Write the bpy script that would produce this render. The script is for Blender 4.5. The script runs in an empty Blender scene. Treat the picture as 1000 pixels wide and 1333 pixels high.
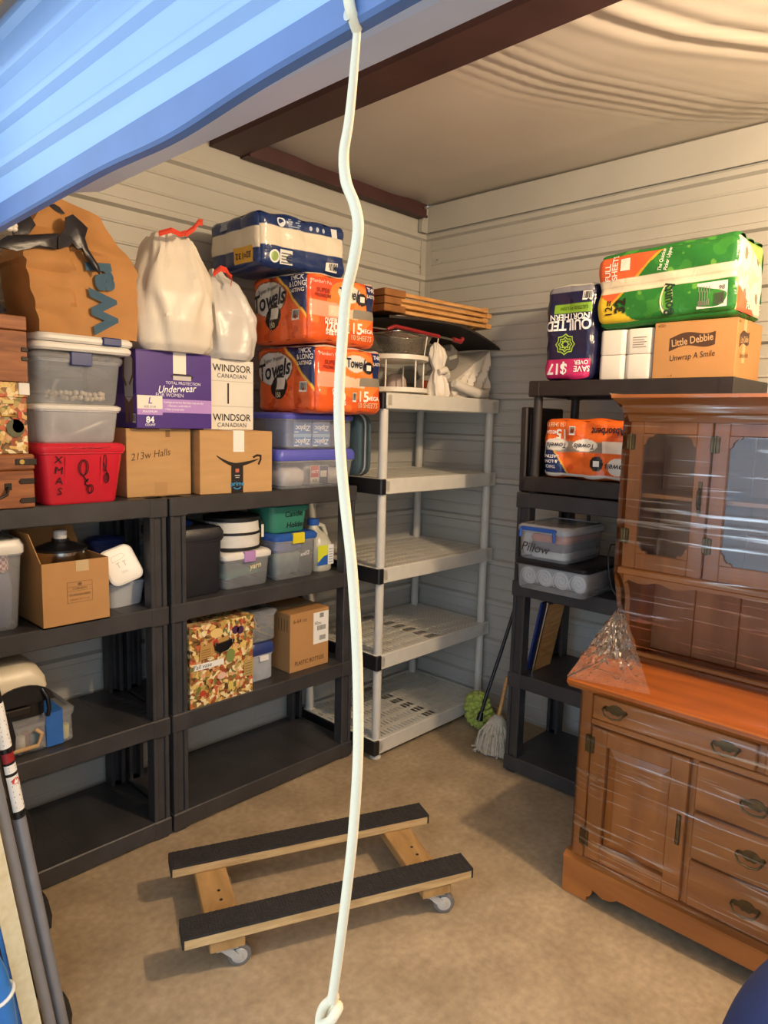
import bpy, bmesh, math, random
import numpy as np
from mathutils import Vector, Matrix, noise

random.seed(7)
S = bpy.context.scene
COL = S.collection
PI = math.pi

# ------------------------------------------------------------------ camera
F_PX = 912.0
YAW, PITCH, ROLL = math.radians(43.68), math.radians(7.37), math.radians(1.49)
EYE = Vector((0.0, 0.0, 1.74))
fw = Vector((math.cos(PITCH) * math.cos(YAW), math.cos(PITCH) * math.sin(YAW), -math.sin(PITCH)))
rt = Vector((math.sin(YAW), -math.cos(YAW), 0.0))
up = rt.cross(fw)
rt2 = rt * math.cos(ROLL) + up * math.sin(ROLL)
up2 = up * math.cos(ROLL) - rt * math.sin(ROLL)
cd = bpy.data.cameras.new('camera')
cd.sensor_fit = 'HORIZONTAL'
cd.sensor_width = 36.0
cd.lens = F_PX / 1000.0 * 36.0
cd.clip_start = 0.02
cam = bpy.data.objects.new('camera', cd)
COL.objects.link(cam)
cam.matrix_world = Matrix(((rt2.x, up2.x, -fw.x, EYE.x), (rt2.y, up2.y, -fw.y, EYE.y),
                           (rt2.z, up2.z, -fw.z, EYE.z), (0, 0, 0, 1)))
S.camera = cam

# ------------------------------------------------------------------ daylight outside, exposure
SKY_STRENGTH = 1.75
LAMP_POWER = 130.0
world = bpy.data.worlds.new('daylight')
S.world = world
world.use_nodes = True
bg = world.node_tree.nodes['Background']
bg.inputs['Color'].default_value = (0.66, 0.82, 1.0, 1)
bg.inputs['Strength'].default_value = SKY_STRENGTH
S.view_settings.view_transform = 'Standard'
S.view_settings.look = 'None'
S.view_settings.gamma = 1.0
S.view_settings.use_curve_mapping = False
S.view_settings.exposure = 0.45
S.cycles.use_denoising = True
S.cycles.max_bounces = 8
S.cycles.transparent_max_bounces = 24


# ------------------------------------------------------------------ colour and materials
def lin(c):
    if isinstance(c, str):
        c = c.lstrip('#')
        c = [int(c[i:i + 2], 16) / 255 for i in (0, 2, 4)]
    return tuple((x / 12.92 if x <= 0.04045 else ((x + 0.055) / 1.055) ** 2.4) for x in c[:3])


MATS = {}


def mat(name, color, rough=0.5, metal=0.0, vary=0.12, scale=14.0, bump=0.0, bscale=60.0, spec=0.5, coat=0.0,
        stretch=None, emit=None, estr=0.0, sheen=0.0, second=None, transmission=0.0):
    """principled material with procedural colour variation and fine relief"""
    if name in MATS:
        return MATS[name]
    m = bpy.data.materials.new(name)
    m.use_nodes = True
    nt = m.node_tree
    N, L = nt.nodes, nt.links
    p = N['Principled BSDF']
    c = lin(color)
    tc = N.new('ShaderNodeTexCoord')
    mp = N.new('ShaderNodeMapping')
    L.new(tc.outputs['Object'], mp.inputs['Vector'])
    if stretch:
        mp.inputs['Scale'].default_value = stretch
    nz = N.new('ShaderNodeTexNoise')
    nz.inputs['Scale'].default_value = scale
    nz.inputs['Detail'].default_value = 5
    L.new(mp.outputs['Vector'], nz.inputs['Vector'])
    rp = N.new('ShaderNodeValToRGB')
    rp.color_ramp.elements[0].position = 0.3
    rp.color_ramp.elements[1].position = 0.7
    lo = lin(second) if second else tuple(x * (1 - vary) for x in c)
    hi = c if second else tuple(min(1, x * (1 + vary)) for x in c)
    rp.color_ramp.elements[0].color = (*lo, 1)
    rp.color_ramp.elements[1].color = (*hi, 1)
    L.new(nz.outputs['Fac'], rp.inputs['Fac'])
    L.new(rp.outputs['Color'], p.inputs['Base Color'])
    p.inputs['Roughness'].default_value = rough
    p.inputs['Metallic'].default_value = metal
    p.inputs['Specular IOR Level'].default_value = spec
    p.inputs['Coat Weight'].default_value = coat
    p.inputs['Transmission Weight'].default_value = transmission
    if sheen:
        p.inputs['Sheen Weight'].default_value = sheen
    if emit:
        p.inputs['Emission Color'].default_value = (*lin(emit), 1)
        p.inputs['Emission Strength'].default_value = estr
    if bump:
        n2 = N.new('ShaderNodeTexNoise')
        n2.inputs['Scale'].default_value = bscale
        n2.inputs['Detail'].default_value = 4
        L.new(mp.outputs['Vector'], n2.inputs['Vector'])
        bp = N.new('ShaderNodeBump')
        bp.inputs['Strength'].default_value = bump
        bp.inputs['Distance'].default_value = 0.01
        L.new(n2.outputs['Fac'], bp.inputs['Height'])
        L.new(bp.outputs['Normal'], p.inputs['Normal'])
    MATS[name] = m
    return m


def clear_mat(name, color=(0.9, 0.93, 0.95), body=0.25, rough=0.15, bump=0.0, bscale=8.0, stretch=(1, 1, 1), ior=1.45):
    """thin clear sheet: mostly see-through, faint body colour, fresnel gloss"""
    if name in MATS:
        return MATS[name]
    m = bpy.data.materials.new(name)
    m.use_nodes = True
    nt = m.node_tree
    N, L = nt.nodes, nt.links
    p = N['Principled BSDF']
    p.inputs['Base Color'].default_value = (*lin(color), 1)
    p.inputs['Roughness'].default_value = rough
    out = N['Material Output']
    tr = N.new('ShaderNodeBsdfTransparent')
    tr.inputs['Color'].default_value = (*[0.92 + 0.08 * x for x in lin(color)], 1)
    mx = N.new('ShaderNodeMixShader')
    tc = N.new('ShaderNodeTexCoord')
    mp = N.new('ShaderNodeMapping')
    mp.inputs['Scale'].default_value = stretch
    L.new(tc.outputs['Object'], mp.inputs['Vector'])
    nz = N.new('ShaderNodeTexNoise')
    nz.inputs['Scale'].default_value = bscale
    nz.inputs['Detail'].default_value = 4
    L.new(mp.outputs['Vector'], nz.inputs['Vector'])
    mr = N.new('ShaderNodeMapRange')
    mr.inputs['From Min'].default_value = 0.3
    mr.inputs['From Max'].default_value = 0.75
    mr.inputs['To Min'].default_value = body * 0.75
    mr.inputs['To Max'].default_value = min(1, body * 1.3)
    L.new(nz.outputs['Fac'], mr.inputs['Value'])
    L.new(mr.outputs['Result'], mx.inputs['Fac'])
    L.new(tr.outputs['BSDF'], mx.inputs[1])
    L.new(p.outputs['BSDF'], mx.inputs[2])
    gl = N.new('ShaderNodeBsdfGlossy')
    gl.inputs['Roughness'].default_value = rough
    fr = N.new('ShaderNodeFresnel')
    fr.inputs['IOR'].default_value = ior
    m2 = N.new('ShaderNodeMixShader')
    L.new(fr.outputs['Fac'], m2.inputs['Fac'])
    L.new(mx.outputs['Shader'], m2.inputs[1])
    L.new(gl.outputs['BSDF'], m2.inputs[2])
    L.new(m2.outputs['Shader'], out.inputs['Surface'])
    if bump:
        bp = N.new('ShaderNodeBump')
        bp.inputs['Strength'].default_value = bump
        bp.inputs['Distance'].default_value = 0.01
        L.new(nz.outputs['Fac'], bp.inputs['Height'])
        for s in (p, gl, fr):
            L.new(bp.outputs['Normal'], s.inputs['Normal'])
    MATS[name] = m
    return m


def ink_mat(name, rough=0.35, bump=0.0, bscale=30.0, spec=0.5):
    """printed surface: the ink colours stored on the mesh"""
    if name in MATS:
        return MATS[name]
    m = bpy.data.materials.new(name)
    m.use_nodes = True
    nt = m.node_tree
    N, L = nt.nodes, nt.links
    p = N['Principled BSDF']
    at = N.new('ShaderNodeAttribute')
    at.attribute_name = 'ink'
    L.new(at.outputs['Color'], p.inputs['Base Color'])
    p.inputs['Roughness'].default_value = rough
    p.inputs['Specular IOR Level'].default_value = spec
    if bump:
        tc = N.new('ShaderNodeTexCoord')
        nz = N.new('ShaderNodeTexNoise')
        nz.inputs['Scale'].default_value = bscale
        nz.inputs['Detail'].default_value = 3
        nz.inputs['Distortion'].default_value = 1.2
        L.new(tc.outputs['Object'], nz.inputs['Vector'])
        bp = N.new('ShaderNodeBump')
        bp.inputs['Strength'].default_value = bump
        bp.inputs['Distance'].default_value = 0.012
        L.new(nz.outputs['Fac'], bp.inputs['Height'])
        L.new(bp.outputs['Normal'], p.inputs['Normal'])
    MATS[name] = m
    return m


def wood_mat(name, a, b, scale=6.0, stretch=(1, 1, 1), rough=0.4, coat=0.0, bump=0.06):
    if name in MATS:
        return MATS[name]
    m = bpy.data.materials.new(name)
    m.use_nodes = True
    nt = m.node_tree
    N, L = nt.nodes, nt.links
    p = N['Principled BSDF']
    tc = N.new('ShaderNodeTexCoord')
    mp = N.new('ShaderNodeMapping')
    mp.inputs['Scale'].default_value = stretch
    L.new(tc.outputs['Object'], mp.inputs['Vector'])
    nz = N.new('ShaderNodeTexNoise')
    nz.inputs['Scale'].default_value = scale
    nz.inputs['Detail'].default_value = 7
    nz.inputs['Distortion'].default_value = 0.8
    L.new(mp.outputs['Vector'], nz.inputs['Vector'])
    rp = N.new('ShaderNodeValToRGB')
    rp.color_ramp.elements[0].position = 0.32
    rp.color_ramp.elements[1].position = 0.68
    rp.color_ramp.elements[0].color = (*lin(b), 1)
    rp.color_ramp.elements[1].color = (*lin(a), 1)
    L.new(nz.outputs['Fac'], rp.inputs['Fac'])
    L.new(rp.outputs['Color'], p.inputs['Base Color'])
    p.inputs['Roughness'].default_value = rough
    p.inputs['Coat Weight'].default_value = coat
    bp = N.new('ShaderNodeBump')
    bp.inputs['Strength'].default_value = bump
    bp.inputs['Distance'].default_value = 0.005
    L.new(nz.outputs['Fac'], bp.inputs['Height'])
    L.new(bp.outputs['Normal'], p.inputs['Normal'])
    MATS[name] = m
    return m


def collage_mat(name):
    """paper printed all over with a crowded fruit and label collage"""
    if name in MATS:
        return MATS[name]
    m = bpy.data.materials.new(name)
    m.use_nodes = True
    nt = m.node_tree
    N, L = nt.nodes, nt.links
    p = N['Principled BSDF']
    p.inputs['Roughness'].default_value = 0.4
    tc = N.new('ShaderNodeTexCoord')
    wp = N.new('ShaderNodeTexNoise')
    wp.inputs['Scale'].default_value = 20
    L.new(tc.outputs['Object'], wp.inputs['Vector'])
    ad = N.new('ShaderNodeVectorMath')
    ad.operation = 'MULTIPLY_ADD'
    L.new(wp.outputs['Color'], ad.inputs[0])
    ad.inputs[1].default_value = (0.05, 0.05, 0.05)
    L.new(tc.outputs['Object'], ad.inputs[2])
    v = N.new('ShaderNodeTexVoronoi')
    v.inputs['Scale'].default_value = 66
    L.new(ad.outputs['Vector'], v.inputs['Vector'])
    sp = N.new('ShaderNodeSeparateColor')
    L.new(v.outputs['Color'], sp.inputs['Color'])
    rp = N.new('ShaderNodeValToRGB')
    rp.color_ramp.interpolation = 'CONSTANT'
    cols = ['#8a6236', '#dcb868', '#9a4a2c', '#e6cf98', '#77733c', '#c08c48', '#c4603a', '#eadcb2', '#5a4028', '#b59c58', '#dba878']
    el = rp.color_ramp.elements
    while len(el) < len(cols):
        el.new(0.5)
    for i, c in enumerate(cols):
        el[i].position = i / len(cols)
        el[i].color = (*lin(c), 1)
    L.new(sp.outputs['Red'], rp.inputs['Fac'])
    n2 = N.new('ShaderNodeTexNoise')
    n2.inputs['Scale'].default_value = 120
    L.new(tc.outputs['Object'], n2.inputs['Vector'])
    mx = N.new('ShaderNodeMix')
    mx.data_type = 'RGBA'
    mx.blend_type = 'OVERLAY'
    mx.inputs[0].default_value = 0.45
    L.new(rp.outputs['Color'], mx.inputs[6])
    L.new(n2.outputs['Fac'], mx.inputs[7])
    L.new(mx.outputs[2], p.inputs['Base Color'])
    MATS[name] = m
    return m


# ------------------------------------------------------------------ geometry collector
class G:
    def __init__(self):
        self.v, self.f = [], []

    def add(self, vs, fs, M=None):
        o = len(self.v)
        self.v += [tuple(M @ Vector(p)) if M else tuple(p) for p in vs]
        self.f += [tuple(i + o for i in f) for f in fs]
        return self

    def box(self, x0, x1, y0, y1, z0, z1, c=0.0, M=None):
        if x0 > x1: x0, x1 = x1, x0
        if y0 > y1: y0, y1 = y1, y0
        if z0 > z1: z0, z1 = z1, z0
        if c <= 0:
            vs = [(x, y, z) for x in (x0, x1) for y in (y0, y1) for z in (z0, z1)]
            fs = [(0, 1, 3, 2), (4, 6, 7, 5), (0, 4, 5, 1), (2, 3, 7, 6), (0, 2, 6, 4), (1, 5, 7, 3)]
            return self.add(vs, fs, M)
        c = min(c, (x1 - x0) / 2.01, (y1 - y0) / 2.01, (z1 - z0) / 2.01)
        vs, idx = [], {}
        for sx in (0, 1):
            for sy in (0, 1):
                for sz in (0, 1):
                    X, Y, Z = (x0, x1)[sx], (y0, y1)[sy], (z0, z1)[sz]
                    dx, dy, dz = (c, -c)[sx], (c, -c)[sy], (c, -c)[sz]
                    for ax, p in (('x', (X, Y + dy, Z + dz)), ('y', (X + dx, Y, Z + dz)), ('z', (X + dx, Y + dy, Z))):
                        idx[(sx, sy, sz, ax)] = len(vs)
                        vs.append(p)
        fs = []
        q = [(0, 0), (1, 0), (1, 1), (0, 1)]
        for s in (0, 1):
            fs.append([idx[(s, a, b, 'x')] for a, b in (q if s else q[::-1])])
            fs.append([idx[(a, s, b, 'y')] for a, b in (q[::-1] if s else q)])
            fs.append([idx[(a, b, s, 'z')] for a, b in (q if s else q[::-1])])
        for a in (0, 1):
            for b in (0, 1):
                fs.append([idx[(0, a, b, 'y')], idx[(1, a, b, 'y')], idx[(1, a, b, 'z')], idx[(0, a, b, 'z')]])
                fs.append([idx[(a, 0, b, 'x')], idx[(a, 1, b, 'x')], idx[(a, 1, b, 'z')], idx[(a, 0, b, 'z')]])
                fs.append([idx[(a, b, 0, 'x')], idx[(a, b, 1, 'x')], idx[(a, b, 1, 'y')], idx[(a, b, 0, 'y')]])
                for d in (0, 1):
                    fs.append([idx[(a, b, d, k)] for k in 'xyz'])
        return self.add(vs, fs, M)

    def loft(self, rings, cap0=True, cap1=True, closed=True, M=None):
        n = len(rings[0])
        vs = [p for r in rings for p in r]
        fs = []
        for i in range(len(rings) - 1):
            for j in range(n if closed else n - 1):
                k = (j + 1) % n
                fs.append((i * n + j, i * n + k, (i + 1) * n + k, (i + 1) * n + j))
        if cap0: fs.append(tuple(range(n))[::-1])
        if cap1: fs.append(tuple((len(rings) - 1) * n + j for j in range(n)))
        return self.add(vs, fs, M)

    def cyl(self, p0, p1, r0, r1=None, n=16, M=None, caps=True):
        r1 = r0 if r1 is None else r1
        p0, p1 = Vector(p0), Vector(p1)
        d = (p1 - p0).normalized()
        a = d.orthogonal().normalized()
        b = d.cross(a)
        rings = [[p + (a * math.cos(t) + b * math.sin(t)) * r for t in [2 * PI * i / n for i in range(n)]]
                 for p, r in ((p0, r0), (p1, r1))]
        return self.loft(rings, caps, caps, M=M)

    def tube(self, pts, r, n=10, M=None, caps=True, closed=False, flat=1.0):
        pts = [Vector(p) for p in pts]
        rs = r if isinstance(r, (list, tuple)) else [r] * len(pts)
        rings, a = [], None
        m = len(pts)
        for i, p in enumerate(pts):
            if closed:
                d = pts[(i + 1) % m] - pts[i - 1]
            else:
                d = pts[min(i + 1, m - 1)] - pts[max(i - 1, 0)]
            d.normalize()
            a = d.orthogonal() if a is None else a - d * a.dot(d)
            a.normalize()
            b = d.cross(a)
            rings.append([p + (a * math.cos(t) * flat + b * math.sin(t)) * rs[i] for t in [2 * PI * k / n for k in range(n)]])
        if closed:
            rings.append(rings[0])
        return self.loft(rings, caps and not closed, caps and not closed, M=M)

    def lathe(self, prof, n=24, c=(0, 0, 0), M=None, caps=True):
        rings = [[(c[0] + r * math.cos(2 * PI * i / n), c[1] + r * math.sin(2 * PI * i / n), c[2] + z) for i in range(n)] for r, z in prof]
        return self.loft(rings, caps, caps, M=M)

    def prism(self, poly, a0, a1, axis='y', M=None):
        def P(u, w, a):
            return {'y': (u, a, w), 'x': (a, u, w), 'z': (u, w, a)}[axis]
        return self.loft([[P(u, w, a0) for u, w in poly], [P(u, w, a1) for u, w in poly]], M=M)

    def grid(self, nu, nv, fn, M=None, flip=False):
        vs = [fn(i / nu, j / nv) for i in range(nu + 1) for j in range(nv + 1)]
        fs = []
        for i in range(nu):
            for j in range(nv):
                q = (i * (nv + 1) + j, (i + 1) * (nv + 1) + j, (i + 1) * (nv + 1) + j + 1, i * (nv + 1) + j + 1)
                fs.append(q[::-1] if flip else q)
        return self.add(vs, fs, M)

    def build(self, name, material, parent=None, smooth=None, label=None, recalc=True):
        me = bpy.data.meshes.new(name)
        me.from_pydata([tuple(p) for p in self.v], [], self.f)
        if recalc:
            bm = bmesh.new()
            bm.from_mesh(me)
            bmesh.ops.recalc_face_normals(bm, faces=bm.faces)
            bm.to_mesh(me)
            bm.free()
        if smooth:
            me.polygons.foreach_set('use_smooth', [True] * len(me.polygons))
            me.set_sharp_from_angle(angle=math.radians(smooth))
        me.materials.append(material)
        me.update()
        return link(name, me, parent, label)


def link(name, me, parent=None, label=None):
    o = bpy.data.objects.new(name, me)
    COL.objects.link(o)
    if parent:
        o.parent = parent
    if label:
        o['label'] = label
    return o


def thing(name, label, cat, loc=(0, 0, 0), rz=0.0, group=None):
    o = bpy.data.objects.new(name, None)
    o.empty_display_size = 0.05
    COL.objects.link(o)
    o.location = loc
    o.rotation_euler = (0, 0, math.radians(rz))
    return tag(o, label, cat, group)


def tag(o, label, cat, group=None):
    o['label'] = label
    o['category'] = cat
    if group: o['group'] = group
    return o


def struct(o):
    o['kind'] = 'structure'
    return o


def copy_tree(o, parent=None):
    c = o.copy()
    COL.objects.link(c)
    c.parent = parent
    for ch in list(o.children):
        copy_tree(ch, c)
    return c


def rrect(w, d, r, z, n=4, cx=0.0, cy=0.0):
    pts = []
    for sx, sy, a0 in ((1, 1, 0), (-1, 1, 90), (-1, -1, 180), (1, -1, 270)):
        for k in range(n + 1):
            a = math.radians(a0 + 90 * k / n)
            pts.append((cx + sx * (w / 2 - r) + r * math.cos(a), cy + sy * (d / 2 - r) + r * math.sin(a), z))
    return pts


# ------------------------------------------------------------------ lettering and flat print
_glyphs = {}


def glyphs(s, bold=0.0, shear=0.0, spacing=1.0):
    key = (s, bold, shear, spacing)
    if key not in _glyphs:
        cu = bpy.data.curves.new('t', 'FONT')
        cu.body = s
        cu.size = 1.0
        cu.align_x = 'CENTER'
        cu.align_y = 'CENTER'
        cu.offset = bold
        cu.shear = shear
        cu.space_character = spacing
        cu.resolution_u = 3
        ob = bpy.data.objects.new('t', cu)
        me = bpy.data.meshes.new_from_object(ob)
        vs = [(v.co.x, v.co.y) for v in me.vertices]
        fs = [tuple(p.vertices) for p in me.polygons]
        bpy.data.objects.remove(ob)
        bpy.data.curves.remove(cu)
        bpy.data.meshes.remove(me)
        _glyphs[key] = (vs, fs)
    return _glyphs[key]


class Print:
    """flat ink on the faces of one thing: patches, strokes and lettering, joined into one mesh"""

    def __init__(self, w, d, h):
        self.w, self.d, self.h = w, d, h
        self.v, self.f, self.c = [], [], []
        self.face('front')
        self.map = None

    def face(self, name):
        w, d, h = self.w, self.d, self.h
        self.map = None
        self.o, self.u, self.n = {'front': ((-w / 2, 0, 0), (1, 0, 0), (0, -1, 0)), 'left': ((-w / 2, d, 0), (0, -1, 0), (-1, 0, 0)),
                                  'right': ((w / 2, 0, 0), (0, 1, 0), (1, 0, 0)), 'top': ((-w / 2, 0, h), (1, 0, 0), (0, 0, 1))}[name]
        self.vv = (0, 1, 0) if name == 'top' else (0, 0, 1)
        return self

    def P(self, x, y, lift):
        if self.map:
            return self.map(x, y, lift)
        return tuple(self.o[i] + self.u[i] * x + self.vv[i] * y + self.n[i] * lift for i in range(3))

    def poly(self, pts, color, lift=0.0008):
        b = len(self.v)
        self.v += [self.P(x, y, lift) for x, y in pts]
        self.f.append(tuple(range(b, b + len(pts))))
        self.c.append(lin(color))
        return self

    def rect(self, x0, y0, x1, y1, color, lift=0.0008):
        return self.poly([(x0, y0), (x1, y0), (x1, y1), (x0, y1)], color, lift)

    def ell(self, cx, cy, rx, ry, color, lift=0.0008, n=24):
        return self.poly([(cx + rx * math.cos(2 * PI * i / n), cy + ry * math.sin(2 * PI * i / n)) for i in range(n)], color, lift)

    def line(self, pts, wd, color, lift=0.0012):
        for (a, b), (c, d) in zip(pts, pts[1:]):
            L = math.hypot(c - a, d - b) or 1e-6
            nx, ny = -(d - b) / L * wd / 2, (c - a) / L * wd / 2
            ex, ey = (c - a) / L * wd * 0.3, (d - b) / L * wd * 0.3
            self.poly([(a - nx - ex, b - ny - ey), (c - nx + ex, d - ny + ey), (c + nx + ex, d + ny + ey), (a + nx - ex, b + ny - ey)], color, lift)
        return self

    def text(self, s, cx, cy, size, color, rot=0.0, bold=0.0, shear=0.0, lift=0.0014, sx=1.0, spacing=1.0, flip=False):
        vs, fs = glyphs(s, bold, shear, spacing)
        ca, sa = math.cos(math.radians(rot)), math.sin(math.radians(rot))
        b = len(self.v)
        for x, y in vs:
            x, y = x * size * sx, y * size
            self.v.append(self.P(cx + x * ca - y * sa, cy + x * sa + y * ca, lift))
        for f in fs:
            self.f.append(tuple(i + b for i in f))
            self.c.append(lin(color))
        return self

    def barcode(self, x0, y0, x1, y1, lift=0.0008):
        self.rect(x0, y0, x1, y1, '#f2efe8', lift)
        rnd = random.Random(3)
        x = x0 + (x1 - x0) * 0.08
        while x < x1 - (x1 - x0) * 0.1:
            wd = (x1 - x0) * rnd.choice((0.03, 0.05, 0.08))
            self.rect(x, y0 + (y1 - y0) * 0.18, x + wd, y1 - (y1 - y0) * 0.08, '#2a2622', lift + 0.0005)
            x += wd + (x1 - x0) * rnd.choice((0.04, 0.07))
        return self

    def build(self, parent, name='printed_design', rough=0.4, material=None):
        me = bpy.data.meshes.new(name)
        me.from_pydata(self.v, [], self.f)
        at = me.color_attributes.new('ink', 'FLOAT_COLOR', 'CORNER')
        buf = []
        for p in me.polygons:
            buf += list((*self.c[p.index], 1.0)) * p.loop_total
        at.data.foreach_set('color', buf)
        me.materials.append(material or ink_mat('printed_ink_%d' % int(rough * 100), rough))
        o = link(name, me, parent)
        o['kind'] = 'stuff'
        return o


# ================================================================== the setting
YW, XW, ZC = 3.0, 3.46, 3.055      # left wall, back wall, ceiling
XF, YR = 0.44, -0.78               # front (door) wall, right wall
M_WALL = mat('ribbed_steel_sheet', '#b8b5ad', rough=0.40, vary=0.05, scale=3, bump=0.05, bscale=25, metal=0.0)
M_TRIM = mat('galvanised_trim', '#bdbab2', rough=0.4, metal=0.3, vary=0.06)
M_BEAM = mat('oxide_red_steel', '#46292a', rough=0.55, vary=0.2, scale=6)
M_BOLT = mat('zinc_bolt', '#b9b4aa', rough=0.35, metal=0.8)


def concrete(name, a, b):
    m = mat(name, a, rough=0.62, second=b, scale=5.5, bump=0.06, bscale=90)
    nt = m.node_tree
    N, L = nt.nodes, nt.links
    p = N['Principled BSDF']
    src = p.inputs['Base Color'].links[0].from_socket
    nz = N.new('ShaderNodeTexNoise')
    nz.inputs['Scale'].default_value = 38
    nz.inputs['Detail'].default_value = 8
    tc = [n for n in N if n.type == 'TEX_COORD'][0]
    L.new(tc.outputs['Object'], nz.inputs['Vector'])
    mx = N.new('ShaderNodeMix')
    mx.data_type = 'RGBA'
    mx.blend_type = 'OVERLAY'
    mx.inputs[0].default_value = 0.35
    L.new(src, mx.inputs[6])
    L.new(nz.outputs['Fac'], mx.inputs[7])
    L.new(mx.outputs[2], p.inputs['Base Color'])
    return m


g = G().box(XF - 0.1, XW + 0.1, YR - 0.1, YW + 0.1, -0.12, 0.0)
struct(g.build('floor', concrete('floor_concrete', '#b09b7d', '#988468')))
g = G().box(-4.5, XF - 0.1, -4.5, 6.5, -0.14, -0.02)
struct(g.build('pavement', concrete('pavement_concrete', '#b8b2a6', '#9a948a')))


def rib_profile(z0, z1):
    """(depth toward the room, z) along one horizontally ribbed sheet"""
    pts = [(0.0, z0)]
    k = 0
    zt = 2.88
    marks = []
    while zt - 0.245 * k > -0.3:
        zc = zt - 0.245 * k
        marks.append((zc, 1))
        marks.append((zc - 0.08, 0))
        marks.append((zc - 0.163, 0))
        k += 1
    for zc, big in sorted(marks):
        hw, tw, dp = (0.022, 0.012, 0.024) if big else (0.007, 0.003, 0.005)
        if zc - hw > z0 and zc + hw < z1:
            pts += [(0, zc - hw), (dp, zc - tw), (dp, zc + tw), (0, zc + hw)]
    pts.append((0.0, z1))
    return pts


def ribbed_wall(name, along, origin, inward, length, sheets):
    """along = unit vector along the wall, inward = unit vector into the room"""
    A, I, O = Vector(along), Vector(inward), Vector(origin)
    back = G()
    c = [O - I * 0.03, O - I * 0.03 + A * length, O - I * 0.012 + A * length, O - I * 0.012]
    back.loft([[p + Vector((0, 0, -0.02)) for p in c], [p + Vector((0, 0, ZC + 0.06)) for p in c]])
    w = struct(back.build(name, M_TRIM))
    for z0, z1 in sheets:
        prof = rib_profile(z0, z1)
        s = G()
        s.loft([[O + A * t + I * d + Vector((0, 0, z)) for d, z in prof] for t in (0, length)], False, False, closed=False)
        ob = s.build('wall_panel', M_WALL, w, recalc=False)
    return w


SHEETS = [(0.0, 0.735), (0.735, 1.715), (1.715, 2.695), (2.695, 3.07)]
wl = ribbed_wall('wall_left', (1, 0, 0), (XF, YW, 0), (0, -1, 0), XW - XF, SHEETS)
wb = ribbed_wall('wall_back', (0, 1, 0), (XW, YR, 0), (-1, 0, 0), YW - YR, SHEETS)
wr = ribbed_wall('wall_right', (1, 0, 0), (XF, YR, 0), (0, 1, 0), XW - XF, SHEETS)
# screws along the sheet laps of the left wall end
for z in (2.93, 2.70, 2.55):
    G().cyl((XW - 0.055, YW - 0.004, z), (XW - 0.055, YW - 0.012, z), 0.006, n=8).build('screw', M_BOLT, wl)
for y, z in ((2.9, 2.74), (2.86, 2.72), (1.62, 2.96)):
    G().cyl((XW - 0.004, y, z), (XW - 0.012, y, z), 0.006, n=8).build('screw', M_BOLT, wb)
# corner angle
g = G().prism([(XW - 0.05, YW - 0.003), (XW - 0.05, YW - 0.006), (XW - 0.006, YW - 0.006), (XW - 0.006, YW - 0.05), (XW - 0.003, YW - 0.05), (XW - 0.003, YW - 0.003)], 0, 2.99, 'z')
struct(g.build('trim_1', M_TRIM))
# flat flashing along the top of the back wall
g = G().box(XW - 0.026, XW - 0.02, YR, YW - 0.03, 2.905, 3.06, 0.002)
struct(g.build('trim_2', M_WALL))

# ceiling: vinyl-faced insulation that sags and wrinkles between the beams
M_CEIL = mat('vinyl_insulation_facing', '#cec5ba', rough=0.38, vary=0.04, scale=2.5, spec=0.4)


def ceil_z(x, y):
    z = ZC + 0.02
    ex = min(x - 2.05, XW - x) if x > 2.05 else min(2.05 - x, x - XF)
    z -= 0.035 * min(1, max(0, ex) / 0.4)
    # long folds that sweep from the beam to the back wall
    s = (y - 1.35) + 0.55 * (x - 2.7) + 0.22 * (x - 2.7) ** 2
    fade = math.exp(-((s - 0.05) / 0.16) ** 2)
    z += 0.007 * fade * math.sin(s * 95 + 2 * math.sin(x * 3)) * min(1, max(0, ex) / 0.15)
    s2 = (y - 0.75) + 0.8 * (x - 2.7) + 0.3 * (x - 2.7) ** 2
    f2 = math.exp(-((s2 - 0.1) / 0.12) ** 2)
    z += 0.010 * f2 * math.sin(s2 * 52) * min(1, max(0, ex) / 0.15)
    z += 0.006 * noise.noise(Vector((x * 1.6, y * 1.6, 0)))
    return z


g = G().grid(110, 150, lambda u, v: (XF + u * (XW - XF + 0.03), YR + v * (YW - YR + 0.03), ceil_z(XF + u * (XW - XF), YR + v * (YW - YR))), flip=True)
struct(g.build('ceiling', M_CEIL, smooth=80, recalc=False))
struct(G().box(-0.2, XW + 0.1, YR - 0.2, YW + 0.2, ZC + 0.09, ZC + 0.16).build('roof_deck', M_TRIM))
# roof purlin across the unit and eave strut along the left wall
g = G().prism([(1.90, 2.985), (1.90, 3.06), (2.075, 3.06), (2.075, 2.985)], YR, YW - 0.004, 'y')
struct(g.build('roof_purlin', M_BEAM))
g = G()
g.box(2.07, XW - 0.09, YW - 0.075, YW - 0.004, 2.978, 3.05)
g.box(2.07, XW - 0.09, YW - 0.085, YW - 0.073, 2.972, 2.985)
struct(g.build('eave_strut', M_BEAM))
g = G().box(XW - 0.085, XW - 0.03, YW - 0.04, YW - 0.006, 2.90, 3.045, 0.002)
br = struct(g.build('clip_angle', M_TRIM))
G().cyl((XW - 0.12, YW - 0.086, 3.02), (XW - 0.12, YW - 0.10, 3.02), 0.010, n=6).build('bolt', M_BOLT, br)

# front wall around the open door
M_FRONT = mat('front_wall_steel', '#c9ccd0', rough=0.5, vary=0.05)
wf = G()
wf.box(XF - 0.06, XF, -1.4, -0.62, 0, ZC + 0.05)
wf.box(XF - 0.06, XF, 1.66, 3.6, 0, ZC + 0.05)
wf.box(XF - 0.06, XF, -0.62, 1.66, 2.42, ZC + 0.05)
struct(wf.build('wall_front', M_FRONT))

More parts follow.
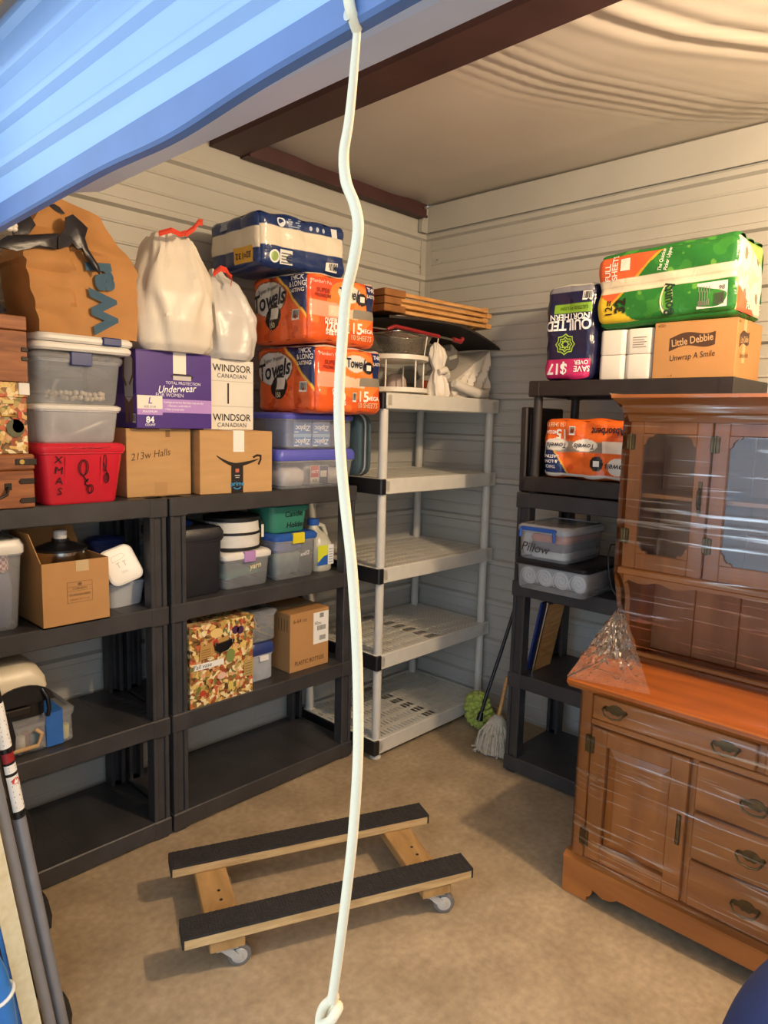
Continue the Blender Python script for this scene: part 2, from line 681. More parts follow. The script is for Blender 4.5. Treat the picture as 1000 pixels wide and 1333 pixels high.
# roll-up door: curtain, bottom bar, drum
M_DOOR = mat('sky_blue_painted_steel', '#94b0d6', rough=0.36, vary=0.05, scale=3)
M_DBACK = mat('door_inner_face', '#ccd6ee', rough=0.45, vary=0.06, scale=4)
M_BAR = mat('blue_steel_bottom_bar', '#58719f', rough=0.38, vary=0.10, scale=8)
door = thing('roll_up_door', 'light blue ribbed roll-up steel door raised above the open doorway', 'door', (0.5, 1.1, 2.09))
y0, y1 = -0.6 - 1.1, 1.70 - 1.1
DR, DXC, DZC = 0.18, 0.185, 0.325


def curtain_profile():
    pts = []
    z = 0.047
    while z < 0.30:
        pts += [(0, z), (0, z + 0.045), (-0.010, z + 0.055), (-0.012, z + 0.063), (-0.010, z + 0.070)]
        z += 0.077
    for k in range(0, 13):
        a = math.radians(180 - k * 11)
        rr = DR + (0.006 if k % 2 else 0.0)
        pts.append((DXC + rr * math.cos(a), DZC + rr * math.sin(a)))
    return pts


cp = curtain_profile()
g = G().loft([[(x, y, z) for x, z in cp] + [(x + 0.003, y, z) for x, z in cp[::-1]] for y in (y0, y1)])
g.build('door_curtain', M_DOOR, door, smooth=30)
prof = []
for k in range(36):
    a = 2 * PI * k / 36
    rr = DR - 0.004 + (0.005 if k % 3 == 0 else 0)
    prof.append((DXC + rr * math.cos(a), DZC + rr * math.sin(a)))
G().loft([[(x, y, z) for x, z in prof] for y in (y0 + 0.01, y1 - 0.01)]).build('door_roll', M_DBACK, door, smooth=25)


def bar_fn(u, v):
    y = y0 + v * (y1 - y0)
    b = 0.023 * y + 0.009 * math.exp(-((y + 0.22) / 0.14) ** 2) + 0.006      # hangs a little out of level, bent in one place
    tz = 0.0534 - 0.016 * y
    k = [(0.0, tz), (-0.004, tz - 0.002), (-0.004, 0.024 - b), (0.0, 0.020 - b), (0.012, 0.019 - b), (0.014, 0.022 - b), (0.014, 0.024 - b), (0.004, 0.026 - b), (0.003, tz), (0.0, tz)]
    x, z = k[int(round(u * 9))]
    return (x, y, z)


bar = G().grid(9, 90, bar_fn).build('bottom_bar', M_BAR, door, smooth=30)
G().cyl((-0.004, -0.567, 0.034), (-0.010, -0.567, 0.034), 0.006, n=12).build('eye_bolt', M_BOLT, bar)
# ceiling lamp on the purlin (beyond the right edge of the photograph)
M_SHADE = mat('lamp_housing_white', '#e8e2d6', rough=0.5)
M_BULB = mat('lit_bulb', '#ffe2b8', emit='#ffc98a', estr=30.0)
LX, LY, LZ = 2.02, -0.06, 2.86
lamp = thing('ceiling_lamp', 'bare bulb ceiling lamp fixed under the dark roof purlin', 'lamp', (LX, LY, 2.985))
G().lathe([(0.055, 0.0), (0.055, -0.02), (0.028, -0.035), (0.024, -0.06)], 20).build('lamp_holder', M_SHADE, lamp, smooth=40)
G().lathe([(0.012, -0.06), (0.02, -0.075), (0.032, -0.105), (0.034, -0.125), (0.026, -0.15), (0.01, -0.162)], 20).build('bulb', M_BULB, lamp, smooth=60)
ld = bpy.data.lights.new('lamp_light', 'POINT')
ld.energy = LAMP_POWER
ld.color = (1.0, 0.75, 0.48)
ld.shadow_soft_size = 0.05
lo = bpy.data.objects.new('lamp_light', ld)
COL.objects.link(lo)
lo.parent = lamp
lo.location = (0, 0, -0.215)


# ================================================================== shelving
M_BLK = mat('black_resin_plastic', '#3a3839', rough=0.42, vary=0.22, scale=9, bump=0.12, bscale=160)
M_BLK2 = mat('dark_brown_resin', '#2a2422', rough=0.5, vary=0.2, scale=9, bump=0.1, bscale=160)
M_WHT = mat('putty_white_plastic', '#d2cec4', rough=0.45, vary=0.05, bump=0.05, bscale=150)
M_CAP = mat('black_clip_plastic', '#1d1c1d', rough=0.4, vary=0.1)


def black_tier(w, d, z):
    """tray-like resin shelf, top rim at z, local x centred, y 0..d"""
    s = G()
    t = 0.072
    s.box(-w / 2 + 0.012, w / 2 - 0.012, 0.012, d - 0.012, z - 0.03, z - 0.001)
    s.box(-w / 2, w / 2, 0, 0.016, z - t, z, 0.004)
    s.box(-w / 2, w / 2, d - 0.016, d, z - t, z, 0.004)
    for sx in (-1, 1):
        s.box(sx * w / 2, sx * (w / 2 - 0.016), 0.003, d - 0.003, z - t, z - 0.001, 0.004)
        for yy in (0.0, d):                      # corner sockets, a little proud
            k = 1 if yy == 0 else -1
            s.box(sx * (w / 2 + 0.002), sx * (w / 2 - 0.075), yy - k * 0.002, yy + k * 0.065, z - t - 0.004, z - 0.001, 0.004)
    for i in range(1, 5):                        # moulded lines on the deck
        x = -w / 2 + w * i / 5
        s.box(x - 0.003, x + 0.003, 0.02, d - 0.02, z - 0.003, z - 0.0002)
    for k in range(7):                           # raised pads along both ends
        for sx in (-1, 1):
            s.box(sx * (w / 2 - 0.03), sx * (w / 2 - 0.075), 0.08 + k * 0.045, 0.10 + k * 0.045, z - 0.003, z + 0.0004)
    return s


def black_leg(cx, y0_, k, z0, z1):
    """channel-shaped upright, 70 mm wide, open towards the rack's middle"""
    s = G()
    a, b = cx - 0.034, cx + 0.034
    ya, yb = y0_, y0_ + k * 0.058
    s.box(a, a + 0.018, ya, yb, z0, z1, 0.003)
    s.box(b - 0.018, b, ya, yb, z0, z1, 0.003)
    s.box(a + 0.016, b - 0.016, ya + k * 0.010, ya + k * 0.022, z0, z1)
    return s


def black_rack(label, loc, rz, w, d, tiers, group=None, material=None):
    m = material or M_BLK
    r = thing('shelving_unit', label, 'shelf', loc, rz, group)
    for z in tiers:
        black_tier(w, d, z).build('shelf', m, r)
    for za, zb in zip(tiers, tiers[1:]):
        for sx in (-1, 1):
            for yy, k in ((0.004, 1), (d - 0.004, -1)):
                black_leg(sx * (w / 2 - 0.037), yy, k, za - 0.02, zb - 0.06).build('leg', m, r)
    for sx in (-1, 1):
        for yy in (0.03, d - 0.03):
            G().box(sx * (w / 2 - 0.01), sx * (w / 2 - 0.06), yy - 0.025, yy + 0.025, 0.0, 0.03, 0.003).build('foot', m, r)
    return r


T4 = [0.085, 0.52, 0.985, 1.42]
black_rack('black four-tier plastic shelving unit with paper bag and red bin on top', (0.918, 2.50, 0), 0, 0.934, 0.46, T4)
black_rack('black four-tier plastic shelving unit with delivery box and towel packs on top', (1.908, 2.50, 0), 0, 1.02, 0.46, T4)
black_rack('black four-tier plastic shelving unit partly behind the wooden hutch', (2.88, 1.365, 0), -90, 1.00, 0.46, T4)

# two-tier rack with round posts that stands on the last one
r = thing('small_rack', 'dark two-tier rack with round posts holding toilet paper and towels', 'shelf', (2.88, 1.375, 1.42), -90)
w, d = 0.91, 0.42
for z in (0.078, 0.525):
    s = G()
    s.box(-w / 2 + 0.01, w / 2 - 0.01, 0.01, d - 0.01, z - 0.025, z - 0.001)
    s.box(-w / 2, w / 2, 0, 0.014, z - 0.07, z, 0.004)
    s.box(-w / 2, w / 2, d - 0.014, d, z - 0.07, z, 0.004)
    for sx in (-1, 1):
        s.box(sx * w / 2, sx * (w / 2 - 0.014), 0.003, d - 0.003, z - 0.07, z - 0.001, 0.004)
        for yy in (0.032, d - 0.032):
            s.box(sx * (w / 2 + 0.001), sx * (w / 2 - 0.06), yy - 0.033, yy + 0.033, z - 0.073, z - 0.001, 0.005)
    s.build('shelf', M_BLK2, r)
for sx in (-1, 1):
    for yy in (0.035, d - 0.035):
        G().cyl((sx * (w / 2 - 0.035), yy, 0.06), (sx * (w / 2 - 0.035), yy, 0.46), 0.021, n=16).build('post', M_BLK2, r, smooth=40)
        G().cyl((sx * (w / 2 - 0.035), yy, 0.0), (sx * (w / 2 - 0.035), yy, 0.03), 0.024, n=12).build('foot', M_BLK2, r, smooth=40)

# putty-white five-tier rack in the corner
wr_ = thing('shelving_unit', 'white five-tier plastic shelving unit with slotted shelves in the corner', 'shelf', (2.942, 2.37, 0), 0)
w, d = 0.97, 0.60
TW = [0.105, 0.56, 1.01, 1.46, 1.88]


def white_tier_mesh():
    s = G()
    z, t = 0.0, 0.078
    s.box(-w / 2 + 0.03, w / 2, 0, 0.014, z - t, z, 0.004)
    s.box(-w / 2 + 0.03, w / 2, d - 0.014, d, z - t, z, 0.004)
    s.box(w / 2 - 0.014, w / 2, 0.003, d - 0.003, z - t, z - 0.001, 0.004)
    s.box(-w / 2 + 0.008, -w / 2 + 0.02, 0.03, d - 0.03, z - t, z - 0.001, 0.003)
    for yy in (0.0, d):
        k = 1 if yy == 0 else -1
        for sx in (-1, 1):
            s.box(sx * (w / 2 - 0.012), sx * (w / 2 - 0.072), yy, yy + k * 0.062, z - t + 0.006, z - 0.002, 0.01)
    rows = 7
    y_in0, y_in1 = 0.014, d - 0.014
    pitch = (y_in1 - y_in0) / rows
    for i in range(rows + 1):                                    # solid bands along the shelf
        yc = y_in0 + pitch * i
        a, b = max(y_in0, yc - 0.016), min(y_in1, yc + 0.016)
        s.box(-w / 2 + 0.02, w / 2 - 0.014, a, b, z - 0.014, z - 0.003)
    xs0, xs1 = -w / 2 + 0.02, w / 2 - 0.014
    s.box(-0.04, 0.04, y_in0, y_in1, z - 0.013, z - 0.004)       # plain middle band
    nb = 34
    for i in range(rows):                                        # bars between the slots
        ya = y_in0 + pitch * i + 0.016
        yb = y_in0 + pitch * (i + 1) - 0.016
        for k in range(nb + 1):
            x = xs0 + (xs1 - xs0) * k / nb
            s.box(x - 0.0085, x + 0.0085, ya - 0.001, yb + 0.001, z - 0.013, z - 0.004)
    return s


first = None
for z in TW:
    if first is None:
        o = white_tier_mesh().build('shelf', M_WHT, wr_)
        first = o.data
    else:
        o = link('shelf', first, wr_)
    o.location = (0, 0, z)
    # black end clip: full end lip plus the corner wrapping to the front
    if z < 1.8:
        c = G()
        c.box(-w / 2 - 0.003, -w / 2 + 0.009, 0.0, d, -0.079, -0.002, 0.003)
        c.box(-w / 2, -w / 2 + 0.035, -0.003, 0.012, -0.079, -0.002, 0.003)
        c.box(-w / 2, -w / 2 + 0.035, d - 0.012, d + 0.003, -0.079, -0.002, 0.003)
        o2 = c.build('end_clip', M_CAP, wr_)
        o2.location = (0, 0, z)
    else:
        c = G().box(-w / 2 - 0.003, -w / 2 + 0.009, 0.0, d, -0.079, -0.002, 0.003).box(-w / 2, -w / 2 + 0.02, -0.003, 0.012, -0.079, -0.002, 0.003)
        o2 = c.build('end_clip', M_CAP, wr_)
        o2.location = (0, 0, z)
for za, zb in zip([0.0] + TW, TW):
    for sx in (-1, 1):
        for yy in (0.034, d - 0.034):
            x = sx * (w / 2 - 0.042)
            s = G()
            if za == 0:
                s.lathe([(0.03, 0.0), (0.03, 0.006), (0.022, 0.012), (0.022, zb - 0.06)], 18, (x, yy, 0))
            else:
                s.lathe([(0.022, za - 0.006), (0.022, za + 0.004), (0.0235, za + 0.01), (0.022, zb - 0.065), (0.022, zb - 0.055)], 18, (x, yy, 0))
            s.build('post', M_WHT, wr_, smooth=40)


# ================================================================== boxes, bins and packs: makers
M_CARD = mat('corrugated_cardboard', '#c39a68', rough=0.75, vary=0.07, scale=5, bump=0.05, bscale=40, stretch=(1, 1, 6), spec=0.2)
M_CARD2 = mat('brown_cardboard', '#b98a58', rough=0.75, vary=0.07, scale=5, bump=0.05, bscale=40, spec=0.2)
M_TAPE = mat('clear_packing_tape', '#cbb084', rough=0.2, vary=0.05, coat=0.5)
M_TAPEW = mat('white_tape', '#e9e4d8', rough=0.4, vary=0.03)
M_CLEAR = clear_mat('clear_bin_plastic', (0.93, 0.94, 0.96), body=0.26, rough=0.14, bscale=5)
M_MILKY = clear_mat('milky_bin_plastic', (0.95, 0.95, 0.96), body=0.45, rough=0.2, bscale=5)
M_FROST = clear_mat('frosted_bin_plastic', (0.84, 0.86, 0.9), body=0.6, rough=0.25, bscale=5)
M_LIDW = mat('white_lid_plastic', '#e6e2da', rough=0.35, vary=0.03)
M_NAVY = mat('navy_blue_plastic', '#2c3b72', rough=0.35, vary=0.06)
M_BLUE = mat('blue_plastic', '#2f5cb0', rough=0.32, vary=0.06)
M_PERI = mat('periwinkle_blue_plastic', '#5a5fc0', rough=0.35, vary=0.06)


def carton(name, label, cat, loc, w, d, h, rz=0.0, material=None, tape=True, group=None, tape_mat=None, seam=True):
    r = thing(name, label, cat, loc, rz, group)
    m = material or M_CARD
    body = G()
    body.box(-w / 2, w / 2, 0, d, 0, h - 0.004, 0.002)
    body.build('carton_body', m, r)
    if seam:
        for a, b in ((0.001, d / 2 - 0.001), (d / 2 + 0.001, d - 0.001)):
            G().box(-w / 2 + 0.001, w / 2 - 0.001, a, b, h - 0.004, h, 0.001).build('flap', m, r)
    if tape:
        t = G()
        t.box(-w / 2 + 0.001, w / 2 - 0.001, d / 2 - 0.025, d / 2 + 0.025, h - 0.0005, h + 0.0008)
        t.build('tape', tape_mat or M_TAPE, r)
    return r


def bin_rings(w0, d0, w1, d1, h, r, cy, n=4):
    return [rrect(w0 - 0.012, d0 - 0.012, r * 0.8, 0.0, n, 0, cy), rrect(w0, d0, r, 0.008, n, 0, cy), rrect(w1, d1, r, h, n, 0, cy)]


def storage_bin(name, label, loc, w, d, h, rz=0.0, body=None, lid=None, latch=None, taper=0.05, lid_h=0.025, flare=0.008, r=0.03,
                group=None, ridges=0, front_latch=True, handle=None, cat='bin', inner=True, latch_w=0.07):
    """tapered tub (origin front centre) with rim, lid and clip latches"""
    t = thing(name, label, cat, loc, rz, group)
    body, lid = body or M_CLEAR, lid or M_LIDW
    cy = d / 2
    hb = h - lid_h
    g = G()
    outer = bin_rings(w * (1 - taper), d * (1 - taper), w - 2 * flare, d - 2 * flare, hb, r, cy)
    g.loft(outer, True, False)
    b = g.build('tub', body, t, smooth=35)
    G().loft([rrect(w - 2 * flare - 0.002, d - 2 * flare - 0.002, r, hb - 0.012, 4, 0, cy), rrect(w - flare, d - flare, r, hb - 0.010, 4, 0, cy),
              rrect(w - flare, d - flare, r, hb, 4, 0, cy)], False, False).build('rim', body, b, smooth=35)
    if ridges:
        for k in range(ridges):
            x = -w * 0.5 * 0.8 + w * 0.8 * (k + 0.5) / ridges
            G().loft([[(x - 0.004, 0.5 * d * taper + 0.001, 0.02), (x + 0.004, 0.5 * d * taper + 0.001, 0.02), (x + 0.004, 0.5 * d * taper + 0.008, 0.02)],
                      [(x - 0.004, flare - 0.003, hb - 0.02), (x + 0.004, flare - 0.003, hb - 0.02), (x + 0.004, flare + 0.006, hb - 0.02)]]).build('ridge', body, b)
    L = G().loft([rrect(w - 0.004, d - 0.004, r, hb - 0.004, 4, 0, cy), rrect(w, d, r, hb, 4, 0, cy), rrect(w, d, r, hb + lid_h * 0.55, 4, 0, cy),
                  rrect(w - 0.02, d - 0.02, r, h - 0.002, 4, 0, cy), rrect(w - 0.05, d - 0.05, r * 0.8, h, 4, 0, cy), rrect(w - 0.055, d - 0.055, r * 0.8, h - 0.004, 4, 0, cy)])
    lo_ = L.build('lid', lid, t, smooth=35)
    if latch:
        spots = [(-1, 0), (1, 0)]
        for sx, _ in spots:
            G().box(sx * (w / 2 - 0.004), sx * (w / 2 + 0.007), cy - 0.04, cy + 0.04, hb - 0.045, h - 0.003, 0.003).build('latch', latch, t)
        if front_latch:
            G().box(-latch_w / 2, latch_w / 2, -0.006, 0.012, hb - 0.02, h + 0.001, 0.003).build('latch', latch, t)
    if handle:
        G().tube([(-0.06, 0.004, hb - 0.02), (-0.06, -0.012, hb - 0.03), (0.06, -0.012, hb - 0.03), (0.06, 0.004, hb - 0.02)], 0.006, 8).build('handle', handle, t, smooth=40)
    return t


def shell(w, d, h, r, bulge=None):
    """map from a pack's six face frames to its soft rounded surface; local x centred, y 0..d, z 0..h"""
    lo_ = np.array([-w / 2 + r, r, r])
    hi_ = np.array([w / 2 - r, d - r, h - r])
    frames = {'front': ((-w / 2, 0, 0), (1, 0, 0), (0, 0, 1), w, h), 'left': ((-w / 2, d, 0), (0, -1, 0), (0, 0, 1), d, h),
              'right': ((w / 2, 0, 0), (0, 1, 0), (0, 0, 1), d, h), 'back': ((w / 2, d, 0), (-1, 0, 0), (0, 0, 1), w, h),
              'top': ((-w / 2, 0, h), (1, 0, 0), (0, 1, 0), w, d), 'bottom': ((-w / 2, d, 0), (1, 0, 0), (0, -1, 0), w, d)}

    def fn(face, X, Y, lift=0.0):
        o, u, v, _, _ = [np.array(q, float) for q in frames[face]]
        P = o + np.multiply.outer(np.asarray(X, float), u) + np.multiply.outer(np.asarray(Y, float), v)
        Q = np.clip(P, lo_, hi_)
        D = P - Q
        ln = np.linalg.norm(D, axis=-1, keepdims=True)
        Nn = D / np.maximum(ln, 1e-9)
        out = Q + Nn * (r + lift)
        if bulge is not None:
            out = out + Nn * np.asarray(bulge(face, np.asarray(X, float), np.asarray(Y, float), out, frames[face][3]))[..., None]
        return out
    return fn, frames


def hexrgb(c):
    return np.array(lin(c))


def painted_pack(name, label, cat, loc, w, d, h, rz, paint, r=0.03, bulge=None, res=0.004, group=None, material=None, part='wrapper', tilt=None):
    """soft film-wrapped pack; paint[face] = list of (mask function of x,y in metres, colour)"""
    t = thing(name, label, cat, loc, rz, group)
    if tilt:
        t.rotation_euler = (math.radians(tilt[0]), math.radians(tilt[1]), math.radians(rz))
    fn, frames = shell(w, d, h, r, bulge)
    V, Fc, Cl = [], [], []
    off = 0
    for face, (o, u, v, fw_, fh_) in frames.items():
        rs = res if face in paint and face != 'bottom' else 0.012
        nu, nv = max(6, int(fw_ / rs)), max(6, int(fh_ / rs))
        X, Y = np.meshgrid(np.linspace(0, fw_, nu + 1), np.linspace(0, fh_, nv + 1), indexing='ij')
        P = fn(face, X, Y)
        col = np.zeros(X.shape + (3,))
        layers = paint.get(face) or paint['default']
        for mask, c in layers:
            mk = np.ones(X.shape, bool) if mask is None else mask(X, Y)
            col[mk] = hexrgb(c)
        V.append(P.reshape(-1, 3))
        Cl.append(col.reshape(-1, 3))
        I = np.arange((nu + 1) * (nv + 1)).reshape(nu + 1, nv + 1) + off
        Fc.append(np.stack([I[:-1, :-1], I[1:, :-1], I[1:, 1:], I[:-1, 1:]], -1).reshape(-1, 4))
        off += (nu + 1) * (nv + 1)
    V, Fc, Cl = np.concatenate(V), np.concatenate(Fc), np.concatenate(Cl)
    me = bpy.data.meshes.new(part)
    me.vertices.add(len(V))
    me.vertices.foreach_set('co', V.ravel())
    me.loops.add(Fc.size)
    me.loops.foreach_set('vertex_index', Fc.ravel())
    me.polygons.add(len(Fc))
    me.polygons.foreach_set('loop_start', np.arange(0, Fc.size, 4))
    me.polygons.foreach_set('loop_total', np.full(len(Fc), 4))
    me.polygons.foreach_set('use_smooth', np.ones(len(Fc), bool))
    me.update()
    at = me.color_attributes.new('ink', 'FLOAT_COLOR', 'POINT')
    at.data.foreach_set('color', np.concatenate([Cl, np.ones((len(Cl), 1))], 1).astype(np.float32).ravel())
    me.materials.append(material or ink_mat('printed_film', 0.22, bump=0.25, bscale=22))
    me.validate()
    link(part, me, t)
    pr = Print(w, d, h)

    def on(face):
        pr.map = lambda x, y, lift: tuple(fn(face, x, y, lift))
        return pr
    return t, pr, on


def R_(x0, y0, x1, y1):
    return lambda X, Y: (X >= x0) & (X <= x1) & (Y >= y0) & (Y <= y1)


def E_(cx, cy, rx, ry):
    return lambda X, Y: ((X - cx) / rx) ** 2 + ((Y - cy) / ry) ** 2 <= 1


def H_(a, b, c):
    """half plane a x + b y > c"""
    return lambda X, Y: a * X + b * Y > c


def AND(*fs):
    def m(X, Y):
        k = fs[0](X, Y)
        for f in fs[1:]:
            k = k & f(X, Y)
        return k
    return m


def NZ_(scale, thr, seed=0.0):
    """ragged blotches"""
    def m(X, Y):
        s = np.sin(X * scale + seed) * np.cos(Y * scale * 1.3 + seed * 2) + 0.6 * np.sin(X * scale * 2.3 - Y * scale * 1.7 + seed) + 0.3 * np.sin(Y * scale * 4.1 + X * scale * 3.3)
        return s > thr
    return m


# ================================================================== left rack, top shelf
Z1 = 1.42
M_CHEST = wood_mat('old_chest_wood', '#a8693c', '#7c4625', scale=5, stretch=(1, 6, 9), rough=0.55)
M_IRON = mat('dark_iron', '#3a3430', rough=0.5, metal=0.7, vary=0.2)
M_BRASS = mat('aged_brass', '#b89a5a', rough=0.4, metal=0.8, vary=0.2)
M_COLL = collage_mat('fruit_collage_paper')

t = thing('wooden_chest', 'small brown wooden chest with iron corner straps beside the red bin', 'chest', (0.710, 2.49, Z1))
G().box(-0.18, 0.18, 0, 0.34, 0, 0.125, 0.003).build('chest_body', M_CHEST, t)
lid = G().box(-0.183, 0.183, -0.003, 0.343, 0.127, 0.18, 0.006).build('chest_lid', M_CHEST, t)
for z in (0.025, 0.09):
    for k in (0, 1):
        G().box(0.183 if k else 0.135, 0.178 if k else 0.183, 0.03 if k else -0.003, -0.003 if k else 0.002, z - 0.009, z + 0.009, 0.001).build('corner_strap', M_IRON, t)
    G().cyl((0.138, -0.006, z), (0.138, 0, z), 0.007, n=10).build('rivet', M_IRON, t)
G().box(0.12, 0.187, -0.006, 0.03, 0.145, 0.165, 0.001).build('corner_strap', M_IRON, lid)
G().cyl((0.14, -0.008, 0.155), (0.14, 0, 0.155), 0.008, n=10).build('rivet', M_BRASS, lid)
G().tube([(0.03, -0.004, 0.06), (0.035, -0.02, 0.045), (0.06, -0.024, 0.038), (0.085, -0.022, 0.05), (0.095, -0.006, 0.072)], 0.005, 8).build('handle', M_IRON, t, smooth=50)
G().box(0.085, 0.107, -0.003, 0.002, 0.062, 0.085, 0.001).build('handle_plate', M_IRON, t)

def collage_box(label, loc, w, d, h, lid_h, group=None):
    t = thing('keepsake_box', label, 'box', loc, 0, group)
    G().box(-w / 2 + 0.004, w / 2 - 0.004, 0.004, d - 0.004, 0, h - lid_h + 0.01, 0.002).build('box_body', M_COLL, t)
    G().box(-w / 2, w / 2, 0, d, h - lid_h, h, 0.002).build('box_lid', M_COLL, t)
    return t


t = collage_box('fruit collage printed box with gold handle on top of the wooden chest', (0.725, 2.505, Z1 + 0.181), 0.32, 0.30, 0.236, 0.05)
pr = Print(0.32, 0.30, 0.236)
pr.rect(0.24, 0.165, 0.275, 0.178, '#d8c27a').ell(0.277, 0.085, 0.028, 0.030, '#5b5a3c').ell(0.285, 0.09, 0.018, 0.02, '#7b8a63').rect(0.285, 0.115, 0.298, 0.14, '#c2452c').rect(0.27, 0.10, 0.29, 0.118, '#bf4030')
pr.build(t)
G().tube([(0.07, -0.001, 0.135), (0.07, -0.016, 0.125), (0.115, -0.016, 0.125), (0.115, -0.001, 0.135)], 0.004, 8).build('handle', M_BRASS, t, smooth=50)
G().box(0.13, 0.165, -0.004, 0.03, 0.195, 0.235, 0.002).build('corner_tab', M_LIDW, t)

t = thing('wooden_box', 'plain reddish brown wooden box stacked on the fruit collage box', 'box', (0.731, 2.50, Z1 + 0.418))
G().box(-0.155, 0.155, 0, 0.29, 0, 0.165, 0.002).build('box_body', M_CHEST, t)
G().box(-0.156, 0.156, -0.001, 0.291, 0.168, 0.214, 0.003).build('box_lid', M_CHEST, t)
for z in (0.075, 0.105):
    G().box(0.135, 0.158, -0.003, 0.03, z - 0.006, z + 0.008, 0.002).build('corner_strap', M_IRON, t)

M_DCLOTH = mat('black_cloth', '#1d2030', rough=0.85, vary=0.2, bump=0.3, bscale=20)
g = G().loft([rrect(0.25, 0.26, 0.06, 0, 5), rrect(0.26, 0.28, 0.08, 0.02, 5), rrect(0.24, 0.25, 0.08, 0.048, 5)])
o = g.build('folded_cloth', M_DCLOTH, smooth=60)
o.location = (0.712, 2.645, 2.053)
tag(o, 'dark folded cloth lying on the plain wooden box', 'cloth')
M_RIM = wood_mat('woven_rim', '#b77f5c', '#7d4b35', scale=40, rough=0.7)
M_FLOR = mat('red_floral_fabric', '#a8443c', rough=0.7, second='#d9b79a', scale=26, vary=0.1)
t = thing('floral_canister', 'round red floral canister with woven rim bands on the dark cloth', 'canister', (0.735, 2.64, 2.10))
G().lathe([(0.095, 0.0), (0.10, 0.005), (0.105, 0.10)], 28).build('canister_body', M_FLOR, t, smooth=40)
for z0, z1 in ((0.088, 0.115), (0.118, 0.155)):
    G().lathe([(0.106, z0), (0.110, z0 + 0.004), (0.110, z1 - 0.004), (0.106, z1)], 28).build('rim_band', M_RIM, t, smooth=40)

# red bin with marker writing
M_RED = mat('cherry_red_plastic', '#cf2436', rough=0.33, vary=0.05)
t = storage_bin('storage_bin', 'red plastic bin with black marker writing between chest and carton', (1.058, 2.475, Z1), 0.315, 0.36, 0.217, body=M_RED, lid=M_RED,
                taper=0.17, lid_h=0.028, ridges=2)
pr = Print(0.315, 0.36, 0.217)
sl = (0.0306 - 0.008) / 0.187
pr.map = lambda x, y, lift: (-0.1575 + x, 0.0306 - sl * y - lift - 0.002, y)
blk = '#1a1416'
for i, c in enumerate('XMAS'):
    pr.text(c, 0.068 + 0.002 * i, 0.158 - 0.037 * i, 0.036, blk, rot=-6, sx=1.1, lift=0.002)
for cx, cy, rx, ry in ((0.155, 0.13, 0.018, 0.028), (0.155, 0.128, 0.011, 0.026), (0.18, 0.052, 0.012, 0.016), (0.18, 0.05, 0.006, 0.013), (0.232, 0.145, 0.006, 0.03), (0.24, 0.09, 0.009, 0.018), (0.242, 0.092, 0.004, 0.014)):
    pr.line([(cx + rx * math.cos(a * PI / 8), cy + ry * math.sin(a * PI / 8)) for a in range(17)], 0.0028, blk, 0.002)
pr.line([(0.155, 0.10), (0.165, 0.085), (0.162, 0.07), (0.175, 0.062)], 0.004, blk, 0.002)
pr.line([(0.162, 0.078), (0.172, 0.088), (0.168, 0.078)], 0.004, blk, 0.002)
pr.line([(0.225, 0.15), (0.245, 0.10)], 0.003, blk, 0.002)
pr.map = lambda x, y, lift: (-0.1575 + x, -lift, y)
for k in range(5):
    pr.line([(0.11 + 0.02 * k, 0.198), (0.13 + 0.03 * k, 0.203 - 0.004 * (k % 2))], 0.002, '#7a1420', 0.001)
pr.build(t, 'marker_writing')

t = storage_bin('storage_bin', 'milky shoebox bin with plain white lid on the red bin', (1.055, 2.49, Z1 + 0.217), 0.31, 0.34, 0.135, body=M_MILKY, lid=M_LIDW, taper=0.12, lid_h=0.016)
M_HOSE = mat('ivory_plastic_tube', '#e2dccb', rough=0.4)
g = G().tube([(-0.07, 0.03, 0.02), (-0.02, 0.035, 0.03), (0.04, 0.03, 0.055), (0.085, 0.03, 0.075)], 0.007, 8)
o = g.build('ivory_rod', M_HOSE, smooth=50)
o.location = (1.055, 2.49, Z1 + 0.217)
tag(o, 'thin ivory rod inside the milky shoebox bin', 'rod')
g = G().tube([(-0.075, 0.05, 0.015), (-0.085, 0.045, 0.05), (-0.08, 0.05, 0.07)], 0.006, 8)
o = g.build('hooked_rod', M_HOSE, smooth=50)
o.location = (1.055, 2.49, Z1 + 0.217)
tag(o, 'short hooked ivory rod inside the milky shoebox bin', 'rod')

t = storage_bin('storage_bin', 'clear bin with blue front latch stacked on the white-lidded shoebox bin', (1.058, 2.485, Z1 + 0.352), 0.32, 0.36, 0.178, body=M_CLEAR, lid=M_CLEAR, latch=M_NAVY, taper=0.12, lid_h=0.026, latch_w=0.075)
M_PEARL = mat('pale_beads', '#e0cdb0', rough=0.35, vary=0.15, scale=60)
g = G()
rb = random.Random(5)
for i in range(26):
    x = -0.10 + 0.2 * (i % 13) / 12 + rb.uniform(-.004, .004)
    z = 0.022 + 0.016 * (i // 13) + rb.uniform(-.003, .003)
    g.lathe([(0.002, -0.009), (0.008, -0.006), (0.010, 0), (0.008, 0.006), (0.002, 0.009)], 8, (x, 0.055 + rb.uniform(-.01, .01), z))
o = g.build('bead_garland', M_PEARL, smooth=60)
o.location = (1.058, 2.485, Z1 + 0.352)
o['kind'] = 'stuff'
tag(o, 'heap of pale beads in the clear blue-latched bin', 'beads')

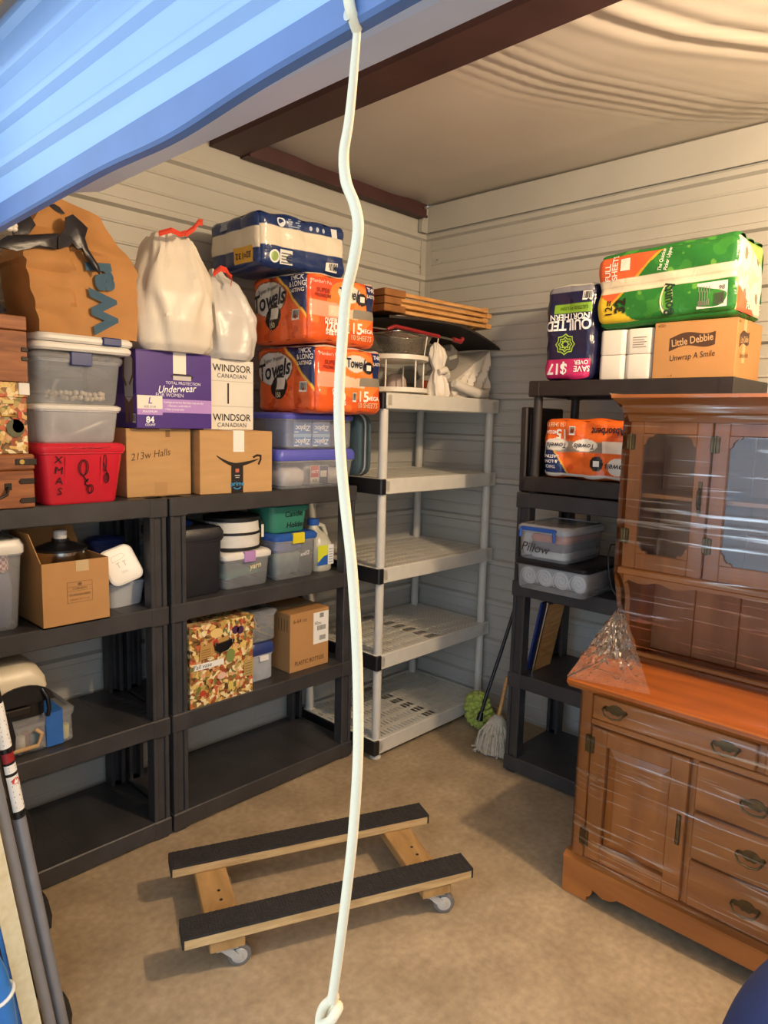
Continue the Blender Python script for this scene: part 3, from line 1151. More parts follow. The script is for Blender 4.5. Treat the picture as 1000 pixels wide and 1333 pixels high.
for i, (z, dx, rz) in enumerate(((1.9515, 0.012, -1.5), (1.9805, 0.022, 1.0))):
    t = thing('bin_lid', ('loose white bin lid lying directly on the clear blue-latched bin', 'loose white bin lid with navy clip under the brown paper bag')[i], 'lid', (1.06 + dx, 2.475, z), rz)
    G().loft([rrect(0.33, 0.37, 0.035, 0.0, 5, 0, 0.185), rrect(0.345, 0.385, 0.04, 0.008, 5, 0, 0.185), rrect(0.345, 0.385, 0.04, 0.018, 5, 0, 0.185), rrect(0.33, 0.365, 0.035, 0.027, 5, 0, 0.185), rrect(0.32, 0.335, 0.03, 0.026, 5, 0, 0.185), rrect(0.31, 0.325, 0.03, 0.016, 5, 0, 0.185)]).build('lid_panel', M_LIDW, t, smooth=40)
    if i == 1:
        G().box(0.045, 0.115, -0.013, 0.02, -0.0005, 0.028, 0.004).build('latch', M_NAVY, t)


# ------------------------------------------------------------------ paper bag and trash bags
M_KRAFT = mat('kraft_paper', '#b98550', rough=0.7, vary=0.08, scale=6, bump=0.25, bscale=14, spec=0.25)
M_INKB = mat('blue_bag_ink', '#3c566c', rough=0.7, vary=0.05)
M_BFILM = mat('black_bag_film', '#22212a', rough=0.35, vary=0.2, bump=0.5, bscale=12)
t = thing('paper_bag', 'crumpled brown paper shopping bag with blue lettering on stacked lids', 'bag', (1.098, 2.50, 2.010))
BW, BD, BH = 0.35, 0.24, 0.47


def bag_pt(a, v, nz=1.0):
    """a = 0..1 round the bag from the front left corner, v = height"""
    # rectangle perimeter
    per = [(-BW / 2, 0), (BW / 2, 0), (BW / 2, BD), (-BW / 2, BD)]
    k = (a % 1.0) * 4
    i = int(k) % 4
    f = k - int(k)
    x = per[i][0] + (per[(i + 1) % 4][0] - per[i][0]) * f
    y = per[i][1] + (per[(i + 1) % 4][1] - per[i][1]) * f
    c = 0.5 - 0.5 * math.cos(min(1, max(0, (v - 0.45) / 0.55)) * PI)
    x = x * (1 - 0.42 * c) + 0.015 * c - 0.035 * v
    y = BD / 2 + (y - BD / 2) * (1 - 0.62 * c) + 0.02 * c
    x += 0.028 * math.sin(PI * v) * (1 if x > 0 else -0.9) * (0.6 if v < 0.5 else 1)
    n = nz * noise.noise(Vector((x * 9, y * 9, v * 4))) * 0.020 + nz * abs(noise.noise(Vector((x * 5 + 3, y * 5, v * 7)))) * 0.026
    if y < BD * 0.35 and x > -0.06 and v < 0.62:
        n *= 0.35
    y -= n * (1 if y < BD / 2 else -1)
    x += 0.2 * n
    z = v * BH * (1 - 0.10 * c * (0.5 - 0.5 * math.sin(a * 4 * PI + 0.8))) + 0.012 * noise.noise(Vector((a * 9, 0, v * 3))) * v
    return (x, y, z)


g = G()
NA, NV = 96, 40
g.loft([[bag_pt(i / NA, j / NV) for i in range(NA)] for j in range(NV + 1)], True, True)
g.build('bag_body', M_KRAFT, t, smooth=22)
pr = Print(BW, BD, BH)
_fn, _fr = shell(BW, BD, BH, 0.02)


def bag_map(x, y, lift):
    X, vv_ = x - BW / 2, y / BH
    xl, xr = bag_pt(0.0, vv_, 0.0)[0], bag_pt(0.2499, vv_, 0.0)[0]
    aa = 0.2499 * min(1, max(0, (X - xl) / (xr - xl)))
    return (X, bag_pt(aa, vv_)[1] - 0.012 - lift, y)


pr.map = bag_map
pr.text('Wal', 0.222, 0.138, 0.118, '#35586f', rot=97, bold=0.062, sx=1.12, spacing=1.08, lift=0.001)
pr.build(t, 'printed_name', 0.7)
# black film bag draped over the paper bag's mouth, hanging down its front
t = thing('black_bag', 'black plastic film draped over the brown paper bag mouth', 'bag', (0.98, 2.44, 2.12))
g = G()
rs = random.Random(4)


def strip(pts, wd, dz=0.0):
    P = [Vector(p) for p in pts]
    rings = []
    for i, p in enumerate(P):
        d_ = (P[min(i + 1, len(P) - 1)] - P[max(i - 1, 0)]).normalized()
        s_ = d_.cross(Vector((0, -1, 0))).normalized()
        w_ = wd[i] if isinstance(wd, (list, tuple)) else wd
        k = 0.004
        rings.append([p + s_ * w_ + Vector((0, 0.004, 0)), p + s_ * w_ * 0.3 + Vector((0, -0.007, 0)), p - s_ * w_ * 0.3 + Vector((0, -0.003, 0)), p - s_ * w_ + Vector((0, 0.004, 0)), p + Vector((0, 0.010, 0))])
    return rings


def film_piece(nm, outline, dy):
    P = [(x, dy + 0.28 * (z - 0.10), z) for x, z in outline]
    c = (sum(p[0] for p in P) / len(P), sum(p[1] for p in P) / len(P) - 0.012, sum(p[2] for p in P) / len(P))
    q = G()
    q.loft([[(x, y + 0.010, z) for x, y, z in P], P, [(x * 0.75 + c[0] * 0.25, y * 0.75 + c[1] * 0.25 + 0.004 * math.sin(40 * x), z * 0.75 + c[2] * 0.25) for x, y, z in P]])
    return q.build(nm, M_BFILM, t, smooth=50)


film_piece('hanging_tail', [(0.05, 0.278), (0.074, 0.293), (0.103, 0.271), (0.12, 0.255), (0.105, 0.219), (0.111, 0.181), (0.127, 0.151), (0.141, 0.127), (0.14, 0.1), (0.12, 0.12), (0.1, 0.146), (0.09, 0.177), (0.073, 0.174), (0.064, 0.185), (0.054, 0.196), (0.033, 0.173), (0.007, 0.161), (0.012, 0.2), (0.039, 0.234)], 0.016)
film_piece('strap', [(-0.176, 0.151), (-0.146, 0.175), (-0.077, 0.192), (-0.03, 0.205), (0.022, 0.218), (0.015, 0.207), (0.001, 0.16), (-0.047, 0.157), (-0.078, 0.148), (-0.124, 0.13), (-0.177, 0.133)], 0.022)
film_piece('strap', [(-0.13, 0.221), (-0.065, 0.258), (-0.051, 0.231), (-0.077, 0.195), (-0.125, 0.182)], 0.026)
film_piece('strap', [(0.019, 0.325), (0.042, 0.332), (0.058, 0.325), (0.074, 0.306), (0.064, 0.301), (0.041, 0.308)], 0.075)
g = G()
for k in range(7):
    g.lathe([(0.002, -0.010), (0.010, -0.006), (0.012, 0.0), (0.008, 0.008), (0.002, 0.011)], 8, (-0.144 + rs.uniform(-.012, .012), 0.015 + rs.uniform(-.006, .006), 0.197 + rs.uniform(-.012, .012)))
o = g.build('crumpled_tissue', M_LIDW, smooth=50)
o.location = (0.98, 2.44, 2.12)
tag(o, 'small crumpled white tissue caught on the black straps', 'tissue')

M_TBAG = mat('white_trash_bag_film', '#e3dacb', rough=0.38, vary=0.05, scale=5, bump=0.35, bscale=18, stretch=(1, 1, 0.5), spec=0.45)
M_GBAG = mat('grey_white_trash_bag_film', '#d3d0cb', rough=0.33, vary=0.06, scale=5, bump=0.4, bscale=16, spec=0.5)
M_TIE = mat('red_drawstring', '#d8452f', rough=0.4, vary=0.08)


def trash_bag(label, loc, w, d, h, material, seed, lean=0.0, neck=0.3, fold=6, top=0.9, tie_pts=None, rz=0):
    t = thing('trash_bag', label, 'bag', loc, rz)

    def fn(i, j, NA, NV):
        a = 2 * PI * i / NA
        v = j / NV
        prof = [(0, 0.78), (0.06, 0.93), (0.25, 1.0), (0.5, 0.95), (0.7, 0.80), (0.85, 0.60), (0.94, neck + 0.1), (1.0, neck)]
        for (v0, r0), (v1, r1) in zip(prof, prof[1:]):
            if v <= v1:
                rr = r0 + (r1 - r0) * (v - v0) / (v1 - v0)
                break
        ca, sa = math.cos(a), math.sin(a)
        e = 0.72
        x = math.copysign(abs(ca) ** e, ca) * w / 2
        y = math.copysign(abs(sa) ** e, sa) * d / 2
        n = noise.noise(Vector((ca * 2 + seed, sa * 2, v * 2.2)))
        cr = 0.05 * math.sin(a * fold + 6 * n + 3 * v) * (0.25 + v)
        cr += 0.025 * math.sin(a * 17 + v * 9 + seed)* v
        k = rr * (1 + 0.16 * n + cr)
        z = h * v * top + 0.02 * n * v
        return (x * k + lean * v * v, y * k + d / 2, max(0, z))
    NA, NV = 72, 44
    G().loft([[fn(i, j, NA, NV) for i in range(NA)] for j in range(NV + 1)]).build('bag_body', material, t, smooth=45)
    for pts, r_ in tie_pts or []:
        P = [Vector(p) for p in pts]
        rr = [[p + Vector((0, -0.003, r_)), p + Vector((0.002, 0.003, r_ * 0.2)), p + Vector((0, -0.003, -r_)), p + Vector((-0.004, -0.007, 0))] for p in P]
        G().loft(rr).build('drawstring', M_TIE, t, smooth=30)
    return t


trash_bag('large full white trash bag with red drawstring on the purple box', (1.462, 2.475, 1.989), 0.352, 0.30, 0.475, M_TBAG, 1.3, lean=0.02, neck=0.42, top=0.93,
          tie_pts=[([(-0.10, 0.02, 0.42), (-0.06, 0.0, 0.437), (-0.02, 0.005, 0.43), (0.0, 0.0, 0.44)], 0.010), ([(0.0, 0.0, 0.435), (0.03, -0.01, 0.46), (0.045, -0.015, 0.485), (0.062, -0.02, 0.487)], 0.012)])
trash_bag('smaller knotted grey-white trash bag between large bag and towel packs', (1.775, 2.565, 1.987), 0.25, 0.25, 0.40, M_GBAG, 5.2, lean=-0.045, neck=0.18, top=0.93, fold=8,
          tie_pts=[([(-0.11, 0.04, 0.34), (-0.085, 0.025, 0.365), (-0.06, 0.02, 0.36), (-0.05, 0.01, 0.335)], 0.012), ([(-0.06, 0.02, 0.35), (-0.045, 0.0, 0.33), (-0.055, -0.005, 0.30)], 0.010)])

# ------------------------------------------------------------------ purple package, whisky box, cartons
M_PURP = mat('purple_printed_board', '#4a2f86', rough=0.35, vary=0.05)
t = carton('product_box', 'purple printed underwear box stacked on the plain cardboard carton', 'box', (1.455, 2.55, Z1 + 0.270), 0.33, 0.31, 0.298, material=M_PURP, tape=False)
pr = Print(0.33, 0.31, 0.298)
pr.face('front')
pr.ell(0.195, 0.205, 0.05, 0.014, '#1f1536').rect(0.155, 0.19, 0.235, 0.207, '#c9c4c0', 0.0012)
pr.rect(0.155, 0.215, 0.212, 0.298, '#efe9dc', 0.0016)
pr.text('TOTAL PROTECTION', 0.20, 0.178, 0.016, '#e9e4f4', bold=0.01)
pr.text('Underwear', 0.17, 0.155, 0.040, '#ffffff', rot=4, shear=0.35, bold=0.006, sx=0.9)
pr.text('FOR WOMEN', 0.14, 0.130, 0.020, '#e9e4f4')
pr.rect(0.003, 0.075, 0.108, 0.126, '#efe9dc').text('L', 0.055, 0.106, 0.036, '#6a48a8', shear=0.2, bold=0.01)
pr.text('SIZE 37-50', 0.055, 0.083, 0.011, '#6a48a8')
pr.rect(0.003, 0.052, 0.108, 0.075, '#b78fd6').text('MAXIMUM', 0.055, 0.064, 0.013, '#ffffff')
pr.rect(0.108, 0.062, 0.328, 0.115, '#b78fd6')
for k, s in enumerate(('• Leakage protection that helps keep you dry', '• Discreet, comfortable fit', '• Helps prevent odor')):
    pr.text(s, 0.20 - 0.02 * k, 0.103 - 0.014 * k, 0.0115, '#ffffff', sx=0.85)
pr.text('84', 0.055, 0.032, 0.034, '#ffffff', bold=0.03).text('COUNT', 0.055, 0.013, 0.012, '#ffffff', bold=0.01)
pr.face('left')                                       # side panel: printed figure in pale underwear, head a dark shape at the panel's top edge
pr.rect(0.0, 0.06, 0.31, 0.13, '#6e4ea0')
sk, wh = '#7d5a44', '#d8d2c8'
pr.poly([(0.215, 0.18), (0.29, 0.18), (0.285, 0.262), (0.27, 0.275), (0.235, 0.275), (0.22, 0.262)], wh, 0.001)
pr.poly([(0.22, 0.12), (0.285, 0.12), (0.288, 0.18), (0.215, 0.18)], '#c9c1b6', 0.001)
pr.poly([(0.225, 0.02), (0.245, 0.02), (0.252, 0.10), (0.258, 0.02), (0.28, 0.02), (0.288, 0.125), (0.218, 0.125)], sk, 0.0009)
pr.poly([(0.225, 0.118), (0.283, 0.118), (0.252, 0.098)], '#c9c1b6', 0.0012)
pr.poly([(0.205, 0.262), (0.222, 0.262), (0.215, 0.20), (0.238, 0.165), (0.23, 0.158), (0.198, 0.195)], sk, 0.0014)
pr.poly([(0.285, 0.262), (0.297, 0.258), (0.297, 0.20), (0.262, 0.160), (0.256, 0.17), (0.283, 0.205)], sk, 0.0014)
pr.rect(0.243, 0.272, 0.262, 0.286, sk, 0.0012).poly([(0.232, 0.282), (0.275, 0.282), (0.272, 0.297), (0.236, 0.297)], '#2c1c18', 0.0013)
pr.barcode(0.278, 0.02, 0.305, 0.055)
pr.build(t)

M_WBOX = mat('white_printed_board', '#e7e2d6', rough=0.45, vary=0.03)
t = carton('whisky_carton', 'white carton with black lettering between purple box and towel packs', 'box', (1.752, 2.62, Z1 + 0.266), 0.255, 0.24, 0.30, material=M_WBOX, tape=False)
pr = Print(0.255, 0.24, 0.30)
for y in (0.262, 0.052):
    pr.text('WINDSOR', 0.142, y, 0.042, '#171416', bold=0.008, sx=0.98).text('CANADIAN', 0.142, y - 0.032, 0.026, '#171416', spacing=1.15)
pr.rect(0.0, 0.207, 0.255, 0.209, '#b9b2a4').rect(0.0, 0.10, 0.255, 0.102, '#b9b2a4').rect(0.118, 0.112, 0.126, 0.20, '#171416')
pr.build(t)
t = carton('cardboard_carton', 'plain cardboard carton with pencilled note under the purple box', 'box', (1.4025, 2.585, Z1), 0.279, 0.30, 0.268)
pr = Print(0.279, 0.30, 0.268)
pr.text('213w Halls', 0.10, 0.165, 0.040, '#6d5334', rot=7, shear=0.25, sx=0.95)
pr.rect(0.165, 0.235, 0.185, 0.268, '#8d6638').rect(0.115, 0.0, 0.17, 0.055, '#b88d5b', 0.0005)
pr.build(t, 'pencil_note', 0.7)
G().box(-0.001, 0.05, -0.001, 0.02, 0.262, 0.2695).build('tape', M_TAPE, t)

t = carton('delivery_carton', 'cardboard delivery carton with black smile arrow under the whisky carton', 'box', (1.722, 2.515, Z1), 0.345, 0.28, 0.264, rz=-5)
pr = Print(0.345, 0.28, 0.264)
arc = [(0.075 + 0.20 * k / 24, 0.112 + (0.046 if k < 11 else 0.030) * abs((k - 11) / (11 if k < 11 else 13)) ** 1.7) for k in range(25)]
upper = [(x, y + 0.002 + 0.015 * math.sin(PI * min(1, (k + 0.8) / 25)) ** 0.8) for k, (x, y) in enumerate(arc)]
for k in range(24):
    pr.poly([arc[k], arc[k + 1], upper[k + 1], upper[k]], '#241a14')
pr.line([(0.250, 0.152), (0.268, 0.160), (0.286, 0.158), (0.286, 0.142), (0.276, 0.122)], 0.009, '#241a14')
pr.rect(0.143, 0.0, 0.20, 0.122, '#1d1a1c', 0.0012)
pr.text('prime', 0.1715, 0.040, 0.028, '#3f9fd6', bold=0.012, lift=0.002)
pr.line([(0.155, 0.024), (0.165, 0.018), (0.178, 0.018), (0.188, 0.025)], 0.004, '#3f9fd6', 0.002)
pr.rect(0.163, 0.088, 0.180, 0.104, '#c96a52', 0.0016).rect(0.160, 0.073, 0.184, 0.077, '#c9c4c0', 0.0016).rect(0.163, 0.065, 0.181, 0.068, '#c9c4c0', 0.0016)
pr.rect(0.152, 0.175, 0.205, 0.264, '#efeae0', 0.0014)
pr.build(t)
G().box(-0.022, 0.033, -0.0008, 0.14, 0.262, 0.2655).build('tape', M_TAPEW, t)

# ------------------------------------------------------------------ two clear bins with ziplock boxes, suitcase
t = storage_bin('storage_bin', 'clear bin with periwinkle lid holding white and red packets', (2.172, 2.50, Z1), 0.485, 0.36, 0.183, body=M_CLEAR, lid=M_PERI, taper=0.10, lid_h=0.048, latch=M_PERI, front_latch=False)
M_PKT = mat('white_plastic_packets', '#e4dcda', rough=0.5, vary=0.08, scale=20, bump=0.4, bscale=20)
for i, (x, y, w_, d_, h_, rz) in enumerate(((-0.105, 0.06, 0.14, 0.20, 0.085, 6), (0.042, 0.07, 0.13, 0.2, 0.10, -3), (0.165, 0.06, 0.10, 0.2, 0.075, 3))):
    o = G().loft([rrect(w_ * 0.9, d_ * 0.9, 0.03, 0.0, 4), rrect(w_, d_, 0.035, h_ * 0.3, 4), rrect(w_ * 0.97, d_, 0.035, h_ * 0.75, 4), rrect(w_ * 0.7, d_ * 0.7, 0.03, h_, 4)]).build('soft_packet', M_PKT, smooth=60)
    o.location = (2.16 + x, 2.52 + y + d_ / 2 - 0.04, Z1 + 0.012)
    o.rotation_euler = (0, 0, math.radians(rz))
    tag(o, 'soft white packet inside the periwinkle-lidded bin', 'packet', 'white packets in the periwinkle bin')
t = thing('label_card', 'small red white and navy printed card in the periwinkle-lidded bin', 'card', (2.19, 2.523, Z1 + 0.02))
G().box(-0.055, 0.055, 0, 0.003, 0.0, 0.085).build('card_board', M_WBOX, t)
pr = Print(0.11, 0.003, 0.085)
pr.rect(0.002, 0.03, 0.05, 0.083, '#c23a36').rect(0.055, 0.0, 0.108, 0.083, '#2c3670').text('HOT', 0.027, 0.055, 0.02, '#ffffff', bold=0.02).rect(0.06, 0.03, 0.1, 0.06, '#e5ddd5', 0.0012).rect(0.004, 0.004, 0.048, 0.026, '#f0ece4').text('ICE', 0.026, 0.014, 0.018, '#2c2226', bold=0.01)
pr.build(t)
t = storage_bin('storage_bin', 'clear bin with blue lid packed with blue bag boxes under the towels', (2.185, 2.50, Z1 + 0.184), 0.43, 0.34, 0.165, body=M_CLEAR, lid=M_PERI, taper=0.05, lid_h=0.025)
M_ZIP = mat('bright_blue_board', '#3a7ecb', rough=0.4, vary=0.06)
for i in range(4):
    ix, iz = i % 2, i // 2
    b = thing('bag_box', 'bright blue bag box, %s layer, %s the navy foil box' % (('lower', 'upper')[iz], ('away from', 'next to')[ix]), 'box', (2.09 + 0.115 * ix, 2.53, Z1 + 0.1935 + 0.0625 * iz), 0, 'blue bag boxes in the clear bin')
    G().box(-0.053, 0.053, 0, 0.22, 0, 0.062, 0.002).build('box_body', M_ZIP, b)
    pr = Print(0.106, 0.22, 0.062)
    pr.text('Ziploc', 0.055, 0.024, 0.034, '#f2f4fa', rot=180, shear=0.2, bold=0.02)
    pr.rect(0.0, 0.044, 0.106, 0.060, '#8fb4de').rect(0.004, 0.003, 0.030, 0.008, '#d7e2f0')
    pr.build(b)
b = thing('bag_box', 'navy foil bag box beside the bright blue boxes in the bin', 'box', (2.31, 2.53, Z1 + 0.196))
G().box(-0.05, 0.05, 0, 0.20, 0, 0.11, 0.002).build('box_body', M_NAVY, b)
Print(0.1, 0.2, 0.11).text('Hefty', 0.05, 0.09, 0.03, '#c9453c', shear=0.2, bold=0.01).build(b)

M_TEAL = mat('teal_luggage_shell', '#4d626a', rough=0.45, vary=0.08, bump=0.1, bscale=80)
t = thing('suitcase', 'slim teal suitcase standing on edge on the white rack', 'suitcase', (2.475, 2.56, 1.4585))
def yz_rrect(x, d, h, r, y0=0.0, z0=0.0):
    return [(x, p[0] + y0 + d / 2, p[1] + z0 + h / 2) for p in rrect(d, h, r, 0, 5)]
G().loft([yz_rrect(0.0, 0.30, 0.29, 0.05, 0.02, 0.015), yz_rrect(0.012, 0.34, 0.315, 0.06), yz_rrect(0.048, 0.34, 0.315, 0.06)]).build('shell_half', M_TEAL, t, smooth=40)
G().loft([yz_rrect(0.056, 0.34, 0.315, 0.06), yz_rrect(0.095, 0.34, 0.315, 0.06), yz_rrect(0.11, 0.30, 0.29, 0.05, 0.02, 0.015)]).build('shell_half', M_TEAL, t, smooth=40)
G().loft([yz_rrect(0.047, 0.346, 0.321, 0.062, -0.003, -0.001), yz_rrect(0.057, 0.346, 0.321, 0.062, -0.003, -0.001)]).build('seam_band', M_LIDW, t, smooth=40)

# ------------------------------------------------------------------ paper towel packs
def roll_bulge(nx, ny, amp, zs=2):
    def fn(face, X, Y, P, fw_):
        x, y, z = P[..., 0], P[..., 1], P[..., 2]
        out = np.zeros(X.shape)
        if face in ('front', 'back'):
            out = amp * (np.abs(np.sin(nx * PI * X / fw_)) - 0.6)
        elif face in ('left', 'right'):
            out = amp * (np.abs(np.sin(ny * PI * X / fw_)) - 0.6)
        w_ = 0.0035 * np.sin(x * 37 + z * 19 + y * 11) + 0.002 * np.sin(z * 71 + x * 23)
        return out * 0.7 + w_
    return fn


OR, ORD, ORL, NV_, YL_ = '#e2602a', '#c94b1f', '#ee7a3c', '#232f5e', '#e7b443'


def towel_paint(w, d, h):
    L = [(None, OR), (NZ_(30, 0.9, 1.0), ORD), (H_(0.9, 1, 0.66 * d + 0.86 * h * 0.75), YL_), (H_(0.9, 1, 0.70 * d + 0.86 * h * 0.75), NV_), (E_(0.34 * d, 0.66 * h, 0.31 * d, 0.27 * h), '#8f4a22'), (E_(0.33 * d, 0.655 * h, 0.295 * d, 0.25 * h), '#d9d2c8'),
         (E_(0.42 * d, 0.38 * h, 0.15 * d, 0.19 * h), '#241c1e'), (R_(0.36 * d, 0.35 * h, 0.52 * d, 0.52 * h), '#e9e3da')]
    Fp = [(None, OR), (NZ_(26, 0.95, 3.0), ORL), (R_(0, 0.62 * h, 0.42 * w, 0.93 * h), '#e4532f'), (AND(E_(0.62 * w, 0.58 * h, 0.34 * w, 0.36 * h)), '#e8843a'),
          (R_(0.04 * w, 0.38 * h, 0.48 * w, 0.60 * h), '#e9a58a'), (R_(0.30 * w, 0.40 * h, 0.72 * w, 0.56 * h), '#e6c9ae'), (R_(0.66 * w, 0.42 * h, 0.97 * w, 0.56 * h), '#8d8577'),
          (R_(0.82 * w, 0.56 * h, 1.0 * w, 0.98 * h), NV_), (E_(0.58 * w, 0.74 * h, 0.26 * w, 0.20 * h), '#e8843a'), (E_(0.58 * w, 0.76 * h, 0.16 * w, 0.13 * h), '#e5ded3'), (E_(0.76 * w, 0.71 * h, 0.075 * w, 0.095 * h), '#211a1c')]
    T = [(None, '#ddd4c8'), (NZ_(40, 0.5, 2), '#cfc3b4')]
    return {'left': L, 'front': Fp, 'top': T, 'default': [(None, OR)]}


def towel_pack(label, loc, w, d, h, tilt=None):
    t, pr, on = painted_pack('paper_towel_pack', label, 'paper towels', loc, w, d, h, 0, towel_paint(w, d, h), r=0.035, bulge=roll_bulge(3, 3, 0.012), tilt=tilt)
    p = on('left')
    p.text('Towels', 0.33 * d, 0.63 * h, 0.105, '#1a1a2c', rot=8, shear=0.25, bold=0.02, sx=0.75, lift=0.003)
    p.text('Super Premium', 0.33 * d, 0.80 * h, 0.026, '#3a3238', shear=0.2, rot=8, sx=0.9, lift=0.003)
    p.text('150', 0.42 * d, 0.255 * h, 0.032, '#efe6b8', bold=0.01, lift=0.003)
    for k, s in enumerate(('THICK', '& LONG', 'LASTING')):
        p.text(s, 0.84 * d, (0.90 - 0.09 * k) * h, 0.030 if k < 2 else 0.024, '#e8e4e4', bold=0.02, lift=0.003)
    p.barcode(0.78 * d, 0.30 * h, 0.90 * d, 0.45 * h, 0.002)
    p = on('front')
    p.text("Member's Pick", 0.2 * w, 0.86 * h, 0.020, '#f0d8c8', lift=0.003)
    p.text('SUPER', 0.22 * w, 0.74 * h, 0.026, '#8f2a18', bold=0.01, lift=0.003).text('PREMIUM', 0.22 * w, 0.67 * h, 0.022, '#8f2a18', bold=0.01, lift=0.003)
    p.text('Towels', 0.585 * w, 0.76 * h, 0.060, '#1a1a2c', shear=0.2, bold=0.02, sx=0.75, lift=0.003)
    p.rect(0.73 * w, 0.67 * h, 0.79 * w, 0.755 * h, '#e9e3da', 0.003)
    p.text('OVER', 0.33 * w, 0.33 * h, 0.028, '#f4efe6', bold=0.03, lift=0.004).text('220', 0.34 * w, 0.24 * h, 0.052, '#f4efe6', bold=0.03, lift=0.004).text('SHEETS', 0.34 * w, 0.15 * h, 0.024, '#f4efe6', bold=0.03, lift=0.004)
    p.text('15', 0.70 * w, 0.26 * h, 0.066, '#f4efe6', bold=0.03, lift=0.004).text('MEGA', 0.83 * w, 0.24 * h, 0.026, '#f4efe6', bold=0.02, lift=0.004).text('150 SHEETS', 0.75 * w, 0.13 * h, 0.032, '#e9c7a0', bold=0.01, sx=0.8, lift=0.004)
    p.barcode(0.52 * w, 0.18 * h, 0.585 * w, 0.32 * h, 0.003)
    p.text('THICK', 0.92 * w, 0.88 * h, 0.026, '#e8e4e4', bold=0.02, lift=0.003).text('LASTING', 0.92 * w, 0.78 * h, 0.020, '#e8e4e4', bold=0.02, lift=0.003)
    p.build(t, 'printed_lettering')
    return t


towel_pack('orange paper towel multipack resting directly on the blue-lidded bin', (2.231, 2.365, Z1 + 0.351), 0.43, 0.425, 0.298)
towel_pack('orange paper towel multipack stacked on another under the blue tissue pack', (2.180, 2.365, Z1 + 0.655), 0.43, 0.39, 0.295)

t, pr, on = painted_pack('toilet_paper_pack', 'navy and white tissue multipack on top of the orange towel packs', 'toilet paper', (2.060, 2.48, Z1 + 0.966), 0.50, 0.38, 0.225, 0,
                         {'front': [(None, '#1f3468'), (R_(0, 0.085, 1, 0.165), '#ded5c2')],
                          'left': [(None, '#1f3468'), (R_(0, 0.075, 0.6, 0.16), '#d8cfbc'), (R_(0.20, 0.02, 0.33, 0.085), '#d8a53a')],
                          'top': [(None, '#1f3468')], 'default': [(None, '#1f3468')]}, r=0.035, bulge=roll_bulge(4, 3, 0.010), tilt=(0, -2.5))
p = on('left')
p.text('32=132', 0.265, 0.052, 0.036, '#241c14', rot=180, bold=0.02, lift=0.003).rect(0.10, 0.17, 0.16, 0.21, '#8391a8', 0.003)
p = on('front')
p.ell(0.075, 0.043, 0.026, 0.026, '#e3e6e0', 0.003).ell(0.075, 0.043, 0.018, 0.018, '#8ca65a', 0.004).rect(0.105, 0.015, 0.175, 0.075, '#dfe0dc', 0.003).barcode(0.37, 0.014, 0.43, 0.055, 0.003)
p.ell(0.12, 0.19, 0.022, 0.022, '#dfe3ea', 0.003).ell(0.12, 0.19, 0.014, 0.014, '#1f3468', 0.004).rect(0.40, 0.165, 0.435, 0.205, '#e0e2e4', 0.003)
for k in range(5):
    p.rect(0.155, 0.165 + 0.009 * k, 0.22 - 0.008 * (k % 2), 0.169 + 0.009 * k, '#9fb0cc', 0.003)
for k in range(4):
    p.rect(0.112, 0.022 + 0.012 * k, 0.168, 0.026 + 0.012 * k, '#555555', 0.004)
for k in range(3):
    p.ell(0.28 + 0.035 * k, 0.185, 0.008, 0.010, '#b9c4d8', 0.003)
p.build(t, 'printed_lettering')


# ================================================================== left rack, lower shelves
Z2, Z3 = 0.9845, 0.5195
M_DENIM = mat('slate_blue_cloth', '#5b6a92', rough=0.85, vary=0.15, bump=0.3, bscale=25)
M_CHECK = mat('red_checked_cloth', '#d9c3bd', rough=0.85)


def checked(m):
    nt = m.node_tree
    N, L = nt.nodes, nt.links
    ck = N.new('ShaderNodeTexChecker')
    ck.inputs['Scale'].default_value = 95
    ck.inputs['Color1'].default_value = (*lin('#e2d6d2'), 1)
    ck.inputs['Color2'].default_value = (*lin('#b03a42'), 1)
    tc = [n for n in N if n.type == 'TEX_COORD'][0]
    L.new(tc.outputs['Object'], ck.inputs['Vector'])
    L.new(ck.outputs['Color'], N['Principled BSDF'].inputs['Base Color'])


checked(M_CHECK)
t = storage_bin('storage_bin', 'tall clear tub with white lid holding blue and checked cloths', (0.735, 2.545, Z2), 0.28, 0.28, 0.32, lid=M_LIDW, taper=0.16, lid_h=0.045, body=M_CLEAR)
o = G().loft([rrect(0.20, 0.20, 0.03, 0, 4), rrect(0.215, 0.21, 0.04, 0.06, 4), rrect(0.22, 0.21, 0.04, 0.13, 4), rrect(0.205, 0.20, 0.04, 0.185, 4)]).build('folded_linen', M_DENIM, smooth=50)
o.location = (0.735, 2.685, Z2 + 0.012)
tag(o, 'slate blue folded linen inside the tall white-lidded tub', 'linen')
o = G().box(-0.05, 0.045, -0.10, 0.08, 0.0, 0.07, 0.012).build('checked_napkin', M_CHECK)
o.location = (0.785, 2.685, Z2 + 0.2)
tag(o, 'red and white checked napkin inside the tall white-lidded tub', 'napkin')

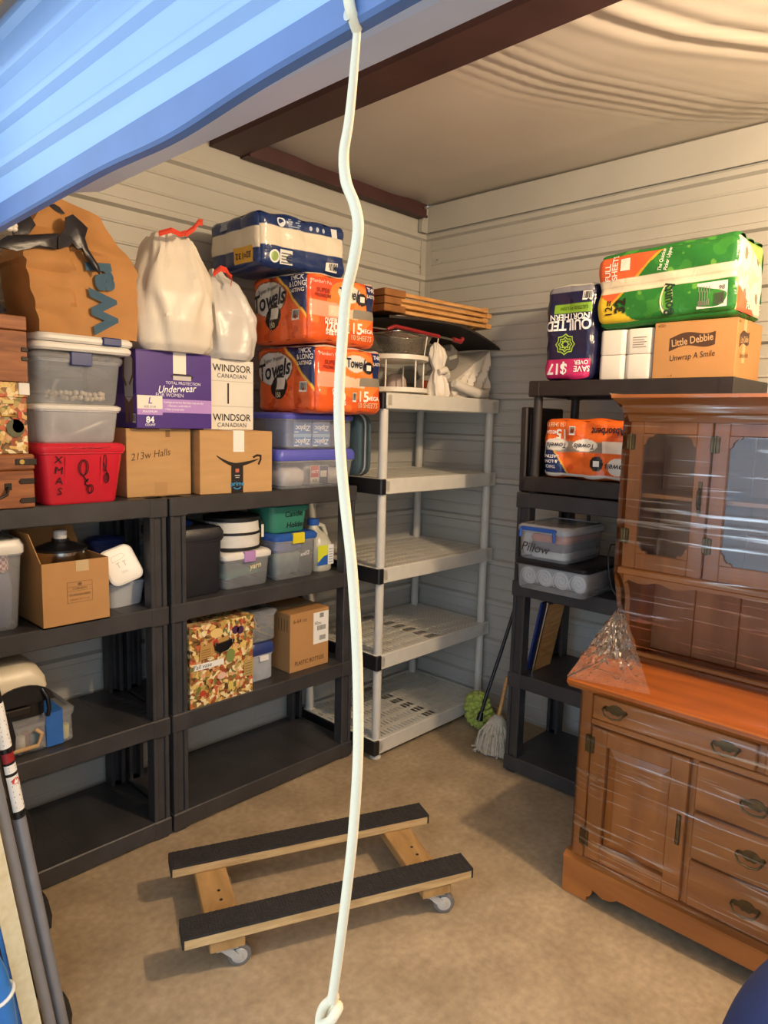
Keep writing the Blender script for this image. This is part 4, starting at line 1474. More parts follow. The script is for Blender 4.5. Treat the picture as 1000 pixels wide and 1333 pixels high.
# open carton with a percolator in it
t = thing('open_carton', 'open cardboard carton holding a steel pot with white knob', 'box', (1.022, 2.495, Z2 + 0.0005))
w, d, h = 0.238, 0.25, 0.232
for a in ((-w / 2, w / 2, 0, 0.004), (-w / 2, w / 2, d - 0.004, d)):
    G().box(a[0], a[1], a[2], a[3], 0, h).build('carton_wall', M_CARD2, t)
for sx in (-1, 1):
    G().box(sx * w / 2, sx * (w / 2 - 0.004), 0.004, d - 0.004, 0, h).build('carton_wall', M_CARD2, t)
G().box(-w / 2, w / 2, 0, d, 0, 0.004).build('carton_floor', M_CARD2, t)
G().loft([[(-w / 2, 0.01, h), (-w / 2, d - 0.01, h), (-w / 2 + 0.003, d - 0.01, h), (-w / 2 + 0.003, 0.01, h)],
          [(-w / 2 - 0.03, 0.03, h + 0.105), (-w / 2 - 0.03, d - 0.02, h + 0.11), (-w / 2 - 0.027, d - 0.02, h + 0.11), (-w / 2 - 0.027, 0.03, h + 0.105)]]).build('flap', M_CARD2, t)
G().loft([[(-w / 2, d, h), (w / 2, d, h), (w / 2, d + 0.003, h), (-w / 2, d + 0.003, h)],
          [(-w / 2 + 0.01, d + 0.05, h + 0.09), (w / 2 - 0.01, d + 0.05, h + 0.09), (w / 2 - 0.01, d + 0.053, h + 0.09), (-w / 2 + 0.01, d + 0.053, h + 0.09)]]).build('flap', M_CARD2, t)
G().box(-0.001, 0.045, -0.0008, 0.0, h - 0.04, h).build('tape', M_TAPE, t)
pr = Print(w, d, h)
c = '#7c5a37'
pr.line([(0.085, 0.155), (0.175, 0.155), (0.175, 0.08), (0.085, 0.08), (0.085, 0.155)], 0.0014, c, 0.0008)
pr.line([(0.085, 0.138), (0.175, 0.138)], 0.001, c, 0.0008).line([(0.085, 0.122), (0.175, 0.122)], 0.001, c, 0.0008)
pr.text('CUSHION', 0.13, 0.130, 0.012, c).text('GUARANTEED', 0.13, 0.108, 0.012, c, bold=0.01).text('GROSS WT LT 65', 0.13, 0.09, 0.009, c)
pr.ell(0.13, 0.146, 0.008, 0.006, c, 0.0006)
pr.build(t, 'printed_stamp', 0.7)
M_STEEL = mat('polished_steel', '#c4bfb6', rough=0.18, metal=1.0, vary=0.05)
M_DARK = mat('black_bakelite', '#18171a', rough=0.3, vary=0.1)
t = thing('percolator', 'steel percolator pot with black lid and white knob in the open carton', 'pot', (1.02, 2.625, Z2 + 0.005))
G().lathe([(0.075, 0), (0.08, 0.01), (0.085, 0.20), (0.088, 0.235), (0.088, 0.255)], 32).build('pot_body', M_STEEL, t, smooth=40)
l = G().lathe([(0.092, 0.250), (0.092, 0.258), (0.05, 0.275), (0.03, 0.282), (0.03, 0.292)], 32).build('pot_lid', M_DARK, t, smooth=40)
G().lathe([(0.022, 0.292), (0.024, 0.298), (0.024, 0.318), (0.018, 0.323)], 20).build('knob', M_LIDW, l, smooth=40)

M_GREYP = mat('grey_food_plastic', '#b4b6b8', rough=0.3, vary=0.04)
t = thing('food_container', 'grey plastic food container lying beside the open carton', 'container', (1.272, 2.60, Z2), 8)
G().loft([rrect(0.15, 0.15, 0.03, 0.0, 5, 0, 0.09), rrect(0.175, 0.175, 0.035, 0.09, 5, 0, 0.09)]).build('container_body', M_GREYP, t, smooth=40)
G().loft([rrect(0.185, 0.185, 0.035, 0.088, 5, 0, 0.09), rrect(0.185, 0.185, 0.035, 0.10, 5, 0, 0.09), rrect(0.17, 0.17, 0.03, 0.104, 5, 0, 0.09)]).build('container_lid', M_FROST, t, smooth=40)
t = thing('food_container', 'white-lidded plastic container tilted on top of the grey one', 'container', (1.224, 2.572, Z2 + 0.176))
t.rotation_euler = (math.radians(62), math.radians(-14), math.radians(4))
G().loft([rrect(0.10, 0.11, 0.025, -0.055, 5), rrect(0.125, 0.135, 0.028, 0.0, 5)]).build('container_body', M_FROST, t, smooth=40)
l = G().loft([rrect(0.135, 0.145, 0.03, 0.0, 5), rrect(0.138, 0.148, 0.032, 0.008, 5), rrect(0.125, 0.135, 0.028, 0.013, 5), rrect(0.105, 0.115, 0.022, 0.011, 5)]).build('container_lid', M_LIDW, t, smooth=40)
pr = Print(0.1, 0.1, 0.1)
pr.map = lambda x, y, lift: (x, y, 0.011 + lift)
pr.line([(-0.03, 0.03), (-0.025, 0.04), (0.02, 0.042), (0.028, 0.03), (0.01, 0.022), (-0.03, 0.018), (-0.03, 0.03)], 0.0015, '#b9b4aa', 0.0008)
pr.text('T T', 0.0, 0.0, 0.03, '#b9b4aa').text('SEAL', 0.0, -0.03, 0.014, '#c9c4ba')
pr.build(l, 'moulded_mark', 0.4)

# craft box with blue tape, beige case on it
t = storage_bin('craft_box', 'clear craft box with blue tape and tan handle under the beige case', (0.865, 2.555, Z3), 0.335, 0.27, 0.135, lid=M_CLEAR, body=M_CLEAR, taper=0.03, lid_h=0.025, cat='box')
M_TANP = mat('tan_plastic', '#c9a474', rough=0.4)
G().tube([(-0.10, 0.0, 0.085), (-0.11, -0.014, 0.07), (-0.10, -0.016, 0.03), (0.02, -0.016, 0.03), (0.035, -0.014, 0.07), (0.02, 0.0, 0.085)], 0.008, 8).build('handle', M_TANP, t, smooth=50)
M_BTAPE = mat('blue_masking_tape', '#2c68b8', rough=0.55, vary=0.08)
g = G().box(0.055, 0.115, -0.002, 0.0035, 0.005, 0.136).box(0.055, 0.115, -0.002, 0.272, 0.134, 0.1375)
g.build('tape_band', M_BTAPE, t)
M_THR = [mat('thread_%d' % i, c, rough=0.8, bump=0.4, bscale=120, stretch=(1, 1, 8)) for i, c in enumerate(('#b4544e', '#d8b060', '#7d9a58', '#c98a9a', '#e0d6c6', '#9a5a3c', '#4f8f8f', '#a58fc0', '#9a9a98', '#e08a68', '#c8c060'))]
for i in range(11):
    o = G().lathe([(0.012, 0), (0.016, 0.004), (0.016, 0.05), (0.012, 0.054)], 10).build('thread_skein', M_THR[i], smooth=40)
    o.location = (0.735 + 0.026 * i, 2.578 + 0.025 * (i % 2), Z3 + 0.012)
    o.rotation_euler = (math.radians(0), math.radians(3 * (i % 3 - 1)), 0)
    tag(o, '%s thread spool inside the clear craft box' % ('dull red', 'mustard', 'olive green', 'dusty pink', 'cream', 'brown', 'teal', 'lilac', 'grey', 'coral', 'pale yellow')[i], 'spool', 'thread spools in the craft box')
M_BEIGE = mat('beige_abs_plastic', '#dccfb4', rough=0.35, vary=0.04)
t = thing('sewing_case', 'beige domed plastic case with black base on the craft box', 'case', (0.79, 2.545, Z3 + 0.137))
G().loft([rrect(0.27, 0.22, 0.03, 0.0, 4, 0, 0.12), rrect(0.27, 0.22, 0.03, 0.095, 4, 0, 0.12)]).build('case_base', M_DARK, t, smooth=40)
def dome_ring(z, w_, d_, dx=0.0):
    return rrect(w_, d_, 0.04, z, 5, dx, 0.12)
top = G().loft([dome_ring(0.095, 0.285, 0.235), dome_ring(0.10, 0.292, 0.242), dome_ring(0.135, 0.286, 0.236, -0.002), dome_ring(0.175, 0.262, 0.21, -0.012), dome_ring(0.195, 0.22, 0.16, -0.03), dome_ring(0.20, 0.15, 0.1, -0.04)])
top = top.build('case_cover', M_BEIGE, t, smooth=45)
# the cover arches over a dark opening in front
g = G()
arch = [(0.05 - 0.105 * math.cos(PI * k / 12), 0.055 + 0.070 * math.sin(PI * k / 12)) for k in range(13)]
g.prism(arch, -0.006, 0.02, 'y')
g.build('front_opening', M_DARK, t)
G().box(-0.01, 0.075, -0.013, -0.004, 0.022, 0.048, 0.004).build('latch_plate', M_IRON, t)
G().tube([(0.115, -0.004, 0.10), (0.128, -0.02, 0.07), (0.132, -0.022, 0.03), (0.128, -0.018, 0.0)], 0.008, 8).build('side_catch', M_DARK, t, smooth=50)
G().tube([(-0.10, 0.10, 0.198), (-0.08, 0.06, 0.225), (-0.05, 0.03, 0.222), (-0.035, 0.02, 0.195)], 0.012, 8).build('carry_handle', M_DARK, top, smooth=50)

# ================================================================== second rack, lower shelves
M_CHAR = mat('charcoal_tote_plastic', '#26262c', rough=0.42, vary=0.1, bump=0.06, bscale=120)
storage_bin('storage_tote', 'charcoal plastic tote with flat lid at the end of the shelf', (1.575, 2.54, Z2), 0.215, 0.36, 0.292, body=M_CHAR, lid=M_CHAR, taper=0.10, lid_h=0.05)
M_BLBAG = mat('royal_blue_bag', '#1f3f8f', rough=0.4, vary=0.15, bump=0.5, bscale=14)
o = G().loft([rrect(0.10, 0.16, 0.03, 0, 5), rrect(0.12, 0.18, 0.04, 0.012, 5), rrect(0.10, 0.14, 0.04, 0.026, 5), rrect(0.05, 0.08, 0.02, 0.034, 5)]).build('blue_pouch', M_BLBAG, smooth=60)
o.location = (1.535, 2.72, Z2 + 0.291)
tag(o, 'royal blue pouch lying on the charcoal tote', 'pouch')
storage_bin('storage_bin', 'dark blue tub standing behind the grey food container', (1.285, 2.79, Z2), 0.15, 0.10, 0.25, body=M_NAVY, lid=M_NAVY, taper=0.06)

t = storage_bin('storage_bin', 'low clear bin with pink front latch under the round hamper', (1.815, 2.555, Z2), 0.265, 0.34, 0.165, lid=M_LIDW, taper=0.10, lid_h=0.028, latch=mat('orchid_pink_plastic', '#b58ac0', rough=0.35), latch_w=0.06)
M_MINT = mat('mint_green_plastic', '#8fc2ae', rough=0.4)
o = G().box(-0.095, 0.095, -0.12, 0.12, 0.0, 0.006, 0.002).build('mint_tray', M_MINT)
o.location = (1.815, 2.725, Z2 + 0.045)
o.rotation_euler = (0, math.radians(-5), 0)
tag(o, 'flat mint green tray inside the pink-latched clear bin', 'tray')
pr = Print(0.265, 0.34, 0.165)
pr.map = lambda x, y, lift: (-0.1325 + x, 0.008 - lift, y)
pr.text('yarn', 0.165, 0.095, 0.035, '#e3d6a8', rot=6, shear=0.3, bold=0.02, lift=0.004)
pr.build(t, 'marker_writing', 0.4)
M_CANV = mat('white_canvas', '#dcd9d2', rough=0.75, vary=0.05, bump=0.3, bscale=26, stretch=(1, 1, 3))
M_BBAND = mat('black_webbing', '#191818', rough=0.6, vary=0.1)
t = thing('pop_up_hamper', 'collapsed round white hamper with black bands on the pink-latched bin', 'hamper', (1.816, 2.70, Z2 + 0.165))
G().lathe([(0.122, 0.0), (0.126, 0.012), (0.126, 0.06), (0.128, 0.075), (0.124, 0.09), (0.121, 0.135)], 36).build('canvas_side', M_CANV, t, smooth=50)
for z0, z1, rr in ((0.0, 0.016, 0.131), (0.068, 0.083, 0.131), (0.128, 0.150, 0.128)):
    G().lathe([(rr - 0.008, z0), (rr, z0 + 0.003), (rr, z1 - 0.003), (rr - 0.008, z1)], 36).build('band', M_BBAND, t, smooth=50)
G().lathe([(0.127, 0.13), (0.12, 0.15), (0.06, 0.16), (0.01, 0.162)], 36).build('top_cover', M_BBAND, t, smooth=50)
G().tube([(0.125, -0.035, 0.13), (0.136, -0.045, 0.11), (0.139, -0.045, 0.06), (0.134, -0.04, 0.02)], 0.006, 8).build('strap', M_BBAND, t, smooth=50)
G().box(0.125, 0.139, -0.06, -0.056, 0.04, 0.10, 0.001).build('care_tag', M_LIDW, t)

t = storage_bin('storage_bin', 'clear bin with blue lid and yellow latch under the green box', (2.098, 2.56, Z2), 0.262, 0.34, 0.22, lid=M_BLUE, taper=0.10, lid_h=0.03, latch=mat('yellow_plastic', '#e0cf2f', rough=0.35), latch_w=0.07)
o = G().loft([rrect(0.17, 0.2, 0.03, 0, 4), rrect(0.19, 0.22, 0.03, 0.09, 4), rrect(0.17, 0.2, 0.03, 0.10, 4)]).build('folded_linen', mat('sage_cloth', '#7d8f86', rough=0.85, vary=0.2, scale=20, bump=0.3), smooth=50)
o.location = (2.085, 2.735, Z2 + 0.012)
tag(o, 'folded sage green linen inside the yellow-latched bin', 'linen')
o = G().loft([rrect(0.16, 0.2, 0.04, 0, 4), rrect(0.20, 0.24, 0.05, 0.02, 4), rrect(0.19, 0.22, 0.05, 0.05, 4), rrect(0.1, 0.12, 0.04, 0.065, 4)]).build('blue_towel', mat('cornflower_cloth', '#4b62b4', rough=0.9, vary=0.15, bump=0.5, bscale=40), smooth=50)
o.location = (2.085, 2.735, Z2 + 0.115)
tag(o, 'cornflower blue towel inside the yellow-latched bin', 'towel')
pr = Print(0.275, 0.34, 0.22)
pr.map = lambda x, y, lift: (-0.1375 + x, 0.009 - lift, y)
pr.text('xxl/2', 0.18, 0.115, 0.028, '#e6e6e6', rot=6, shear=0.3, bold=0.01, lift=0.004)
pr.build(t, 'marker_writing', 0.4)
M_GRNP = mat('sea_green_plastic', '#3f8a74', rough=0.35, vary=0.05)
t = storage_bin('storage_bin', 'sea green plastic box with marker lettering on the blue-lidded bin', (2.077, 2.585, Z2 + 0.22), 0.235, 0.24, 0.135, body=M_GRNP, lid=M_GRNP, taper=0.16, lid_h=0.022)
pr = Print(0.235, 0.24, 0.135)
pr.map = lambda x, y, lift: (-0.1175 + x, 0.02 - 0.012 * y / 0.11 - lift, y)
pr.text('Candle', 0.135, 0.088, 0.038, '#17211d', shear=0.1, rot=2, lift=0.003, bold=0.01).text('Holder', 0.15, 0.035, 0.038, '#17211d', shear=0.1, rot=2, lift=0.003, bold=0.01)
pr.build(t, 'marker_writing', 0.5)

M_JUG = clear_mat('translucent_jug', (0.90, 0.89, 0.82), body=0.75, rough=0.3)
t = thing('detergent_jug', 'translucent jug with blue cap and yellow label beside the yellow-latched bin', 'jug', (2.299, 2.60, Z2))
G().loft([rrect(0.10, 0.15, 0.03, 0, 5, 0, 0.075), rrect(0.115, 0.165, 0.035, 0.01, 5, 0, 0.075), rrect(0.115, 0.165, 0.035, 0.14, 5, 0, 0.075), rrect(0.10, 0.14, 0.04, 0.175, 5, -0.005, 0.075), rrect(0.065, 0.07, 0.03, 0.205, 5, -0.015, 0.07), rrect(0.045, 0.045, 0.02, 0.222, 5, -0.018, 0.07), rrect(0.045, 0.045, 0.02, 0.235, 5, -0.018, 0.07)]).build('jug_body', M_JUG, t, smooth=50)
G().lathe([(0.027, 0.23), (0.029, 0.234), (0.029, 0.258), (0.024, 0.262)], 20, (-0.018, 0.07, 0)).build('cap', M_BLUE, t, smooth=40)
G().tube([(-0.002, 0.05, 0.232), (0.025, 0.045, 0.225), (0.045, 0.045, 0.185), (0.05, 0.045, 0.14)], 0.011, 10).build('handle', M_JUG, t, smooth=50)
pr = Print(0.115, 0.165, 0.2)
pr.map = lambda x, y, lift: (-0.0575 + x, -0.0085 - lift, y)
pr.rect(0.005, 0.035, 0.07, 0.135, '#d6d938').poly([(0.005, 0.035), (0.07, 0.035), (0.07, 0.085), (0.045, 0.08), (0.005, 0.05)], '#2a5fb4', 0.0012).rect(0.072, 0.035, 0.11, 0.135, '#e8e8e4')
for k in range(6):
    pr.rect(0.078, 0.045 + 0.013 * k, 0.104, 0.049 + 0.013 * k, '#8f979f', 0.0012)
pr.build(t, 'label_print', 0.4)

# third shelf
t = collage_box('large fruit collage file box with black handle on the third shelf', (1.638, 2.50, Z3), 0.324, 0.30, 0.355, 0.07)
w, h = 0.324, 0.355
pr = Print(w, 0.30, h)
pr.poly([(0.045, 0.20), (0.19, 0.24), (0.19, 0.29), (0.05, 0.262)], '#b98f52', 0.001).rect(0.27, 0.08, 0.318, 0.155, '#b79a5c', 0.001)
for k in range(5):
    pr.rect(0.275, 0.09 + 0.012 * k, 0.312, 0.093 + 0.012 * k, '#6d5a34', 0.0015)
    pr.rect(0.055, 0.205 + 0.010 * k, 0.10, 0.208 + 0.010 * k, '#7c5a30', 0.0015)
pr.ell(0.2, 0.195, 0.022, 0.03, '#7f8a4a', 0.001).ell(0.13, 0.31, 0.03, 0.02, '#e3c27a', 0.001).ell(0.225, 0.305, 0.018, 0.018, '#4a2a4a', 0.001).ell(0.25, 0.30, 0.018, 0.018, '#4a2a4a', 0.001).ell(0.125, 0.265, 0.014, 0.016, '#b8342c', 0.0014)
pr.rect(0.018, 0.165, 0.165, 0.192, '#ece8de', 0.0012).text('Fall vase', 0.06, 0.179, 0.026, '#34405c', shear=0.2, lift=0.002)
pr.ell(0.155, 0.115, 0.022, 0.015, '#e0b9a0', 0.001).ell(0.06, 0.06, 0.016, 0.012, '#b8442c', 0.001).ell(0.2, 0.06, 0.014, 0.02, '#d8c060', 0.001)
pr.build(t)
G().prism([(0.165, 0.265), (0.115, 0.262), (0.12, 0.235), (0.14, 0.222), (0.18, 0.226), (0.208, 0.25), (0.21, 0.272)], -0.010, -0.001, 'y', Matrix.Translation((-w / 2, 0, 0))).build('handle', M_DARK, t)
for sx in (0.122, 0.208):
    G().box(sx - w / 2 - 0.006, sx - w / 2 + 0.006, -0.012, 0, 0.255, 0.272, 0.002).build('handle_stud', M_STEEL, t)
t = storage_bin('storage_bin', 'clear bin with two-tone blue lid at the bottom of the small stack', (1.898, 2.565, Z3), 0.155, 0.26, 0.185, lid=M_NAVY, taper=0.08, lid_h=0.05, body=M_FROST)
G().box(-0.02, 0.03, -0.003, 0.004, 0.10, 0.125, 0.001).build('paper_tag', M_LIDW, t)
t = storage_bin('storage_bin', 'clear bin of tangled trims stacked on the blue-lidded small bin', (1.91, 2.57, Z3 + 0.186), 0.17, 0.26, 0.155, lid=M_CLEAR, taper=0.08, lid_h=0.022, body=M_CLEAR)
g = G()
rb = random.Random(11)
for i in range(26):
    p0 = Vector((rb.uniform(-.035, .035), rb.uniform(.07, .17), rb.uniform(.02, .07)))
    pts = [p0 + Vector((rb.uniform(-.02, .02), rb.uniform(-.03, .03), rb.uniform(-.01, .02))) * k for k in range(3)]
    g.tube(pts, 0.004, 5)
o = g.build('tangled_trims', mat('gold_trim', '#a89058', rough=0.5, vary=0.3, scale=60), smooth=60)
o.location = (1.91, 2.57, Z3 + 0.186)
o['kind'] = 'stuff'
tag(o, 'tangle of gold trims in the small clear bin', 'trims')
t = carton('cardboard_carton', 'upright brown carton printed plastic bottles on the third shelf', 'box', (2.175, 2.56, Z3), 0.246, 0.26, 0.292, material=M_CARD2)
pr = Print(0.246, 0.26, 0.292)
pr.text('6-64 oz', 0.06, 0.252, 0.028, '#5c3d20').text('PLASTIC BOTTLES', 0.122, 0.04, 0.030, '#5c3d20', sx=0.78)
pr.rect(0.145, 0.115, 0.243, 0.275, '#eeebe4', 0.001)
rb = random.Random(2)
for yb, xx, ww in ((0.245, 0.185, 0.026), (0.182, 0.17, 0.056), (0.13, 0.185, 0.04)):
    for k in range(9):
        pr.rect(xx + ww * k / 9, yb, xx + ww * (k + 0.55) / 9, yb + 0.024, '#4a4640', 0.0016)
for k in range(5):
    pr.rect(0.152, 0.213 + 0.006 * (k % 3), 0.175 + 0.02 * (k % 2), 0.2155 + 0.006 * (k % 3), '#6a665e', 0.0016)
pr.face('left')
for k in range(4):
    pr.rect(0.17 + 0.022 * k, 0.20, 0.174 + 0.022 * k, 0.262, '#4a331c', 0.001)
pr.build(t, 'printed_design', 0.6)

# ================================================================== things on top of the white rack
ZT = 1.876
M_WPL = mat('cream_white_plastic', '#e6e0d2', rough=0.35, vary=0.03)
t = thing('two_tier_turntable', 'cream two-tier plastic turntable with thin posts on the white rack', 'turntable', (2.735, 2.56, ZT))
for z in (0.012, 0.175):
    G().lathe([(0.02, z), (0.165, z), (0.175, z + 0.004), (0.175, z + 0.026), (0.169, z + 0.026), (0.166, z + 0.008), (0.02, z + 0.008)], 40).build('disc_tray', M_WPL, t, smooth=40)
G().lathe([(0.08, 0), (0.08, 0.012)], 24).build('base_ring', M_WPL, t, smooth=40)
for k in range(6):
    a = 2 * PI * k / 6 + 0.45
    G().cyl((0.155 * math.cos(a), 0.155 * math.sin(a), 0.018), (0.155 * math.cos(a), 0.155 * math.sin(a), 0.18), 0.0045, n=8).build('post', M_WPL, t, smooth=50)
for k in range(2):
    G().cyl((0.05 + 0.09 * k, -0.155, 0.19), (0.065 + 0.09 * k, -0.16, 0.30), 0.003, n=8).build('wire_handle', M_WPL, t, smooth=50)
t = carton('small_box', 'dark blue box behind the cream turntable', 'box', (2.70, 2.765, ZT), 0.20, 0.16, 0.11, material=mat('dark_blue_board', '#2d4463', rough=0.5), tape=False)
M_PACK = mat('pink_white_packet', '#d9c4be', rough=0.45, vary=0.1, bump=0.4, bscale=20)
o = G().loft([rrect(0.10, 0.07, 0.03, 0, 5), rrect(0.13, 0.10, 0.04, 0.03, 5), rrect(0.12, 0.09, 0.04, 0.10, 5), rrect(0.07, 0.05, 0.02, 0.13, 5)]).build('soft_packet', M_PACK, smooth=60)
o.location = (2.94, 2.74, ZT)
tag(o, 'pale pink soft packet between turntable and white bags', 'packet')
o = G().loft([rrect(0.045, 0.04, 0.015, 0, 4), rrect(0.055, 0.05, 0.02, 0.05, 4), rrect(0.045, 0.04, 0.015, 0.09, 4)]).build('orange_bottle', mat('bright_orange_plastic', '#e0561e', rough=0.3), smooth=50)
o.location = (2.965, 2.535, ZT)
tag(o, 'small bright orange bottle behind the knotted white bag', 'bottle')

M_WBAG = mat('thin_white_bag_film', '#e2d9cc', rough=0.42, vary=0.06, scale=5, bump=0.45, bscale=20, spec=0.4)
t = thing('carrier_bag', 'white bag wrapped over a box at the end of the white rack', 'bag', (3.222, 2.42, ZT + 0.004))


def wrapped(a, v):
    k = a * 4
    i = int(k) % 4
    f = k - int(k)
    per = [(-0.17, 0), (0.185, 0.01), (0.185, 0.28), (-0.17, 0.28)]
    x = per[i][0] + (per[(i + 1) % 4][0] - per[i][0]) * f
    y = per[i][1] + (per[(i + 1) % 4][1] - per[i][1]) * f
    hh = 0.09 + 0.185 * (x + 0.17) / 0.355
    n = noise.noise(Vector((x * 14, y * 14, v * 3))) * 0.012
    fold = 0.012 * math.sin((x * 1.5 - v * 0.3) * 40) * math.sin(PI * v)
    return (x * (1 - 0.05 * v) + n, y - fold * (1 if y < 0.1 else 0) + n, hh * v + n * v)


G().loft([[wrapped(i / 64, j / 14) for i in range(64)] for j in range(15)]).build('bag_body', M_WBAG, t, smooth=35)
G().tube([(-0.19, -0.02, 0.075), (-0.10, -0.03, 0.05), (0.0, -0.03, 0.031), (0.10, -0.025, 0.028), (0.12, -0.01, 0.045), (0.16, -0.004, 0.06)], [0.022, 0.026, 0.03, 0.024, 0.02, 0.008], 10).build('twisted_tail', M_WBAG, t, smooth=50)
t = thing('carrier_bag', 'knotted white plastic bag between turntable and wrapped box', 'bag', (2.958, 2.445, ZT))
NA = 40
prof = [(0.055, 0), (0.068, 0.02), (0.062, 0.07), (0.045, 0.115), (0.03, 0.14), (0.045, 0.17), (0.06, 0.215), (0.045, 0.255), (0.012, 0.285)]
G().loft([[(r_ * math.cos(2 * PI * i / NA) * (1 + 0.16 * math.sin(5 * 2 * PI * i / NA + z * 20)) - (0.03 * (z / 0.28) ** 2), 0.7 * r_ * math.sin(2 * PI * i / NA) * (1 + 0.2 * math.cos(7 * 2 * PI * i / NA)), z) for i in range(NA)] for r_, z in prof]).build('bag_body', M_WBAG, t, smooth=50)
G().tube([(-0.035, -0.03, 0.13), (0.0, -0.045, 0.145), (0.035, -0.03, 0.13), (0.02, -0.04, 0.11)], 0.018, 10).build('knot', M_WBAG, t, smooth=50)

M_GRY = mat('warm_grey_plastic', '#6c6966', rough=0.4, vary=0.06)
t = thing('appliance_head', 'grey rounded appliance head lying on the white bags', 'appliance', (3.165, 2.57, ZT + 0.166))
t.rotation_euler = (0, math.radians(-15), 0)
G().loft([rrect(0.13, 0.10, 0.04, 0.0, 5), rrect(0.17, 0.13, 0.05, 0.03, 5), rrect(0.17, 0.13, 0.05, 0.09, 5), rrect(0.12, 0.09, 0.04, 0.13, 5)]).build('housing', M_GRY, t, smooth=50)
G().box(-0.035, 0.035, -0.070, -0.060, 0.055, 0.075, 0.002).build('badge', mat('silver_badge', '#a8a49c', rough=0.3), t)

M_REDP = mat('dark_red_plastic', '#8f2326', rough=0.35, vary=0.06)
M_MESH = clear_mat('fine_wire_mesh', (0.52, 0.48, 0.42), body=0.5, rough=0.35, bscale=200)
t = thing('fryer_basket', 'wire strainer basket with dark red handles above the turntable', 'basket', (2.755, 2.53, 2.19), -4)
G().loft([rrect(0.30, 0.20, 0.05, 0.0, 5), rrect(0.27, 0.18, 0.05, -0.04, 5), rrect(0.19, 0.13, 0.05, -0.10, 5)], False, True).build('wire_bowl', M_MESH, t, smooth=50)
G().tube([Vector(p) for p in rrect(0.305, 0.205, 0.05, 0.0, 5)], 0.006, 8, closed=True).build('rim_wire', M_STEEL, t, smooth=50)
G().tube([(-0.20, -0.10, 0.0), (-0.16, -0.112, 0.018), (-0.05, -0.112, 0.012), (0.16, -0.112, -0.002)], 0.010, 8).build('front_bar', M_REDP, t, smooth=50)
G().tube([(0.16, -0.112, -0.002), (0.28, -0.11, -0.008)], 0.006, 8).build('steel_rod', M_STEEL, t, smooth=50)
G().tube([(0.27, -0.11, -0.006), (0.33, -0.11, -0.012), (0.345, -0.11, 0.006)], 0.013, 8).build('handle', M_REDP, t, smooth=50)
G().tube([(-0.19, 0.10, 0.02), (0.0, 0.112, 0.02), (0.20, 0.11, 0.01)], 0.010, 8).build('rear_bar', M_REDP, t, smooth=50)

M_MAT = mat('charcoal_felt_sheet', '#2c2521', rough=0.8, vary=0.12)
t_ = G()


def sheet(u, v, th):
    x = 2.50 + 0.93 * u
    z = 2.235 + 0.02 * math.sin(u * 3) - 0.075 * max(0, (u - 0.55) / 0.45) ** 1.6 + 0.01 * math.sin(v * 3)
    return (x, 2.385 + 0.40 * v, z + th)


t_.grid(30, 10, lambda u, v: sheet(u, v, 0.012)).grid(30, 10, lambda u, v: sheet(u, v, 0.0), flip=True)
t_.loft([[sheet(i / 30, 0, 0.0) for i in range(31)], [sheet(i / 30, 0, 0.012) for i in range(31)]], False, False, closed=False)
t_.loft([[sheet(1, i / 10, 0.0) for i in range(11)], [sheet(1, i / 10, 0.012) for i in range(11)]], False, False, closed=False)
o = t_.build('floor_mat', M_MAT, smooth=50)
tag(o, 'charcoal sagging mat under the folded wooden slats', 'mat')
M_SLAT = wood_mat('pine_slats', '#d8a468', '#b9803f', scale=8, stretch=(1, 8, 8), rough=0.5)
t = thing('folded_wood_rack', 'folded pine slat rack lying on top of the charcoal mat', 'rack', (2.50, 2.43, 2.272), -3)
for k in range(4):
    for q in range(2):
        G().box(0.10 + 0.004 * k, 0.82 - 0.03 * (k % 2), 0.16 * q, 0.16 * q + 0.022, 0.028 * k, 0.028 * k + 0.019, 0.003).build('slat', M_SLAT, t)
    G().box(0.79 - 0.03 * (k % 2), 0.83 - 0.03 * (k % 2), -0.008, 0.19, 0.028 * k - 0.002, 0.028 * k + 0.024, 0.003).build('end_block', M_SLAT, t)
for k in range(3):
    G().box(0.0, 0.145 - 0.03 * (k == 1), -0.012, 0.20, 0.037 * k, 0.037 * k + 0.034, 0.003).build('end_block', wood_mat('dark_pine', '#a06a36', '#7c4c22', scale=8, rough=0.5), t)


# ================================================================== right hand racks
ZR = 1.945
t, pr, on = painted_pack('toilet_paper_pack', 'navy and pink toilet paper pack standing upside down on the dark rack', 'toilet paper', (2.93, 1.668, ZR), 0.25, 0.22, 0.435, -90,
                         {'front': [(None, '#232447'), (R_(0, 0, 1, 0.10), '#d2336f'), (R_(0, 0.395, 1, 0.44), '#8d8c94'), (AND(R_(0.05, 0.305, 0.24, 0.345)), '#8ab53a')],
                          'left': [(None, '#232447'), (R_(0, 0, 1, 0.10), '#d2336f')], 'top': [(None, '#d8d4cc')], 'default': [(None, '#232447')]}, r=0.04, bulge=roll_bulge(2, 2, 0.005))
p = on('front')
p.text('QUILTED', 0.125, 0.252, 0.062, '#ffffff', rot=180, bold=0.03, sx=0.88, lift=0.004).text('NORTHERN', 0.13, 0.288, 0.038, '#ffffff', rot=180, bold=0.02, sx=0.95, lift=0.004)
p.text('ULTRA PLUSH', 0.15, 0.326, 0.022, '#274016', rot=180, lift=0.004)
p.text('SAVE', 0.205, 0.055, 0.036, '#ffffff', rot=180, bold=0.02, lift=0.004).text('OVER', 0.20, 0.083, 0.026, '#ffffff', rot=180, bold=0.02, lift=0.004).text('$17', 0.08, 0.058, 0.066, '#ffffff', rot=180, bold=0.03, lift=0.004)
